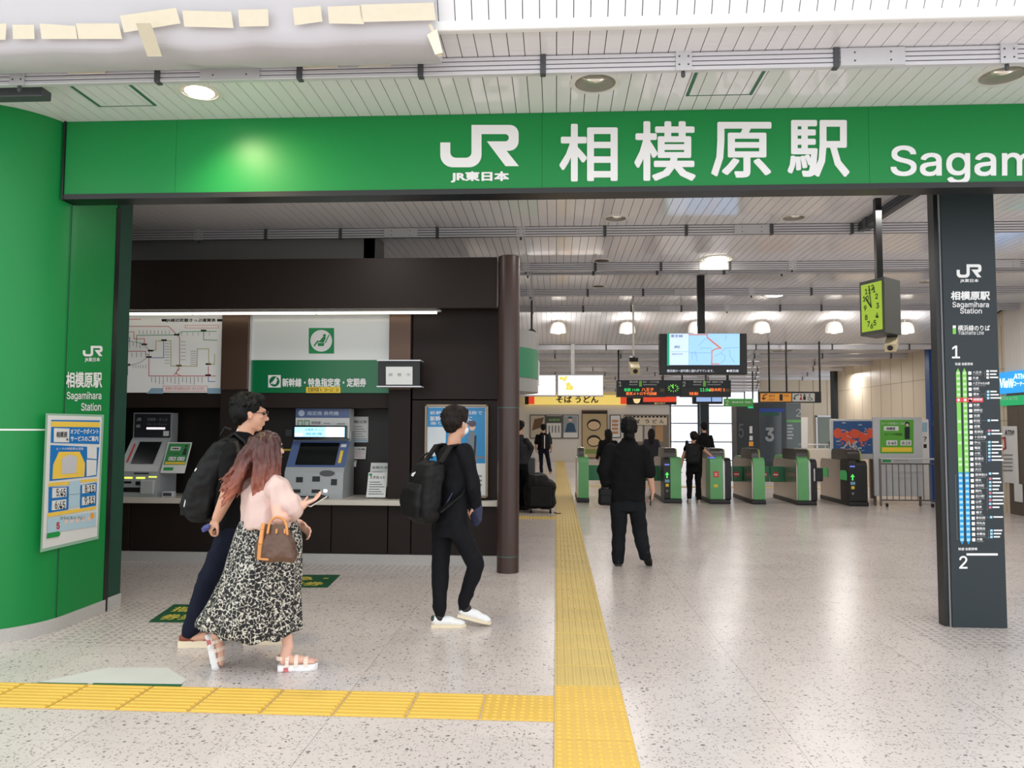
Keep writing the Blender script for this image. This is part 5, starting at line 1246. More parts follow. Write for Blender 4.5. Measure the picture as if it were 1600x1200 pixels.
# ================================================================ TICKET GATES
GG = mat('gate_green', (104, 176, 112), .35); GD = mat('gate_dark_green', (20, 110, 66), .35)
def rrect(y0, y1, z0, z1, r, n=6):
    P = []
    for cy_, cz_, a0 in ((y0 + r, z0 + .02, 180), (y1 - r, z0 + .02, 270), (y1 - r, z1 - r, 0), (y0 + r, z1 - r, 90)):
        rr = .02 if a0 in (180, 270) else r
        cc = (y0 + rr if a0 in (180, 90) and rr == .02 else cy_, cz_)
        if a0 == 270: cc = (y1 - rr, cz_)
        for i in range(n + 1):
            a_ = radians(a0 + 90 * i / n); P.append((cc[0] + rr * cos(a_), cc[1] + rr * sin(a_)))
    return P
def gate(x, y, label, left=None, right='green', L=1.75, w=.30, hump=True, ovals=False):
    """one gate body; x, y = middle of its near end"""
    t = thing('ticket_gate', label, 'ticket gate', (x, y, 0), 0, 'ticket gates')
    def part(nm, x0, x1, y0, y1, z0, z1, r, m_):
        return MB().prism([(x0, a_, b_) for a_, b_ in rrect(y0, y1, z0, z1, r)], (x1 - x0, 0, 0)).build(nm, m_, t, smooth=35)
    part('plinth', -w / 2 - .01, w / 2 + .01, -.02, L + .02, 0, .09, .02, BLACKP)
    part('side_panel', -w / 2, w / 2 - .08, .03, L, .09, .93, .14, STEEL)
    gx0 = -w / 2 + (.13 if left else .022)
    if right == 'black':
        part('shell', gx0, w / 2 - .14, 0, L - .02, .09, 1.0, .13, GG)
        part('black_side', w / 2 - .10, w / 2 + .03, .0, L - .05, .09, .96, .14, BLACKP)
        part('silver_strip', w / 2 - .145, w / 2 - .10, .0, L - .02, .09, .95, .13, ALU)
    elif right == 'green': part('shell', gx0, w / 2, 0, L - .02, .09, .97, .13, GG)
    else: part('shell', gx0, w / 2, .0, L - .02, .09, .93, .12, BLACKP)
    if left: part('panel', -w / 2 - .005, -w / 2 + .13, -.008, .5, .09, .96, .10, BLACKP if left == 'black' else GG)
    if hump:
        h = part('reader', -w / 2 + .02, w / 2 - .1, .12, L * .62, .93, 1.16, .12, mat('hump_dark', (60, 56, 52), .2))
        MB().prism([(w / 2 - .1, a_, b_) for a_, b_ in rrect(.1, L * .62, .9, 1.15, .12)], (.03, 0, 0)).build('hump_trim', mat('hump_gold', (150, 160, 90), .3), t, smooth=35)
    fr = frame((-w / 2, -.009, 0), (1, 0, 0), (0, 0, 1))
    if left == 'black' or right == 'dark':
        xx = .06 if left == 'black' else w / 2
        m = MB().poly(fr, [(xx - .045, .60), (xx, .66), (xx + .045, .60), (xx + .015, .60), (xx + .015, .53), (xx - .015, .53), (xx - .015, .60)], .002); m.build('green_arrow', glow('arrow_green', (70, 210, 90), .9), t)
        MB().rect(fr, xx - .045, .44, xx + .05, .50, .002).build('blue_label', mat('label_blue', (120, 170, 200)), t)
        MB().rect(fr, xx - .03, .35, xx + .035, .41, .002).build('yellow_label', YEL_PT, t); MB().disc(fr, xx, .26, .025, .002).build('white_label', GREY_PT, t)
        MB().rect(fr, xx - .05, .80, xx + .05, .83, .003).build('blue_touch', glow('touch_blue', (110, 120, 220), .6), t)
    if left == 'ic':
        MB().rect(fr, .06, .56, .17, .68, .004).build('red_label', mat('ic_red', (220, 50, 40)), t)
        MB().text(fr, 'IC', .115, .59, .06, .07, e=.006, bold=.02).build('lettering', WHITE_PT, t)
        MB().rect(fr, .07, .35, .15, .41, .004).build('yellow_label', YEL_PT, t)
        MB().box((-w / 2, .05, .955), (-w / 2 + .12, .3, .975)).build('blue_touch', glow('touch_blue2', (90, 110, 230), .8), t)
    if ovals:
        for y0 in (.12, L - .5): MB().prism([(-w / 2 - .012, a_, b_) for a_, b_ in rrect(y0, y0 + .38, .52, .72, .09)], (.01, 0, 0)).build('green_pad', glow('pad_green', (50, 150, 80), .3), t)
    m = MB()
    for k in range(2): m.ell((w / 2 - .06 + k * .04, -.008 if right != 'dark' else .0, .3), (.006, .004, .006), u=8, w=4)
    m.build('screw', DKGREY, t)
    return t
gate(U(911, 785, Z=0).x, 16.5, 'slim green-ended ticket gate beside the tactile path, leftmost of the row', w=.24, hump=True)
gate(2.47, 16.55, 'ticket gate with a black arrow panel, right of the man in black', left='black', w=.36)
gate(3.45, 16.5, 'ticket gate with a red square label where the child touches the reader', left='ic', right='black', w=.40)
gate(4.25, 16.5, 'plain green-ended ticket gate left of the closed green flaps', w=.26)
g5 = gate(5.2, 16.4, 'ticket gate with a black box on its side, right of the closed green flaps', right='black', w=.38)
MB().rbox((.18, -.05, .5), (.33, .35, .78), .02).build('side_box', BLACKP, g5); MB().rbox((.15, -.02, .5), (.18, .3, .76), .01).build('side_plate', ALU, g5)
gate(6.22, 16.3, 'steel-sided ticket gate with green oval pads, rightmost of the row next to the fence', left='black', right='dark', w=.36, ovals=True)
def flap(x0, x1, y, label, side):
    t = thing('gate_flap', label, 'gate flap', ((x0 + x1) / 2, y, .45), 0, 'green gate flaps')
    MB().rbox((x0, y, .42), (x1, y + .04, .76), .015).build('panel', GD, t, world=True)
    fr = frame((x0, y - .001, 0), (1, 0, 0), (0, 0, 1)); cx_ = (x1 - x0) * (.62 if side < 0 else .38)
    MB().disc(fr, cx_, .58, .065, .002).build('red_disc', mat('stop_red', (205, 60, 50)), t, world=True)
    MB().rect(fr, cx_ - .05, .565, cx_ + .05, .595, .004).build('white_bar', WHITE_PT, t, world=True)
flap(3.685, 3.88, 17.3, 'green flap with a red stop disc touching the red label gate', -1)
flap(3.89, 4.12, 17.3, 'green flap with a red stop disc touching the plain green-ended gate from its left', 1)
flap(4.372, 4.70, 17.3, 'green flap with a red stop disc touching the plain green-ended gate from its right', -1)
flap(4.71, 5.018, 17.3, 'green flap with a red stop disc touching the gate with the black box', 1)
MB_ = MB().rbox((.685, 17.3, .42), (1.35, 17.34, .76), .015)
t = thing('gate_flap', 'plain green flap right of the leftmost gate behind the man in black', 'gate flap', (1.05, 17.3, .42), 0, 'green gate flaps'); MB_.build('panel', GD, t, world=True)
t = thing('gate_flap', 'plain green flap between the man in black and the arrow gate', 'gate flap', (2.0, 17.3, .42), 0, 'green gate flaps'); MB().rbox((1.75, 17.3, .42), (2.298, 17.34, .76), .015).build('panel', GD, t, world=True)

# ================================================================ FENCE, GREEN NOTICE BOARD, ADVERT BY THE RIGHT WALL
FS = mat('fence_steel', (110, 100, 94), .35, metal=.6)
def fence(x0, x1, y, label, n):
    t = thing('steel_fence', label, 'fence', ((x0 + x1) / 2, y, 0), 0, 'low steel fences')
    MB().tube([(x0, y, .98), (x1, y, .98)], .018, 8).build('hand_rail', ALU_P, t, world=True)
    MB().tube([(x0, y, .88), (x1, y, .88)], .014, 8).build('upper_bar', FS, t, world=True)
    MB().tube([(x0, y, .14), (x1, y, .14)], .014, 8).build('lower_bar', FS, t, world=True)
    for x in (x0, x1): MB().tube([(x, y, .02), (x, y, .98)], .022, 8).build('post', FS, t, world=True)
    for k in range(1, n): MB().tube([(x0 + (x1 - x0) * k / n, y, .14), (x0 + (x1 - x0) * k / n, y, .88)], .009, 6).build('bar', FS, t, world=True)
    for x in (x0 + .1, x1 - .1):
        MB().lathe((0, 0, 0), [(.001, -.015), (.04, -.015), (.04, .015), (.001, .015)], 14, M=Matrix.Translation((x, y - .05, .045)) @ Matrix.Rotation(pi / 2, 4, 'Y')).build('castor', BLACK, t, world=True)
fence(6.62, 7.72, 16.2, 'low steel bar fence in front of the green notice board', 9)
fence(7.8, 8.5, 16.15, 'shorter low steel bar fence between the notice board and the right wall', 6)
Y = 16.45
t = thing('notice_board', 'tall pale grey board with a green time notice behind the steel fence', 'notice board', ((U(1404, 700, Y=Y).x), Y, 0))
a, b = U(1366, 752, Y=Y), U(1440, 652, Y=Y)
MB().rbox((a.x, Y, .2), (b.x, Y + .05, b.z), .01).build('board', mat('board_silver', (190, 192, 194), .4), t, world=True)
for x in (a.x + .04, b.x - .04): MB().box((x - .02, Y + .05, 0), (x + .02, Y + .09, b.z - .1)).build('leg', FS, t, world=True)
fb = FY(Y - .002); g = MB().rect(fb, 1375, -708.5, 1427.5, -656).build('green_notice', mat('notice_green', (92, 168, 60), .4), t, world=True)
f2 = FY(Y - .005)
MB().rect(f2, 1381, -673, 1404, -666, 0).rect(f2, 1385, -696, 1402, -688, 0).rect(f2, 1407, -696, 1424, -688, 0).text(f2, 'ピーク時間のご案内', 1397, -663.5, 3.4, 38, e=0).build('white_box', PAPER, g, world=True)
MB().rect(f2, 1378, -706, 1425, -699, 0).build('yellow_band', YEL_PT, g, world=True)
f3 = FY(Y - .008)
MB().text(f3, '相模原', 1392, -672, 4.6, 14, e=0, bold=.02).text(f3, 'ピーク時間', 1396, -681, 4.4, 26, e=0).text(f3, '6:45', 1394, -694.5, 4.5, 13, e=0, bold=.02).text(f3, '8:15', 1416, -694.5, 4.5, 13, e=0, bold=.02).build('lettering', BLACK_PT, g, world=True)
MB().disc(f3, 1417.5, -662.5, 3.6, 0).poly(f3, [(1413.5, -686), (1421.5, -686), (1421.5, -667), (1413.5, -667)], 0).build('staff_figure', mat('ink_navy'), g, world=True)
MB().disc(FY(Y - .010), 1417.5, -664, 2.2, 0).build('staff_face', mat('skin_print'), g, world=True)
MB().rect(fb, 1379, -722, 1392, -717.5).build('green_mark', GRN_PT, t, world=True)
MB().text(fb, 'Suica', 1408, -721, 3, 20).build('foot_lettering', GREY_PT, t, world=True)
t = thing('notice_board', 'narrow white information board half hidden right of the green notice board', 'notice board', (U(1446, 700, Y=16.9).x, 16.9, 0))
a, b = U(1439, 745, Y=16.9), U(1451, 655, Y=16.9)
MB().rbox((a.x, 16.9, .0), (b.x, 16.95, b.z), .01).build('board', WHITE, t, world=True)
MB().rect(FY(16.895), 1441, -675, 1449, -660).build('blue_patch', mat('pale_blue_print', (160, 195, 215)), t, world=True)
MB().text(FY(16.895), '？', 1445, -690, 8, 6, bold=.02).rect(FY(16.895), 1443, -700, 1448, -694).build('lettering', BLACK_PT, t, world=True)
# seafood advert
Y = 18.2
t = thing('advert_board', 'framed advert board with red seafood and dark blue stripes behind the rightmost gate', 'advert', (U(1332, 760, Y=Y).x, Y, 0))
a, b = U(1299, 717, Y=Y), U(1367, 655, Y=Y)
MB().rbox((a.x, Y, a.z), (b.x, Y + .1, b.z), .02).build('frame', WHITE, t, world=True)
MB().box((a.x + .05, Y + .02, 0), (a.x + .12, Y + .1, a.z)).build('leg', FS, t, world=True); MB().box((b.x - .12, Y + .02, 0), (b.x - .05, Y + .1, a.z)).build('leg', FS, t, world=True)
fb = FY(Y - .002); f2 = FY(Y - .006); f3 = FY(Y - .01)
g = MB().rect(fb, 1302, -709, 1365, -658).build('picture', glow('ad_navy', (48, 80, 125), .25), t, world=True)
m = MB(); random.seed(8)
for k in range(11): x = 1303 + random.random() * 54; y = 659 + random.random() * 48; m.rect(f2, x, -y - 1.4, min(x + random.uniform(4, 11), 1365), -y, 0)
m.build('white_dashes', WHITE_PT, g, world=True)
m = MB()
for x, y, rx, ry in ((1309, 677, 7, 8), (1322, 682, 8, 7), (1336, 678, 10, 7), (1350, 683, 8, 7), (1360, 677, 5, 8), (1330, 690, 9, 4)): m.disc(f3, x, -y, rx, 0, ry=ry)
for k in range(26):
    x, y = random.uniform(1304, 1362), random.uniform(670, 696); m.disc(FY(Y - .0105 - .0002 * k), x, -y, random.uniform(1.2, 3.2), 0, seg=7, ry=random.uniform(1, 2.6))
m.build('red_seafood', glow('ad_crab', (195, 80, 55), .3), g, world=True)
m = MB()
for P in ([(1318, 700), (1326, 690), (1330, 700), (1338, 690)], [(1312, 704), (1345, 700)], [(1330, 706), (1336, 695), (1342, 706)]): m.line(FY(Y - .014), [(x, -y) for x, y in P], 2.4, 0)
for k in range(16):
    x, y = random.uniform(1304, 1360), random.uniform(660, 708); m.line(FY(Y - .0165), [(x, -y), (x + random.uniform(1, 5), -y - random.uniform(-2, 2))], random.uniform(.5, 1.3), 0)
m.build('white_brush', WHITE_PT, g, world=True)
t = thing('striped_bollard', 'black and yellow striped bollard below the advert board', 'bollard', U(1300, 757, Y=18.1))
for k, (z0, z1) in enumerate(((.02, .15), (.15, .28), (.28, .41), (.41, .54), (.54, .67))):
    MB().box((U(1297, 700, Y=18.07).x, 18.07, z0), (U(1303, 700, Y=18.07).x, 18.15, z1)).build('stripe', YEL_PT if k % 2 else BLACK_PT, t, world=True)
# blue pillar with white toilet figure, ATM signs
t = thing('blue_pillar', 'slim blue pillar with a white arrow and person symbol at the right wall', 'pillar', (8.5, 17.4, 0))
xa = U(1453.5, 640, Y=17.4).x
MB().box((xa, 17.4, 0), (8.59, 17.6, 3.45)).build('shaft', mat('pillar_blue', (24, 72, 140), .35), t, world=True)
fb = FY(17.39); m = MB().line(fb, [(1461, -632), (1457.5, -630), (1461, -627.5)], 1, 0).disc(fb, 1460.5, -646, 1.8, 0).poly(fb, [(1458, -665), (1463, -665), (1463, -649), (1458, -649)], 0)
m.build('symbols', WHITE_PT, t, world=True)
f = FX(XR - .06, -1)
t = thing('cash_machine_sign', 'bright blue sign with white letters on the right wall at the picture edge', 'sign', (XR - .03, 14.2, 2.2))
def xslab(name, px0, px1, z0, z1, m_, t, X=XR - .05, d=.05):
    ya, yb = U(px0, 600, X=X).y, U(px1, 600, X=X).y
    return MB().box((X, min(ya, yb), z0), (X + d, max(ya, yb), z1)).build(name, m_, t, world=True)
xslab('panel', 1561, 1640, 2.27, 2.68, glow('atm_blue', (30, 150, 225), .8), t)
MB().text(f, 'VieW', 1573, -606, 15, 22, bold=.02).text(f, 'ATM', 1593, -592, 8, 17, bold=.02).text(f, 'コーナー', 1593, -603, 7, 18, bold=.02).build('lettering', glow('atm_white', (255, 255, 255), .9), t, world=True)
t = thing('cash_machine_sign', 'lower green sign with small white letters under the blue sign at the picture edge', 'sign', (XR - .03, 14.2, 2.0))
xslab('panel', 1562, 1640, 2.04, 2.22, glow('atm_green', (20, 165, 100), .6), t)
MB().text(f, 'VIEW ALTTE', 1577, -625, 5, 26).build('lettering', WHITE_PT, t, world=True)
t = thing('cash_machine_poster', 'white poster about the cash machine on the brown shutters at the picture edge', 'poster', (XR - .04, 14.3, .6))
xslab('sheet', 1564, 1586, .58, 1.65, PAPER, t, XR - .05, .012)
MB().text(f, 'ATM', 1577, -680, 8, 14, bold=.02).build('lettering', BLACK_PT, t, world=True)
MB().line(f, [(1565, -685), (1570, -684), (1571, -700), (1566, -703)], 2.2, .004).build('red_mark', RED_PT, t, world=True)
m = MB()
for k in range(5): m.rect(f, 1567, -712 - k * 6, 1582, -710 - k * 6)
m.build('lines', GREY_PT, t, world=True)
t = thing('wall_notice', 'small white notice lowest on the brown shutters at the picture edge', 'notice', (XR - .04, 13.6, .4))
xslab('sheet', 1579, 1591, .25, .58, PAPER, t, XR - .05, .012)
# luggage behind the pillar is built with the people
# ================================================================ PEOPLE
def fuse(mb, name, voxel, m, parent, smooth=4, disp=(), cut=None):
    """join overlapping closed shapes into one continuous skin"""
    me = bpy.data.meshes.new('tmp'); me.from_pydata([tuple(v) for v in mb.v], [], mb.f); me.update()
    bm = bmesh.new(); bm.from_mesh(me); bmesh.ops.recalc_face_normals(bm, faces=bm.faces[:]); bm.to_mesh(me); bm.free()
    ob = bpy.data.objects.new('tmp', me); C.objects.link(ob)
    r = ob.modifiers.new('r', 'REMESH'); r.mode = 'VOXEL'; r.voxel_size = voxel
    if smooth: s_ = ob.modifiers.new('s', 'SMOOTH'); s_.iterations = smooth; s_.factor = .5
    bpy.context.view_layer.update()
    out = bpy.data.meshes.new_from_object(ob.evaluated_get(bpy.context.evaluated_depsgraph_get()))
    bpy.data.objects.remove(ob); bpy.data.meshes.remove(me)
    nv = [v.normal.copy() for v in out.vertices]
    for amp, sc, st in disp:
        for v, n in zip(out.vertices, nv):
            p = v.co; q_ = noise.noise(Vector((p.x * sc * st[0], p.y * sc * st[1], p.z * sc * st[2])))
            v.co = p + n * (amp * q_ if amp > 0 else -amp * (.35 - abs(q_) * 1.9))
    q = MB(); q.v = [v.co.copy() for v in out.vertices]; q.f = [tuple(p.vertices) for p in out.polygons]
    bpy.data.meshes.remove(out)
    return q.build(name, m, parent, world=True, smooth=True)
FOLD = ((.010, 7, (1, 1, .6)), (-.010, 6, (1, 1, 1.3)), (.004, 19, (1, 1, .7)))
SKIN = mat('skin', (212, 162, 136), .5, spec=.4); SKIN2 = mat('skin_fair', (226, 180, 160), .5, spec=.4)
CL_BLACK = mat('cloth_black', (13, 13, 15), .85, spec=.2, bump=(70, .15)); CL_BLACK2 = mat('cloth_black_soft', (17, 18, 23), .8, spec=.2, bump=(90, .15))
CL_NAVY = mat('denim_navy', (20, 25, 42), .85, spec=.2, bump=(120, .2)); PACK = mat('pack_nylon', (13, 13, 15), .6, spec=.3, bump=(40, .25))
HAIRB = mat('hair_black', (9, 8, 8), .6, spec=.22); HAIRD = mat('hair_dark_brown', (26, 17, 14), .6, spec=.25)
SHOEW = mat('shoe_white', (236, 236, 236), .5); SOLEC = mat('sole_cream', (232, 218, 190), .6); SHOEB = mat('shoe_black', (20, 19, 19), .5)
def R2(ph): return Matrix.Rotation(radians(ph) - pi / 2, 4, 'Z')        # local +Y = forward at heading ph (degrees from +X)
def fwd(ph): return Vector((cos(radians(ph)), sin(radians(ph)), 0))
def rgt(ph): return Vector((sin(radians(ph)), -cos(radians(ph)), 0))
def ring(c, rx, ry, ph, n=20, tilt=0):
    f, r = fwd(ph), rgt(ph)
    return [Vector(c) + r * (rx * cos(2 * pi * k / n)) + f * (ry * sin(2 * pi * k / n)) + Vector((0, 0, tilt * ry * sin(2 * pi * k / n))) for k in range(n)]
def trunk(mb, secs, ph):
    """secs: (point, half width, half depth)"""
    return mb.loft([ring(c, a, b, ph) for c, a, b in secs])
def head(mb, c, ph, s=1.0, pitch=0):
    M_ = Matrix.Translation(c) @ R2(ph) @ Matrix.Rotation(radians(pitch), 4, 'X') @ Matrix.Scale(s, 4)
    R_ = M_.to_3x3().to_4x4()
    def E(p, r): mb.ell(M_ @ Vector(p), r, R_, u=18, w=12)
    E((0, -.012, .03), (.076, .094, .085)); E((0, .025, -.03), (.064, .066, .075)); E((0, .05, -.088), (.034, .032, .024)); E((0, .02, -.075), (.052, .05, .035))
    E((0, .083, .03), (.045, .012, .012))
    mb.cap(M_ @ Vector((0, .088, .018)), M_ @ Vector((0, .106, -.026)), .008 * s, .014 * s, 10); E((.012, .092, -.03), (.009, .01, .008)); E((-.012, .092, -.03), (.009, .01, .008))
    E((0, .086, -.055), (.023, .011, .0065)); E((0, .083, -.066), (.02, .012, .007))
    E((.042, .06, -.012), (.022, .022, .02)); E((-.042, .06, -.012), (.022, .022, .02))
    for sx in (-1, 1):
        E((sx * .076, -.005, -.008), (.009, .018, .031)); E((sx * .081, -.014, .004), (.006, .012, .018))
    return M_
def hand(mb, w, d, n, side=1, curl=.5, s=1.0, thumb=1.0):
    """w wrist, d along the palm, n out of the back of the hand; thumb toward side * (d x n)"""
    d = Vector(d).normalized(); n = Vector(n); n = (n - d * n.dot(d)).normalized(); x = d.cross(n) * side
    def P(a, b, c_): return Vector(w) + (x * a + d * b + n * c_) * s
    B = Matrix((x, d, n)).transposed().to_4x4()
    mb.ell(P(0, .045, 0), (.039 * s, .052 * s, .016 * s), B, u=16, w=9); mb.ell(P(0, .075, 0), (.038 * s, .02 * s, .013 * s), B, u=16, w=8)
    for i, (fx, L) in enumerate(((.030, .066), (.010, .078), (-.011, .074), (-.030, .058))):
        p = P(fx, .083, 0); a_ = .25 + curl * .4; rr = (.0092 - .0008 * (i == 3)) * s
        for k, l in enumerate((.45, .32, .23)):
            nx = p + (d * cos(a_) - n * sin(a_)) * (L * l * s) + x * (fx * .06 * s)
            mb.cap(p, nx, rr, rr * .93, 8); p = nx; rr *= .93; a_ += curl * (.75 + .06 * i)
    p = P(.026, .018, -.004)
    q_ = p + (x * .62 + d * .7 - n * .35) .normalized() * .042 * s * thumb; mb.cap(p, q_, .013 * s, .0105 * s, 8)
    r_ = q_ + (x * .15 + d * .85 - n * .5).normalized() * .034 * s; mb.cap(q_, r_, .0105 * s, .0085 * s, 8)
def foot_frame(p, ph, pitch=0, roll=0):
    """p = point under the heel; pitch lifts the heel (degrees) about the toes"""
    T = Matrix.Translation(Vector(p)) @ R2(ph)
    if pitch: T = T @ Matrix.Translation((0, .17, 0)) @ Matrix.Rotation(-radians(pitch), 4, 'X') @ Matrix.Translation((0, -.17, 0))
    return T
SOLE = [(-.028, -.065), (.028, -.065), (.036, -.04), (.034, .02), (.044, .09), (.045, .14), (.034, .185), (.01, .205), (-.014, .20), (-.034, .17), (-.042, .12), (-.034, .05), (-.03, .0), (-.034, -.04)]
def shoe(t, M_, up_m, sole_m, s=1.0, h=.024, low=True, extra=None, nm='shoe'):
    m = MB()
    R_ = M_.to_3x3().to_4x4()
    def E(p, r): m.ell(M_ @ (Vector(p) * s), tuple(v * s for v in r), R_, u=16, w=10)
    E((0, -.015, .05), (.036, .052, .04)); E((0, .05, .046), (.039, .08, .038)); E((.001, .12, .036), (.042, .07, .028)); E((.002, .15, .03), (.04, .05, .024)); E((0, -.01, .075), (.031, .038, .02))
    sh = fuse(m, nm, .006, up_m, t, 3)
    P = [M_ @ (Vector((x, y, 0)) * s) for x, y in SOLE]; up = (M_.to_3x3() @ Vector((0, 0, 1))) * h * s
    MB().prism(P, up).build('sole', sole_m, sh, world=True, smooth=40)
    return sh
def pack_body(secs, w, ph, r=.05, n=7):
    """rounded bag: secs = (centre, half thickness back-to-front, half width)"""
    rings = []
    f, rg = fwd(ph), rgt(ph)
    for c_, th, hw in secs:
        ring_ = []
        for k in range(28):
            a_ = 2 * pi * k / 28; ca, sa = cos(a_), sin(a_)
            e_ = .55
            x_ = (abs(ca) ** e_) * (1 if ca >= 0 else -1) * hw; y_ = (abs(sa) ** e_) * (1 if sa >= 0 else -1) * th
            ring_.append(Vector(c_) + rg * x_ + f * y_)
        rings.append(ring_)
    return MB().loft(rings)
def strap(t, pts, w, m_, nm='strap', par=None):
    """flat band following the points; w = half width vector"""
    m = MB(); w = Vector(w)
    for k in range(len(pts) - 1):
        a_, b_ = Vector(pts[k]), Vector(pts[k + 1]); d_ = (b_ - a_).normalized(); n_ = d_.cross(w).normalized() * .006
        m.add([a_ - w - n_, a_ + w - n_, b_ + w - n_, b_ - w - n_, a_ - w + n_, a_ + w + n_, b_ + w + n_, b_ - w + n_], [(0, 3, 2, 1), (4, 5, 6, 7), (0, 1, 5, 4), (1, 2, 6, 5), (2, 3, 7, 6), (3, 0, 4, 7)])
    return m.build(nm, m_, par or t, world=True)
def short_hair(c, ph, s, m_, t, tufts=26, seed=1, fringe=True, nape=-.035):
    m = MB(); M_ = Matrix.Translation(c) @ R2(ph) @ Matrix.Scale(s, 4); R_ = M_.to_3x3().to_4x4(); random.seed(seed)
    def E(p, r): m.ell(M_ @ Vector(p), r, R_, u=18, w=12)
    E((0, -.02, .05), (.089, .104, .084)); E((0, -.05, .01), (.082, .072, .085)); E((0, -.055, nape), (.06, .05, .05)); E((0, .035, .085), (.07, .062, .042))
    for sx in (-1, 1): E((sx * .07, .01, .035), (.02, .05, .045)); E((sx * .073, -.035, .0), (.016, .035, .045))
    for k in range(tufts):
        a_ = random.uniform(0, 2 * pi); el = random.uniform(-.1, 1.2); r0 = Vector((.078 * cos(a_) * cos(el), -.02 + .09 * sin(a_) * cos(el), .05 + .078 * sin(el)))
        if r0.y > .05 and r0.z < .06: continue
        d_ = Vector((cos(a_) * .5, sin(a_) * .5, -.35 + random.uniform(-.3, .5)))
        m.cap(M_ @ r0, M_ @ (r0 + d_.normalized() * random.uniform(.02, .04)), .012 * s, .004 * s, 6)
    if fringe:
        for k in range(7):
            x = -.055 + k * .018; m.cap(M_ @ Vector((x, .07, .085)), M_ @ Vector((x * 1.08 + random.uniform(-.008, .008), .096 - abs(x) * .35, .038 + random.uniform(-.008, .012))), .014 * s, .005 * s, 7)
    return fuse(m, 'hair', .006 if s >= .99 else .008, m_, t, 2, ((.006, 45, (1, 1, .35)), (.004, 90, (1, 1, .3))))
def ellM(c, r, ph): return (Vector(c), r, R2(ph).to_3x3().to_4x4())

def onto(o, px, py):
    """where the photograph's pixel falls on this mesh: point and outward normal"""
    from mathutils.bvhtree import BVHTree
    L = WM[o.name]; me = o.data
    tr = BVHTree.FromPolygons([L @ v.co for v in me.vertices], [tuple(p.vertices) for p in me.polygons])
    h = tr.ray_cast(Vector((0, 0, CAMH)), ray(px, py).normalized())
    while h[0] is None and px < 900: px += 2; h = tr.ray_cast(Vector((0, 0, CAMH)), ray(px, py).normalized())
    n = h[1]; return h[0], (n if n.dot(ray(px, py)) < 0 else -n)
def patch(o, px, py, pts, nm, m_, par, e=.003):
    """small flat mark lying on the surface; pts in metres around the point"""
    p, n = onto(o, px, py); r = Vector((0, 0, 1)).cross(n).normalized(); u_ = n.cross(r)
    return MB().prism([p + r * x + u_ * y - n * .006 for x, y in pts], n * (e + .006)).build(nm, m_, par, world=True)
# ---------- 1: man with glasses and a backpack (walking right, behind the woman)
Y0 = 5.42
def Pm(px, py, dy=0): return U(px, py, Y=Y0 + dy)
hc = Pm(392, 647)
base = U(330, 1000, Z=0)
t = thing('person', 'man in black T-shirt and glasses walking behind the woman in the patterned skirt', 'person', (Pm(350, 900).x, Y0, 0))
ph = 12
ch, pv = Pm(370, 712), Pm(366, 828)
shR, shL = ch + rgt(ph) * .175 + Vector((0, 0, .045)), ch - rgt(ph) * .175 + Vector((0, 0, .045))
hR, hL = pv + rgt(ph) * .09, pv - rgt(ph) * .09
elR, wrR = Pm(358, 768, -.26), Pm(339, 810, -.24)
elL, wrL = Pm(395, 770, .2), Pm(425, 800, .2)
knR, anR = Pm(326, 905, -.04), Pm(299, 984, .0)
knL, anL = Pm(392, 905, .10), Pm(398, 985, .10)
b = MB()
head(b, hc, 24, 1.08, -4)
nk = Pm(380, 683)
b.cap(hc + Vector((-.01, 0, -.06)), nk, .058, .064, 14)
trunk(b, [(pv + Vector((0, 0, -.06)), .15, .11), (pv + Vector((0, 0, .04)), .155, .12), (Pm(366, 785), .14, .115), (Pm(368, 745), .155, .12), (ch, .17, .115), (Pm(374, 697), .13, .09), (Pm(378, 688), .07, .06)], ph)
for s_, e_, w_ in ((shR, elR, wrR), (shL, elL, wrL)):
    b.cap(s_, e_, .062, .052); b.cap(e_, w_, .053, .034)
for h_, k_, a_ in ((hR, knR, anR), (hL, knL, anL)):
    b.cap(h_, k_, .082, .058); b.cap(k_, a_, .055, .038); b.ell(a_ + fwd(ph) * .06 + Vector((0, 0, -.05)), (.05, .09, .035), R2(ph).to_3x3().to_4x4())
dR = (Pm(331, 822, -.24) - wrR)
hand(b, wrR, dR, (-.6, -.6, .1), -1, 1.2, 1.05)
hand(b, wrL, (.5, .1, -.5), (0, 1, .2), 1, .6)
fuse(b, 'body', .0065, SKIN, t, 3)
c_ = MB()
trunk(c_, [(pv + Vector((0, 0, -.02)), .175, .135), (Pm(366, 785), .165, .135), (Pm(368, 745), .178, .14), (ch, .19, .135), (Pm(373, 696), .165, .115), (Pm(376, 684), .105, .09), (Pm(379, 675), .078, .074)], ph)
sl = elR + (shR - elR) * .28
c_.cap(shR, sl, .078, .076); c_.cap(shL, elL + (shL - elL) * .25, .072, .068)
fuse(c_, 'shirt', .009, CL_BLACK, t, 4, FOLD)
c_ = MB()
trunk(c_, [(pv + Vector((0, 0, -.12)), .16, .125), (pv + Vector((0, 0, -.02)), .172, .13), (pv + Vector((0, 0, .06)), .165, .128)], ph)
for h_, k_, a_ in ((hR, knR, anR), (hL, knL, anL)):
    c_.cap(h_ + Vector((0, 0, -.02)), k_, .098, .074); c_.cap(k_, a_ + Vector((0, 0, -.01)), .072, .062)
fuse(c_, 'trousers', .009, CL_NAVY, t, 4, FOLD)
BRN = mat('shoe_brown', (128, 62, 40), .5)
M_ = foot_frame((anR.x - .01, anR.y, 0), ph, 0); shoe(t, M_, BRN, SOLEC, 1.12, .04)
M_ = foot_frame((anL.x, anL.y, 0), ph, 0); shoe(t, M_, BRN, SOLEC, 1.12, .04)
short_hair(hc + Vector((-.012, 0, .012)), 24, 1.13, HAIRB, t, 60, 5)
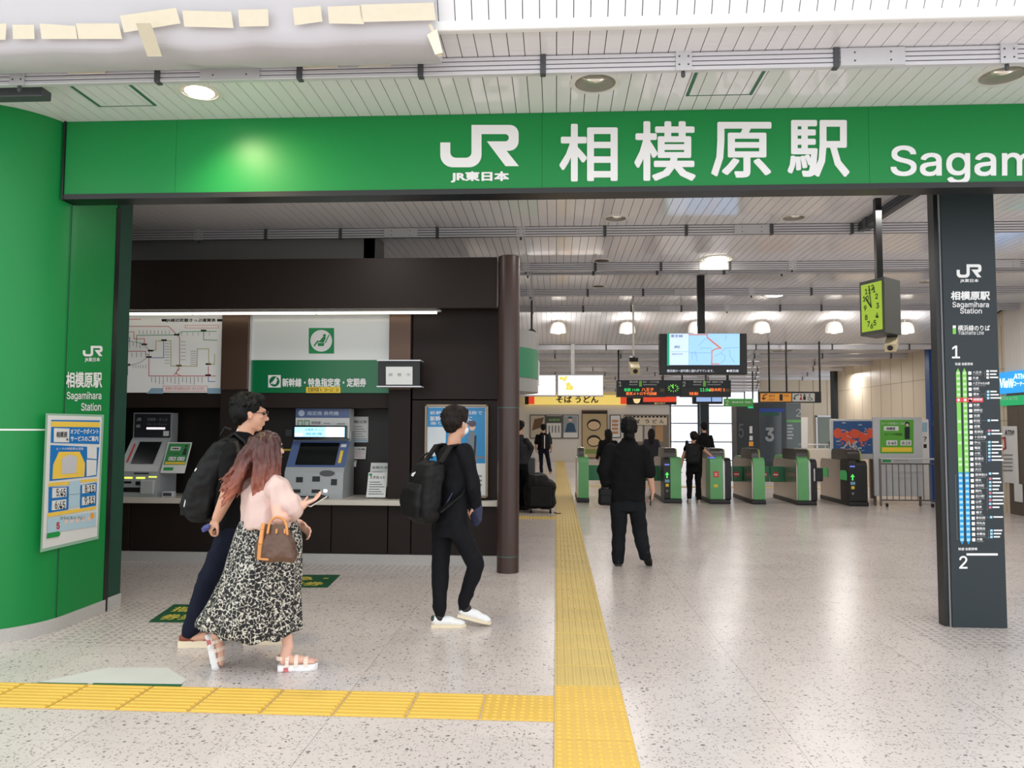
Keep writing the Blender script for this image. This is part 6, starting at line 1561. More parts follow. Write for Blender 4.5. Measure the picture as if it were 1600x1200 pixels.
Mh = Matrix.Translation(hc) @ R2(24) @ Matrix.Rotation(radians(-4), 4, 'X') @ Matrix.Scale(1.08, 4)
def glasses(Mh, t):
    g_ = MB()
    for sx in (-1, 1):
        pts = [Mh @ Vector((sx * (.034 + .024 * cos(a_)), .105, .008 + .018 * sin(a_))) for a_ in [2 * pi * k / 14 for k in range(15)]]
        g_.tube(pts, .0028, 6); g_.tube([Mh @ Vector((sx * .058, .103, .012)), Mh @ Vector((sx * .078, .07, .012)), Mh @ Vector((sx * .081, -.01, .008))], .0028, 6)
    g_.tube([Mh @ Vector((-.01, .108, .012)), Mh @ Vector((.01, .108, .012))], .0028, 6)
    g_.build('glasses', BLACKP, t, world=True, smooth=True)
glasses(Mh, t)
def eyes(Mh, t, s=1.0):
    e = MB()
    for sx in (-1, 1): e.ell(Mh @ Vector((sx * .032, .079, .006)), (.014 * s, .012 * s, .009 * s), u=12, w=8)
    e.build('eyes', mat('eye_dark', (40, 30, 28), .2), t, world=True, smooth=True)
eyes(Mh, t)
# his backpack
bt = thing('backpack', 'bulging black backpack with a small white logo worn by the man with glasses', 'backpack', tuple(Pm(300, 815)))
ax = [(Pm(366, 682), .05, .10), (Pm(356, 692), .085, .14), (Pm(343, 712), .11, .155), (Pm(332, 738), .12, .16), (Pm(323, 765), .125, .16), (Pm(317, 790), .12, .155), (Pm(315, 806), .10, .14), (Pm(316, 814), .06, .10)]
bag1 = fuse(pack_body(ax, 0, ph), 'bag', .009, PACK, bt, 3, ((.014, 9, (1, 1, 1)), (.006, 24, (1, 1, 1))))
pk = [(Pm(326, 745, -.0), .04, .12), (Pm(322, 762), .055, .13), (Pm(313, 785), .055, .13), (Pm(311, 803), .045, .12)]
fuse(pack_body([(p - fwd(ph) * .07, a_, b_) for p, a_, b_ in pk], 0, ph), 'front_pocket', .009, PACK, bt, 3, ((.01, 14, (1, 1, 1)),))
for sd in (-1, 1):
    o_ = rgt(ph) * (.10 * sd)
    strap(bt, [Pm(352, 690) + o_, Pm(372, 678) + o_ * 1.05 + Vector((0, 0, .005)), Pm(388, 690) + o_ * 1.1, Pm(393, 716) + o_ * 1.2, Pm(390, 750) + o_ * 1.3, Pm(360, 790) + o_ * 1.3], rgt(ph) * .03, PACK)
for sd in (1,):
    o_ = rgt(ph) * .215
    strap(bt, [Pm(362, 684) + rgt(ph) * .12, Pm(374, 689) + rgt(ph) * .19, Pm(380, 706) + rgt(ph) * .235], fwd(ph) * .028, PACK)
MB().tube([Pm(362, 672), Pm(352, 668), Pm(345, 680)], .01, 8).build('grab_loop', PACK, bt, world=True)
patch(bag1, 302, 734, [(-.014, -.01), (.01, -.014), (.016, .008), (0, .014), (-.012, .008)], 'logo', WHITE_PT, bt)
patch(bag1, 289, 785, [(-.004, -.03), (.004, -.032), (.008, 0), (.006, .03), (-.003, .03), (-.006, 0)], 'reflective_strip', WHITE_PT, bt)
MB().ell(Pm(372, 672, -.12), (.008, .008, .008)).build('metal_ring', ALU, bt, world=True)
ct = thing('packet', 'small blue-purple packet in the right hand of the man with glasses', 'packet', tuple(Pm(322, 828, -.26)))
v0, v1 = Pm(316, 829, -.27), Pm(334, 815, -.27)
m = MB(); m.ell((v0 + v1) / 2 + Vector((-.01, -.01, -.01)), (.038, .012, .022), Matrix.Rotation(-.6, 4, 'Y')); fuse(m, 'wrapper', .004, mat('packet_blue', (62, 66, 130), .2), ct, 1, ((.008, 60, (1, 1, 1)),))

# ---------- 2: woman with long copper hair
Y0 = 4.95
t = thing('person', 'woman with long copper hair, pink blouse and black and white skirt holding a phone', 'person', (Pm(400, 1000).x, Y0, 0))
ph = 48
hc = Pm(419, 703)
ch, pv = Pm(413, 770), Pm(420, 838)
shR, shL = ch + rgt(ph) * .155 + Vector((0, 0, .05)), ch - rgt(ph) * .155 + Vector((0, 0, .05))
elR, wrR = Pm(437, 812, -.20), Pm(473, 789, -.12)
elL, wrL = Pm(425, 812, .16), Pm(468, 818, .16)
hR, hL = pv + rgt(ph) * .085, pv - rgt(ph) * .085
knR, anR = Pm(436, 925, -.04), Pm(450, 1008, -.02)     # front, flat
knL, anL = Pm(390, 945, .02), Pm(338, 992, .0)          # behind, toes down
b = MB()
head(b, hc, 52, .98, 6)
b.cap(hc + Vector((0, -.01, -.06)), Pm(416, 745), .048, .052)
trunk(b, [(pv + Vector((0, 0, -.07)), .16, .12), (pv + Vector((0, 0, .02)), .165, .125), (Pm(416, 812), .135, .105), (Pm(414, 785), .14, .11), (ch, .15, .10), (Pm(414, 757), .12, .08), (Pm(415, 747), .06, .05)], ph)
for s_, e_, w_ in ((shR, elR, wrR), (shL, elL, wrL)): b.cap(s_, e_, .050, .043); b.cap(e_, w_, .043, .029)
for h_, k_, a_ in ((hR, knR, anR), (hL, knL, anL)): b.cap(h_, k_, .085, .06)
b.cap(knR, anR, .056, .034); b.cap(knL, anL, .056, .034)
hand(b, wrR, Pm(492, 781, -.06) - wrR, (-.1, -.35, -.9), 1, .22, .95)
hand(b, wrL, Pm(484, 832, .14) - wrL, (.3, .8, .3), 1, .5, .95)
# feet
Fr = foot_frame((anR.x - .0, anR.y, .0), 14, 0)
Rr = Fr.to_3x3().to_4x4()
b.ell(Fr @ Vector((0, .05, .065)), (.036, .085, .03), Rr); b.ell(Fr @ Vector((0, .13, .055)), (.042, .05, .02), Rr); b.cap(anR, Fr @ Vector((0, -.02, .07)), .036, .034)
for k in range(5): b.cap(Fr @ Vector((-.03 + k * .015, .15, .055)), Fr @ Vector((-.034 + k * .017, .185 - abs(k - 1) * .008, .052)), .010, .008, 7)
toe, heel = Pm(332, 1040, .0), Pm(322, 994, .0)
fd = (toe - heel).normalized(); lat = Vector((.25, -.97, 0)); nrm = fd.cross(lat).normalized()
if nrm.x < 0: nrm = -nrm
lat = nrm.cross(fd)
Fl = Matrix((lat, fd, nrm)).transposed().to_4x4(); 
if Fl.determinant() < 0: Fl = Matrix((-lat, fd, nrm)).transposed().to_4x4()
Fl = Matrix.Translation(heel + fd * .045) @ Fl
Rl = Fl.to_3x3().to_4x4()
b.ell(Fl @ Vector((0, .04, .065)), (.036, .085, .03), Rl); b.ell(Fl @ Vector((0, .12, .055)), (.04, .05, .02), Rl); b.cap(anL, Fl @ Vector((0, -.02, .07)), .036, .036)
for k in range(5): b.cap(Fl @ Vector((-.03 + k * .015, .14, .055)), Fl @ Vector((-.034 + k * .017, .17 - abs(k - 1) * .008, .052)), .010, .008, 7)
fuse(b, 'body', .006, SKIN2, t, 3)
def sandal(t, F_):
    P = [F_ @ Vector((x * 1.05, y * .93, 0)) for x, y in SOLE]; up = F_.to_3x3() @ Vector((0, 0, .042))
    m = MB().prism(P, up)
    for k in range(7): m.ell(F_ @ Vector(((-1) ** k * .036, -.04 + k * .032, .018)), (.012, .02, .018), F_.to_3x3().to_4x4(), u=10, w=6)
    s_ = fuse(m, 'sandal', .006, SHOEW, t, 2)
    MB().prism([F_ @ Vector((x * 1.1, y * .93, .004)) for x, y in SOLE[:3] + [(.037, .03), (-.034, .03)] + SOLE[-1:]], F_.to_3x3() @ Vector((0, 0, .024))).build('pink_heel', mat('sandal_pink', (205, 110, 115), .4), s_, world=True)
    for y_, z_, w_ in ((-.0, .10, .02), (.055, .092, .022), (.115, .078, .024)):
        pts = [F_ @ Vector((.046 * cos(a_), y_, .035 + (z_ - .035) * sin(a_))) for a_ in [pi * k / 10 for k in range(11)]]
        strap(t, pts, (F_.to_3x3() @ Vector((0, 1, 0))) * w_ * .55, mat('strap_peach', (245, 222, 205), .5), 'strap', s_)
    strap(t, [F_ @ Vector((.03 * cos(a_), -.03 + .035 * sin(a_), .085)) for a_ in [pi + pi * k / 8 for k in range(9)]], F_.to_3x3() @ Vector((0, 0, .012)), mat('strap_peach'), 'strap', s_)
sandal(t, Fr); sandal(t, Fl)
# blouse
PINK = mat('blouse_pink', (216, 188, 180), .75, spec=.25, bump=(60, .12))
c_ = MB()
trunk(c_, [(Pm(418, 822), .205, .155), (Pm(417, 808), .20, .155), (Pm(415, 790), .19, .145), (ch, .178, .13), (Pm(414, 757), .14, .10), (Pm(415, 748), .075, .065)], ph)
c_.cap(shR, Pm(449, 791, -.15), .075, .084); c_.cap(shL, elL + (shL - elL) * .35, .075, .09)
c_.cap(Pm(449, 791, -.15), Pm(453, 796, -.15), .084, .078)
fuse(c_, 'blouse', .008, PINK, t, 4, ((.012, 6, (1, 1, .5)), (-.026, 7, (1.4, 1.4, .5)), (-.008, 13, (1, 1, .6))))
# skirt
def skirt_mat():
    m = bpy.data.materials.new('skirt_print'); m.use_nodes = True; n = m.node_tree.nodes; l = m.node_tree.links; bs = n['Principled BSDF']; bs.inputs['Roughness'].default_value = .8
    tc = n.new('ShaderNodeTexCoord'); nz = n.new('ShaderNodeTexNoise'); nz.inputs['Scale'].default_value = 26; nz.inputs['Detail'].default_value = 3
    l.new(tc.outputs['Object'], nz.inputs['Vector'])
    mp = n.new('ShaderNodeVectorMath'); mp.operation = 'MULTIPLY_ADD'; mp.inputs[1].default_value = (.05, .05, .05)
    l.new(nz.outputs['Color'], mp.inputs[0]); l.new(tc.outputs['Object'], mp.inputs[2])
    v1 = n.new('ShaderNodeTexVoronoi'); v1.feature = 'DISTANCE_TO_EDGE'; v1.inputs['Scale'].default_value = 36; l.new(mp.outputs[0], v1.inputs['Vector'])
    v2 = n.new('ShaderNodeTexNoise'); v2.inputs['Scale'].default_value = 46; v2.inputs['Detail'].default_value = 3; v2.inputs['Distortion'].default_value = 1.6; l.new(tc.outputs['Object'], v2.inputs['Vector'])
    ad = n.new('ShaderNodeMath'); ad.operation = 'MULTIPLY_ADD'; ad.inputs[1].default_value = -1.4; l.new(v1.outputs['Distance'], ad.inputs[0]); l.new(v2.outputs[0], ad.inputs[2])
    cr = n.new('ShaderNodeValToRGB'); e = cr.color_ramp.elements
    e[0].position = .30; e[0].color = col(26, 26, 28); e[1].position = .49; e[1].color = col(206, 202, 190)
    x = cr.color_ramp.elements.new(.36); x.color = col(34, 34, 36); x = cr.color_ramp.elements.new(.42); x.color = col(140, 137, 132)
    l.new(ad.outputs[0], cr.inputs[0]); l.new(cr.outputs[0], bs.inputs['Base Color']); return m
SKM = skirt_mat()
L_ = [(815, 376, 464, .12), (835, 369, 469, .15), (860, 362, 471, .17), (890, 352, 470, .20), (920, 339, 469, .22), (950, 324, 468, .23), (970, 313, 467, .24), (983, 312, 467, .24)]
rings = []
NS = 96
for i, (y_, xl, xr_, dp) in enumerate(L_):
    a_, b_ = Pm(xl, y_), Pm(xr_, y_); c0 = (a_ + b_) / 2; hw = (b_.x - a_.x) / 2; g_ = i / (len(L_) - 1)
    rr = []
    for k in range(NS):
        th = 2 * pi * k / NS; rp = 1 + g_ * (.045 * sin(11 * th + 1.2 * g_) + .03 * sin(17 * th + 2))
        z_ = c0.z
        if i >= 6: z_ += .03 * sin(2.0 * th + .6) * (1 if i == 7 else .5) + .012 * sin(11 * th)
        rr.append(Vector((c0.x + hw * cos(th) * rp, c0.y + dp * sin(th) * rp, z_)))
    rings.append(rr)
def cat(rings, n):      # smooth interpolation between the rings
    out = []
    for i in range(len(rings) - 1):
        for s_ in range(n):
            u = s_ / n; p0, p1, p2, p3 = rings[max(i - 1, 0)], rings[i], rings[i + 1], rings[min(i + 2, len(rings) - 1)]
            out.append([(p1[k] * 2 + (p2[k] - p0[k]) * u + (p0[k] * 2 - p1[k] * 5 + p2[k] * 4 - p3[k]) * u * u + (p1[k] * 3 - p0[k] - p2[k] * 3 + p3[k]) * u ** 3) * .5 for k in range(len(p1))])
    return out + [rings[-1]]
rg_ = cat(rings, 5)
for r_ in rg_:
    for v in r_:
        w_ = noise.noise(v * 5) * .012; v.x += w_; v.y += w_
inner = [[Vector((v.x * .97 + sum(q.x for q in r_) / NS * .03, v.y * .97 + sum(q.y for q in r_) / NS * .03, v.z + .004)) for v in r_] for r_ in rg_[::-1]]
MB().loft(rg_ + inner).build('skirt', SKM, t, world=True, smooth=True)
# hair
def copper():
    m = bpy.data.materials.new('hair_copper'); m.use_nodes = True; n = m.node_tree.nodes; l = m.node_tree.links; bs = n['Principled BSDF']; bs.inputs['Roughness'].default_value = .42
    tc = n.new('ShaderNodeTexCoord'); sp = n.new('ShaderNodeSeparateXYZ'); l.new(tc.outputs['Object'], sp.inputs[0])
    mr = n.new('ShaderNodeMapRange'); mr.inputs['From Min'].default_value = 1.56; mr.inputs['From Max'].default_value = 1.10
    l.new(sp.outputs[2], mr.inputs['Value'])
    nz = n.new('ShaderNodeTexNoise'); nz.inputs['Scale'].default_value = 1; mpn = n.new('ShaderNodeMapping'); mpn.inputs['Scale'].default_value = (70, 70, 5); l.new(tc.outputs['Object'], mpn.inputs[0]); l.new(mpn.outputs[0], nz.inputs['Vector'])
    ad = n.new('ShaderNodeMath'); ad.operation = 'MULTIPLY_ADD'; ad.inputs[1].default_value = .5; l.new(nz.outputs[0], ad.inputs[0]); 
    sb = n.new('ShaderNodeMath'); sb.operation = 'SUBTRACT'; sb.inputs[1].default_value = .25; l.new(mr.outputs[0], sb.inputs[0]); l.new(sb.outputs[0], ad.inputs[2])
    cr = n.new('ShaderNodeValToRGB'); e = cr.color_ramp.elements; e[0].color = col(50, 28, 27); e[1].color = col(160, 92, 72); x = e.new(.5); x.color = col(92, 50, 43)
    l.new(ad.outputs[0], cr.inputs[0]); l.new(cr.outputs[0], bs.inputs['Base Color']); return m
COP = copper()
ht = MB(); M_ = Matrix.Translation(hc) @ R2(52); R_ = M_.to_3x3().to_4x4()
for p_, r_ in (((0, -.015, .045), (.09, .10, .082)), ((0, -.045, -.01), (.088, .072, .11)), ((-.065, -.0, -.03), (.03, .055, .10)), ((.065, -.01, -.03), (.028, .045, .10))): ht.ell(M_ @ Vector(p_), r_, R_, u=18, w=12)
random.seed(11)
for k in range(90):
    a_ = random.uniform(pi * .96, 2 * pi * 1.04) if k % 6 else random.uniform(pi * .8, pi * 1.2)
    st = Vector((.084 * cos(a_), -.02 + .092 * sin(a_), random.uniform(.02, .09)))
    L0 = random.uniform(.26, .40) ; px0 = M_ @ st
    pts = [px0]; wv = random.uniform(0, 6); sway = Vector((-.16, 0, 0)) if st.x < .03 else Vector((.01, 0, 0))
    oo = Vector((cos(a_), sin(a_), 0)); ow = R_ @ oo
    for j in range(1, 9):
        u = j / 8
        pts.append(px0 + Vector((0, 0, -L0 * u)) + sway * (u ** 1.6) * random.uniform(.85, 1.1) + ow * (.03 * min(1, u * 2.5) + .012 * sin(wv + u * 9)))
    ht.tube(pts, [.016, .018, .018, .017, .016, .014, .011, .008, .003], 7)
fuse(ht, 'hair', .006, COP, t, 2, ((.007, 40, (1, 1, .18)), (.004, 90, (1, 1, .15))))
Mh = Matrix.Translation(hc) @ R2(52) @ Matrix.Rotation(radians(6), 4, 'X') @ Matrix.Scale(.98, 4)
eyes(Mh, t)
# phone
pt_ = thing('phone', 'thin pale phone held by the woman in the pink blouse', 'phone', tuple(Pm(495, 782, -.05)))
a_, b_ = Pm(483, 789, -.10), Pm(504, 776, -.02)
d_ = (b_ - a_).normalized(); s_ = Vector((-.5, .8, .25)); s_ = (s_ - d_ * s_.dot(d_)).normalized(); n_ = d_.cross(s_)
Mp = Matrix((s_, d_, n_)).transposed().to_4x4(); Mp = Matrix.Translation((a_ + b_) / 2) @ Mp
MB().rbox((-.034, -.07, -.004), (.034, .07, .004), .0035, M=Mp).build('case', mat('phone_case', (208, 196, 180), .3), pt_, world=True)
MB().box((-.031, -.067, .0041), (.031, .067, .0048), M=Mp).build('screen', mat('phone_screen', (30, 34, 40), .1), pt_, world=True)
# handbag
bgm = mat('bag_brown', (92, 66, 52), .5, vary=.28); tan_ = mat('bag_tan', (206, 140, 80), .45)
bt = thing('handbag', 'brown handbag with tan straps hanging on the arm of the woman in the pink blouse', 'handbag', tuple(Pm(430, 878, -.26)))
yb_ = -.29
def bagring(y_, xl, xr_, dp):
    a_, b_ = Pm(xl, y_, yb_), Pm(xr_, y_, yb_); c0 = (a_ + b_) / 2; hw = (b_.x - a_.x) / 2; o = []
    for k in range(28):
        th = 2 * pi * k / 28; ca, sa = cos(th), sin(th); e_ = .6
        o.append(Vector((c0.x + hw * (abs(ca) ** e_) * (1 if ca > 0 else -1), c0.y + dp * (abs(sa) ** e_) * (1 if sa > 0 else -1) + .25 * hw * ca * -1, c0.z)))
    return o
q = MB().loft([bagring(876, 398, 464, .06), bagring(868, 395, 467, .075), bagring(850, 399, 463, .07), bagring(835, 405, 456, .05), bagring(822, 410, 450, .02), bagring(819, 412, 448, .008)])
fuse(q, 'bag', .005, bgm, bt, 3, ((.010, 14, (1, 1, 1)), (.004, 40, (1, 1, 1))))
strap(bt, [Pm(405, 874, yb_ - .055), Pm(407, 850, yb_ - .065), Pm(410, 828, yb_ - .03), Pm(412, 818, yb_ + .0)], Vector((.012, -.004, 0)), tan_, 'edge_strap')
strap(bt, [Pm(405, 873, yb_ - .060), Pm(420, 874, yb_ - .07)], Vector((0, 0, .006)), tan_, 'edge_strap')
for dy in (-.03, .03):
    pts = [Pm(418, 834, yb_ + dy - .03)] + [Pm(434 - 14 * cos(a_), 824 - 16 * sin(a_), yb_ + dy + .05 * sin(a_)) for a_ in [pi * k / 10 for k in range(11)]] + [Pm(449, 836, yb_ + dy - .03)]
    MB().tube(pts, .008, 8).build('handle', tan_, bt, world=True, smooth=True)
for x_ in (430, 443): MB().rbox(tuple(Pm(x_, 834, yb_ - .055)), tuple(Pm(x_ + 5, 826, yb_ - .035)), .003).build('handle_tab', tan_, bt, world=True)

# ---------- 3: boy with mask and backpack
Y0 = 6.10
t = thing('person', 'young man in black with face mask and white sneakers walking past the blue poster', 'person', (Pm(705, 950).x, Y0, 0))
ph = 42
hc = Pm(714, 662)
ch, pv = Pm(708, 715), Pm(702, 812)
shR, shL = ch + rgt(ph) * .16 + Vector((0, 0, .05)), ch - rgt(ph) * .16 + Vector((0, 0, .05))
elR, wrR = Pm(739, 757, -.12), Pm(743, 788, -.02)
elL, wrL = Pm(712, 758, .22), Pm(735, 790, .28)
hR, hL = pv + rgt(ph) * .08, pv - rgt(ph) * .08
knL, anL = Pm(688, 885, .02), Pm(687, 958, -.02)
knR, anR = Pm(744, 882, -.02), Pm(726, 945, .02)
b = MB(); head(b, hc, 50, .98, -4)
b.cap(hc + Vector((-.01, -.01, -.05)), Pm(709, 698), .05, .056)
trunk(b, [(pv + Vector((0, 0, -.06)), .14, .10), (pv + Vector((0, 0, .03)), .14, .105), (Pm(704, 780), .12, .095), (Pm(706, 745), .14, .10), (ch, .15, .10), (Pm(709, 702), .12, .08), (Pm(709, 696), .06, .055)], ph)
for s_, e_, w_ in ((shR, elR, wrR), (shL, elL, wrL)): b.cap(s_, e_, .046, .038); b.cap(e_, w_, .038, .027)
for h_, k_, a_ in ((hR, knR, anR), (hL, knL, anL)): b.cap(h_, k_, .07, .048); b.cap(k_, a_, .045, .031); b.cap(a_, a_ + Vector((0, 0, -.05)), .031, .032)
hand(b, wrR, (.2, .35, -.9), (.7, -.7, 0), 1, .9); hand(b, wrL, (.2, .1, -.9), (-.7, .7, 0), -1, .9)
fuse(b, 'body', .0065, SKIN, t, 3)
c_ = MB(); trunk(c_, [(Pm(702, 818), .165, .125), (Pm(703, 805), .165, .125), (Pm(704, 780), .158, .12), (Pm(706, 745), .165, .125), (ch, .172, .125), (Pm(709, 703), .14, .10), (Pm(710, 696), .08, .075)], ph)
for s_, e_, w_ in ((shR, elR, wrR), (shL, elL, wrL)): c_.cap(s_, e_, .068, .060); c_.cap(e_, w_, .060, .046)
fuse(c_, 'sweatshirt', .008, CL_BLACK2, t, 4, FOLD)
c_ = MB(); trunk(c_, [(pv + Vector((0, 0, -.13)), .145, .12), (pv + Vector((0, 0, -.03)), .155, .12), (pv + Vector((0, 0, .04)), .15, .115)], ph)
for h_, k_, a_ in ((hR, knR, anR), (hL, knL, anL)): c_.cap(h_ + Vector((0, 0, -.03)), k_, .095, .072); c_.cap(k_, a_ + Vector((0, 0, .03)), .072, .052); c_.cap(a_ + Vector((0, 0, .04)), a_ + Vector((0, 0, .0)), .05, .045)
fuse(c_, 'joggers', .008, CL_BLACK2, t, 4, FOLD)
for a_, phh, pit, hx in ((anL, 10, 0, 0), (anR, 8, 14, 0)):
    F_ = foot_frame((a_.x - .0, a_.y, .0 if not pit else .02), phh, pit)
    sh = shoe(t, F_, SHOEW, SOLEC, 1.02, .022, nm='sneaker')
    m = MB().ell(F_ @ Vector((0, -.052, .066)), (.03, .018, .026), F_.to_3x3().to_4x4()); fuse(m, 'heel_tab', .005, mat('heel_green', (40, 62, 60), .5), sh, 1)
    MB().cap(a_ + Vector((0, 0, -.04)), F_ @ Vector((0, -.005, .075)), .038, .037).build('sock', SHOEB, t, world=True, smooth=True)
short_hair(hc + Vector((-.008, -.005, .012)), 50, 1.04, HAIRD, t, 30, 9)
Mh = Matrix.Translation(hc) @ R2(50) @ Matrix.Rotation(radians(-4), 4, 'X') @ Matrix.Scale(.98, 4)
eyes(Mh, t)
m = MB(); R_ = Mh.to_3x3().to_4x4()
m.ell(Mh @ Vector((0, .055, -.045)), (.062, .058, .048), R_, u=18, w=12); fuse(m, 'face_mask', .005, mat('mask_white', (235, 238, 240), .7), t, 2)
strap(t, [Mh @ Vector((.058, .05, -.025)), Mh @ Vector((.076, .01, .0)), Mh @ Vector((.083, -.012, .012))], Vector((0, 0, .0025)), mat('mask_white'), 'mask_loop')
# backpack
bt = thing('backpack', 'large rounded black backpack with a white logo worn by the young man with the mask', 'backpack', tuple(Pm(655, 815)))
bk = -fwd(ph) * .0
def Bp(px, py): return U(px, py, Y=Y0 - .17)
ax = [(Bp(677, 720), .05, .09), (Bp(673, 726), .08, .13), (Bp(667, 742), .095, .15), (Bp(663, 764), .10, .155), (Bp(661, 789), .10, .155), (Bp(661, 807), .09, .145), (Bp(662, 816), .05, .10)]
bag = fuse(pack_body(ax, 0, ph), 'bag', .008, PACK, bt, 3, ((.010, 8, (1, 1, 1)), (.004, 26, (1, 1, 1))))
pk = [(Bp(660, 754), .02, .11), (Bp(656, 764), .04, .13), (Bp(654, 786), .05, .135), (Bp(655, 806), .04, .11)]
fuse(pack_body([(p - fwd(ph) * .065, a_, b_) for p, a_, b_ in pk], 0, ph), 'front_pocket', .008, PACK, bt, 3, ((.006, 14, (1, 1, 1)),))
for sd in (-1, 1):
    o_ = rgt(ph) * (.105 * sd); base_ = Pm(700, 700)
    strap(bt, [Bp(676, 722) + o_, Pm(693, 700, -.06) + o_ + Vector((0, 0, .02)), Pm(706, 696) + o_ * 1.05 + Vector((0, 0, .01)), Pm(719, 708, .08) + o_ * 1.2, Pm(722, 735, .10) + o_ * 1.35, Pm(700, 770, -.04) + o_ * 1.6, Bp(672, 798) + o_ * 1.2], rgt(ph) * .028, PACK)
MB().tube([Bp(676, 716), Bp(668, 708), Bp(658, 714), Bp(655, 720)], .009, 8).build('grab_loop', PACK, bt, world=True)
patch(bag, 646, 741, [(-.024, -.014), (.004, -.018), (.024, .006), (.022, .02), (0, .012), (-.022, .006)], 'logo', WHITE_PT, bt)
MB().tube([Pm(707, 770, -.15), Pm(690, 800, -.19)], .007, 8).build('lower_strap', mat('strap_navy', (40, 44, 66)), bt, world=True)
# dark blue jacket over his arm
jt = thing('jacket', 'dark blue jacket hanging from the hands of the young man with the mask', 'jacket', tuple(Pm(743, 820, -.03)))
q = MB().loft([ring(Pm(741, 783, .02), .05, .04, ph), ring(Pm(743, 795, .02), .065, .05, ph), ring(Pm(744, 812, .02), .06, .035, ph), ring(Pm(742, 822, .02), .03, .02, ph)])
fuse(q, 'cloth', .006, mat('jacket_navy', (44, 48, 76), .8), jt, 2, ((.02, 14, (1, 1, .4)),))

# ---------- 4: man in black walking away
Y0 = 8.95
t = thing('person', 'man in a black jacket walking away toward the gates beside the tactile path', 'person', (Pm(985, 880).x, Y0, 0))
ph = 84
hc = Pm(983, 671)
ch, pv = Pm(980, 713), Pm(981, 780)
shR, shL = ch + rgt(ph) * .19 + Vector((0, 0, .07)), ch - rgt(ph) * .19 + Vector((0, 0, .07))
elR, wrR = Pm(1015, 738, -.06), Pm(1020, 768, .02)
elL, wrL = Pm(943, 735, -.04), Pm(947, 762, .0)
hR, hL = pv + rgt(ph) * .095, pv - rgt(ph) * .095
knL, anL = Pm(967, 832, .02), Pm(966, 876, .0)
knR, anR = Pm(1000, 830, .05), Pm(1007, 868, -.12)
b = MB(); head(b, hc, 80, 1.0, 0); b.cap(hc + Vector((0, -.01, -.05)), Pm(982, 694), .055, .06)
trunk(b, [(pv + Vector((0, 0, -.06)), .16, .11), (pv + Vector((0, 0, .03)), .16, .11), (Pm(980, 755), .15, .10), (Pm(980, 735), .17, .11), (ch, .175, .11), (Pm(981, 700), .13, .08), (Pm(981, 693), .06, .05)], ph)
for s_, e_, w_ in ((shR, elR, wrR), (shL, elL, wrL)): b.cap(s_, e_, .05, .042); b.cap(e_, w_, .042, .029)
for h_, k_, a_ in ((hR, knR, anR), (hL, knL, anL)): b.cap(h_, k_, .08, .055); b.cap(k_, a_, .053, .036)
hand(b, wrR, (-.12, .1, -1), (.9, -.2, 0), -1, .9, 1.05); hand(b, wrL, (0, .05, -1), (-.9, -.2, 0), 1, 1.2, 1.05)
fuse(b, 'body', .0075, SKIN, t, 3)
c_ = MB(); trunk(c_, [(Pm(980, 782), .205, .14), (Pm(980, 765), .20, .14), (Pm(980, 745), .205, .14), (ch, .205, .14), (Pm(981, 699), .165, .11), (Pm(981, 690), .095, .08), (Pm(982, 684), .07, .065)], ph)
c_.cap(shR, elR, .078, .074); c_.cap(shL, elL, .082, .075); c_.cap(elL, wrL + (elL - wrL) * .3, .07, .06)
fuse(c_, 'jacket', .010, CL_BLACK, t, 4, FOLD)
c_ = MB(); trunk(c_, [(pv + Vector((0, 0, -.13)), .165, .13), (pv + Vector((0, 0, -.02)), .17, .13), (pv + Vector((0, 0, .05)), .165, .125)], ph)
for h_, k_, a_ in ((hR, knR, anR), (hL, knL, anL)): c_.cap(h_ + Vector((0, 0, -.03)), k_, .105, .088); c_.cap(k_, a_ + Vector((0, 0, .01)), .086, .072)
fuse(c_, 'trousers', .010, mat('cloth_charcoal', (22, 25, 29), .85, spec=.2), t, 4, FOLD)
shoe(t, foot_frame((anL.x, anL.y, 0), 84), SHOEB, SHOEB, 1.05, .025)
shoe(t, foot_frame((anR.x, anR.y - .05, .015), 70, 42), SHOEB, SHOEB, 1.05, .025)
short_hair(hc + Vector((0, -.012, .008)), 80, 1.06, HAIRB, t, 30, 3, nape=-.075)
bt = thing('shoulder_bag', 'small black bag in the left hand of the man in black', 'bag', tuple(Pm(946, 791)))
q = MB().rbox(tuple(Pm(935.5, 790, -.06)), (Pm(957, 790).x, Pm(957, 790).y + .06, Pm(957, 763).z), .025, seg=3); fuse(q, 'bag', .008, PACK, bt, 2, ((.008, 12, (1, 1, 1)),))
MB().rbox(tuple(Pm(938, 786, -.085)), (Pm(954, 786).x, Pm(954, 786).y - .055, Pm(954, 773).z), .012, seg=2).build('pocket', PACK, bt, world=True)
MB().tube([Pm(940, 765), Pm(941, 757), Pm(947, 753), Pm(952, 757), Pm(953, 765)], .01, 8).build('handle', PACK, bt, world=True)
p = thing('phone', 'dark phone in the right hand of the man in black', 'phone', tuple(Pm(1017, 787, .02)))
a_ = Pm(1017, 782, .02); MB().rbox((a_.x - .012, a_.y - .035, a_.z - .06), (a_.x, a_.y + .035, a_.z + .06), .004).build('case', BLACKP, p, world=True)

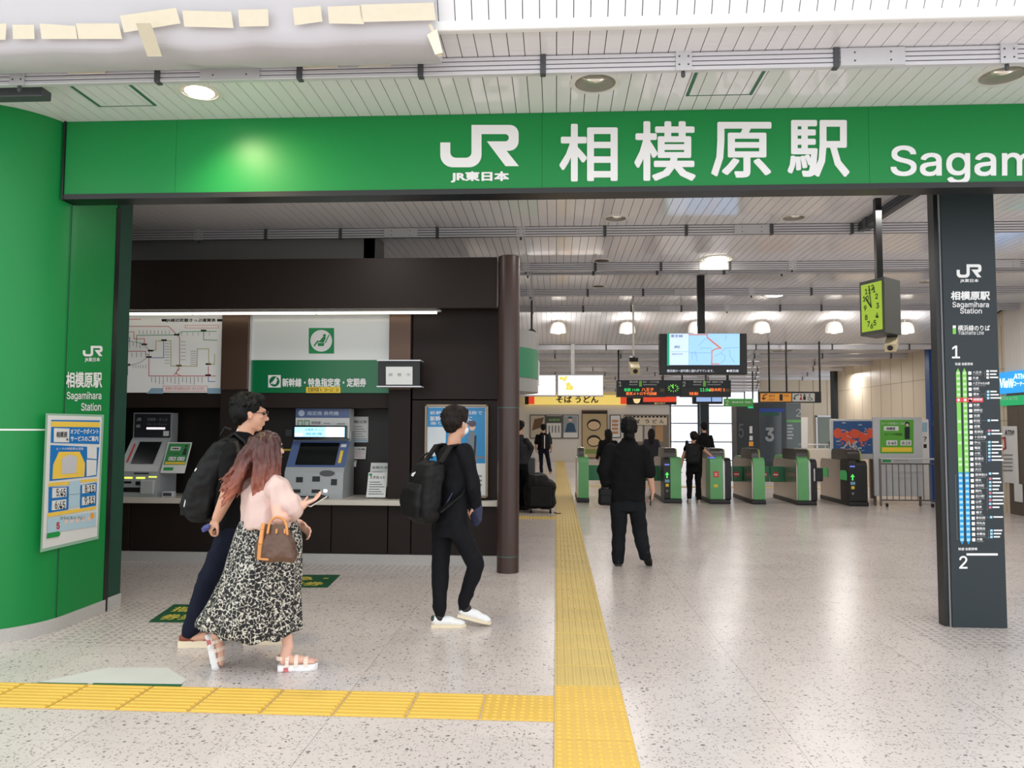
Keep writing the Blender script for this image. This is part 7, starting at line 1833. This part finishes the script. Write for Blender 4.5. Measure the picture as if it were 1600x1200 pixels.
# ---------- people farther off
def far_person(label, Y_, ph, hd, feet, hair, top, low, shoes, arms=None, width=1.0, long_hair=False, sleeves=1.0, skirt=False, vox=.014, cap=None):
    """hd = head centre pixel, feet = pixels of the two ankles, arms = (elbow, wrist) pixels for left and right"""
    global Y0
    Y0 = Y_; k = 1200 / Y_
    hc = Pm(*hd); H = hc.z + .12
    t = thing('person', label, 'person', (hc.x, Y_, 0))
    s = H / 1.72
    nk = hc + Vector((0, -.01, -.13 * s)); ch = hc + Vector((0, 0, -.36 * s)) - fwd(ph) * .02; pv = Vector((hc.x, Y_, .90 * s))
    shR, shL = ch + rgt(ph) * .17 * s * width + Vector((0, 0, .10)), ch - rgt(ph) * .17 * s * width + Vector((0, 0, .10))
    if arms: elL, wrL, elR, wrR = [Pm(*a) for a in arms]
    else:
        elR = shR + Vector((0, 0, -.29 * s)) + rgt(ph) * .06; wrR = elR + Vector((0, 0, -.16 * s)) + fwd(ph) * .18
        elL = shL + Vector((0, 0, -.29 * s)) - rgt(ph) * .06; wrL = elL + Vector((0, 0, -.16 * s)) + fwd(ph) * .18
    hR, hL = pv + rgt(ph) * .085, pv - rgt(ph) * .085
    aL, aR = Pm(*feet[0]), Pm(*feet[1]); aL.z = max(aL.z, .09); aR.z = max(aR.z, .09)
    kL, kR = (hL + aL) / 2 + fwd(ph) * .03, (hR + aR) / 2 + fwd(ph) * .05
    b = MB(); head(b, hc, ph, s); b.cap(hc + Vector((0, 0, -.05)), nk, .05, .055)
    trunk(b, [(pv + Vector((0, 0, -.05)), .14 * width, .10), ((pv + ch) / 2, .13 * width, .095), (ch, .15 * width, .10), (nk + Vector((0, 0, -.03)), .07, .06)], ph)
    for s_, e_, w_ in ((shR, elR, wrR), (shL, elL, wrL)):
        b.cap(s_, e_, .045, .038); b.cap(e_, w_, .038, .027); d_ = (w_ - e_).normalized()
        hand(b, w_, d_, rgt(ph) if s_ is shR else -rgt(ph), 1 if s_ is shL else -1, .6, s)
    for h_, k_, a_ in ((hR, kR, aR), (hL, kL, aL)): b.cap(h_, k_, .075, .052); b.cap(k_, a_, .05, .034)
    fuse(b, 'body', vox * .75, SKIN, t, 2)
    c_ = MB(); trunk(c_, [(pv + Vector((0, 0, -.02)), .175 * width, .13), ((pv + ch) / 2, .165 * width, .125), (ch, .178 * width, .13), (ch + Vector((0, 0, .12)), .14 * width, .10), (nk + Vector((0, 0, -.01)), .075, .07)], ph)
    for s_, e_, w_ in ((shR, elR, wrR), (shL, elL, wrL)):
        c_.cap(s_, s_ + (e_ - s_) * min(1, sleeves), .066, .060)
        if sleeves > 1: c_.cap(e_, w_, .058, .045)
    fuse(c_, 'top', vox, top, t, 2, FOLD)
    c_ = MB(); trunk(c_, [(pv + Vector((0, 0, -.12)), .15 * width, .12), (pv + Vector((0, 0, .05)), .155 * width, .12)], ph)
    for h_, k_, a_ in ((hR, kR, aR), (hL, kL, aL)): c_.cap(h_, k_, .09, .07); c_.cap(k_, a_, .068, .055)
    fuse(c_, 'trousers', vox, low, t, 2, FOLD)
    for a_ in (aL, aR): shoe(t, foot_frame((a_.x, a_.y, a_.z - .09), ph), shoes, shoes, 1.0)
    short_hair(hc + Vector((0, 0, .01)), ph, s * 1.02, hair, t, 16, 2)
    if long_hair:
        m = MB(); bkv = -fwd(ph)
        m.ell(hc + bkv * .04 + Vector((0, 0, -.02)), (.10, .09, .13)); m.cap(hc + bkv * .07 + Vector((0, 0, -.05)), hc + bkv * .10 + Vector((0, 0, -.27)), .095, .07)
        fuse(m, 'long_hair', .01, hair, t, 2, ((.02, 30, (1, 1, .2)),))
    return t, hc, ch, pv
def far_pack(label, c0, ph, h, m_=PACK, hw=.15):
    bt = thing('backpack', label, 'backpack', (c0.x, c0.y, c0.z - h / 2))
    b0 = c0 - fwd(ph) * .2
    fuse(pack_body([(b0 + Vector((0, 0, z_)), th_, w_) for z_, th_, w_ in ((-h / 2, .04, hw * .7), (-h * .42, .08, hw), (0, .09, hw), (h * .35, .08, hw * .93), (h / 2, .03, hw * .6))], 0, ph), 'bag', .011, m_, bt, 2, ((.008, 10, (1, 1, 1)),))
    for sd in (-1, 1):
        o_ = rgt(ph) * .1 * sd
        strap(bt, [b0 + o_ + Vector((0, 0, h * .4)), c0 + o_ + Vector((0, 0, h * .5 + .05)), c0 + o_ + fwd(ph) * .13 + Vector((0, 0, h * .3)), c0 + o_ * 1.3 + fwd(ph) * .14 + Vector((0, 0, -h * .3))], rgt(ph) * .025, m_)
    return bt
# 5 child at the gate
GREYS = mat('cloth_white', (225, 225, 225), .8)
_, hc, ch, pv = far_person('person in a dark vest with a backpack reaching right to touch the ticket gate', 16.6, 88, (1084, 683), ((1077, 779), (1092, 781)), HAIRD, CL_BLACK, CL_BLACK, mat('shoe_beige', (190, 180, 170)), arms=((1066, 718), (1064, 730), (1100, 703), (1112, 713)), sleeves=.15)
far_pack('small black backpack on the person touching the ticket gate', ch + Vector((-.05, -.0, -.02)), 88, .42)
# 6 beyond the gate
far_person('person with short dark hair in black standing beyond the ticket gates by the windows', 21, 95, (1100, 668), ((1096, 765), (1106, 765)), HAIRB, CL_BLACK, CL_BLACK, SHOEB, sleeves=2)
# 7, 8 women with long hair
far_person('woman with long dark hair seen from behind beyond the arrow gate', 22, 80, (1018, 677), ((1015, 758), (1023, 758)), HAIRD, mat('cloth_navy_soft', (34, 34, 48), .8), CL_BLACK, SHOEB, long_hair=True, sleeves=2)
far_person('woman with long black hair in loose black clothes beyond the man in black', 20.5, 100, (950, 678), ((944, 765), (955, 765)), HAIRB, CL_BLACK, CL_BLACK, SHOEB, long_hair=True, sleeves=2, width=1.25)
# 9 man with backpack at the posters
_, hc, ch, pv = far_person('man in T-shirt and jeans seen from behind near the rear wall posters', 25.3, 88, (849, 669), ((846, 740), (860, 736)), HAIRB, CL_BLACK, CL_NAVY, mat('shoe_tan', (190, 160, 120)), sleeves=.8, width=1.15)
bt = far_pack('black backpack with a white line on the man in front of the rear posters', ch + Vector((.1, 0, -.08)), 88, .5)
MB().box((ch.x + .03, ch.y - .36, ch.z - .3), (ch.x + .06, ch.y - .3, ch.z + .12)).build('white_line', GREYS, bt, world=True)
# 10 man in suit by the luggage
far_person('person in a dark suit and black mask standing beside the luggage behind the round pillar', 14.9, 60, (812, 668), ((812, 792), (822, 792)), HAIRB, mat('suit_black', (24, 24, 30), .7), CL_BLACK, SHOEB, sleeves=2, arms=((796, 715), (800, 740), (830, 700), (822, 722)))
# luggage
t = thing('duffel_bag', 'big bulging black wheeled bag on the floor right of the round pillar', 'bag', (U(845, 802, Y=14.5).x, 14.5, 0))
Y0 = 14.5
q = MB().rbox((Pm(819, 760).x, 14.3, .07), (Pm(868, 760).x, 14.85, .62), .15, seg=4); q.rbox((Pm(822, 760).x, 14.3, .3), (Pm(858, 760).x, 14.8, .72), .12, seg=3)
fuse(q, 'bag', .015, PACK, t, 4, ((.03, 5, (1, 1, 1)), (.012, 14, (1, 1, 1))))
MB().rbox((Pm(828, 760).x, 14.26, .12), (Pm(862, 760).x, 14.33, .5), .03, seg=2).build('front_pocket', PACK, t, world=True)
for x_ in (830, 860):
    MB().lathe((0, 0, 0), [(.001, -.02), (.06, -.02), (.06, .02), (.001, .02)], 14, M=Matrix.Translation((Pm(x_, 800).x, 14.35, .06)) @ Matrix.Rotation(pi / 2, 4, 'Y')).build('wheel', BLACK, t, world=True)
MB().tube([(Pm(866, 760).x, 14.3, .02), (Pm(872, 760).x, 14.2, .012), (Pm(876, 760).x, 14.25, .012)], .01, 6).build('loose_strap', PACK, t, world=True)
t = thing('luggage_cart', 'small grey luggage with a pull-out handle behind the big black bag', 'luggage', (U(832, 760, Y=16.4).x, 16.4, 0))
Y0 = 16.4
MB().rbox((Pm(822, 760).x, 16.3, .08), (Pm(836, 760).x, 16.6, .95), .03, seg=2).build('case', DKGREY, t, world=True)
MB().tube([(Pm(824, 760).x, 16.4, .95), (Pm(824, 760).x, 16.4, 1.08), (Pm(835, 760).x, 16.4, 1.08), (Pm(835, 760).x, 16.4, .95)], .015, 8).build('pull_handle', ALU, t, world=True)
for x_ in (823, 835): MB().box((Pm(x_, 760).x - .02, 16.35, 0), (Pm(x_, 760).x + .02, 16.4, .1)).build('wheel', BLACK, t, world=True)
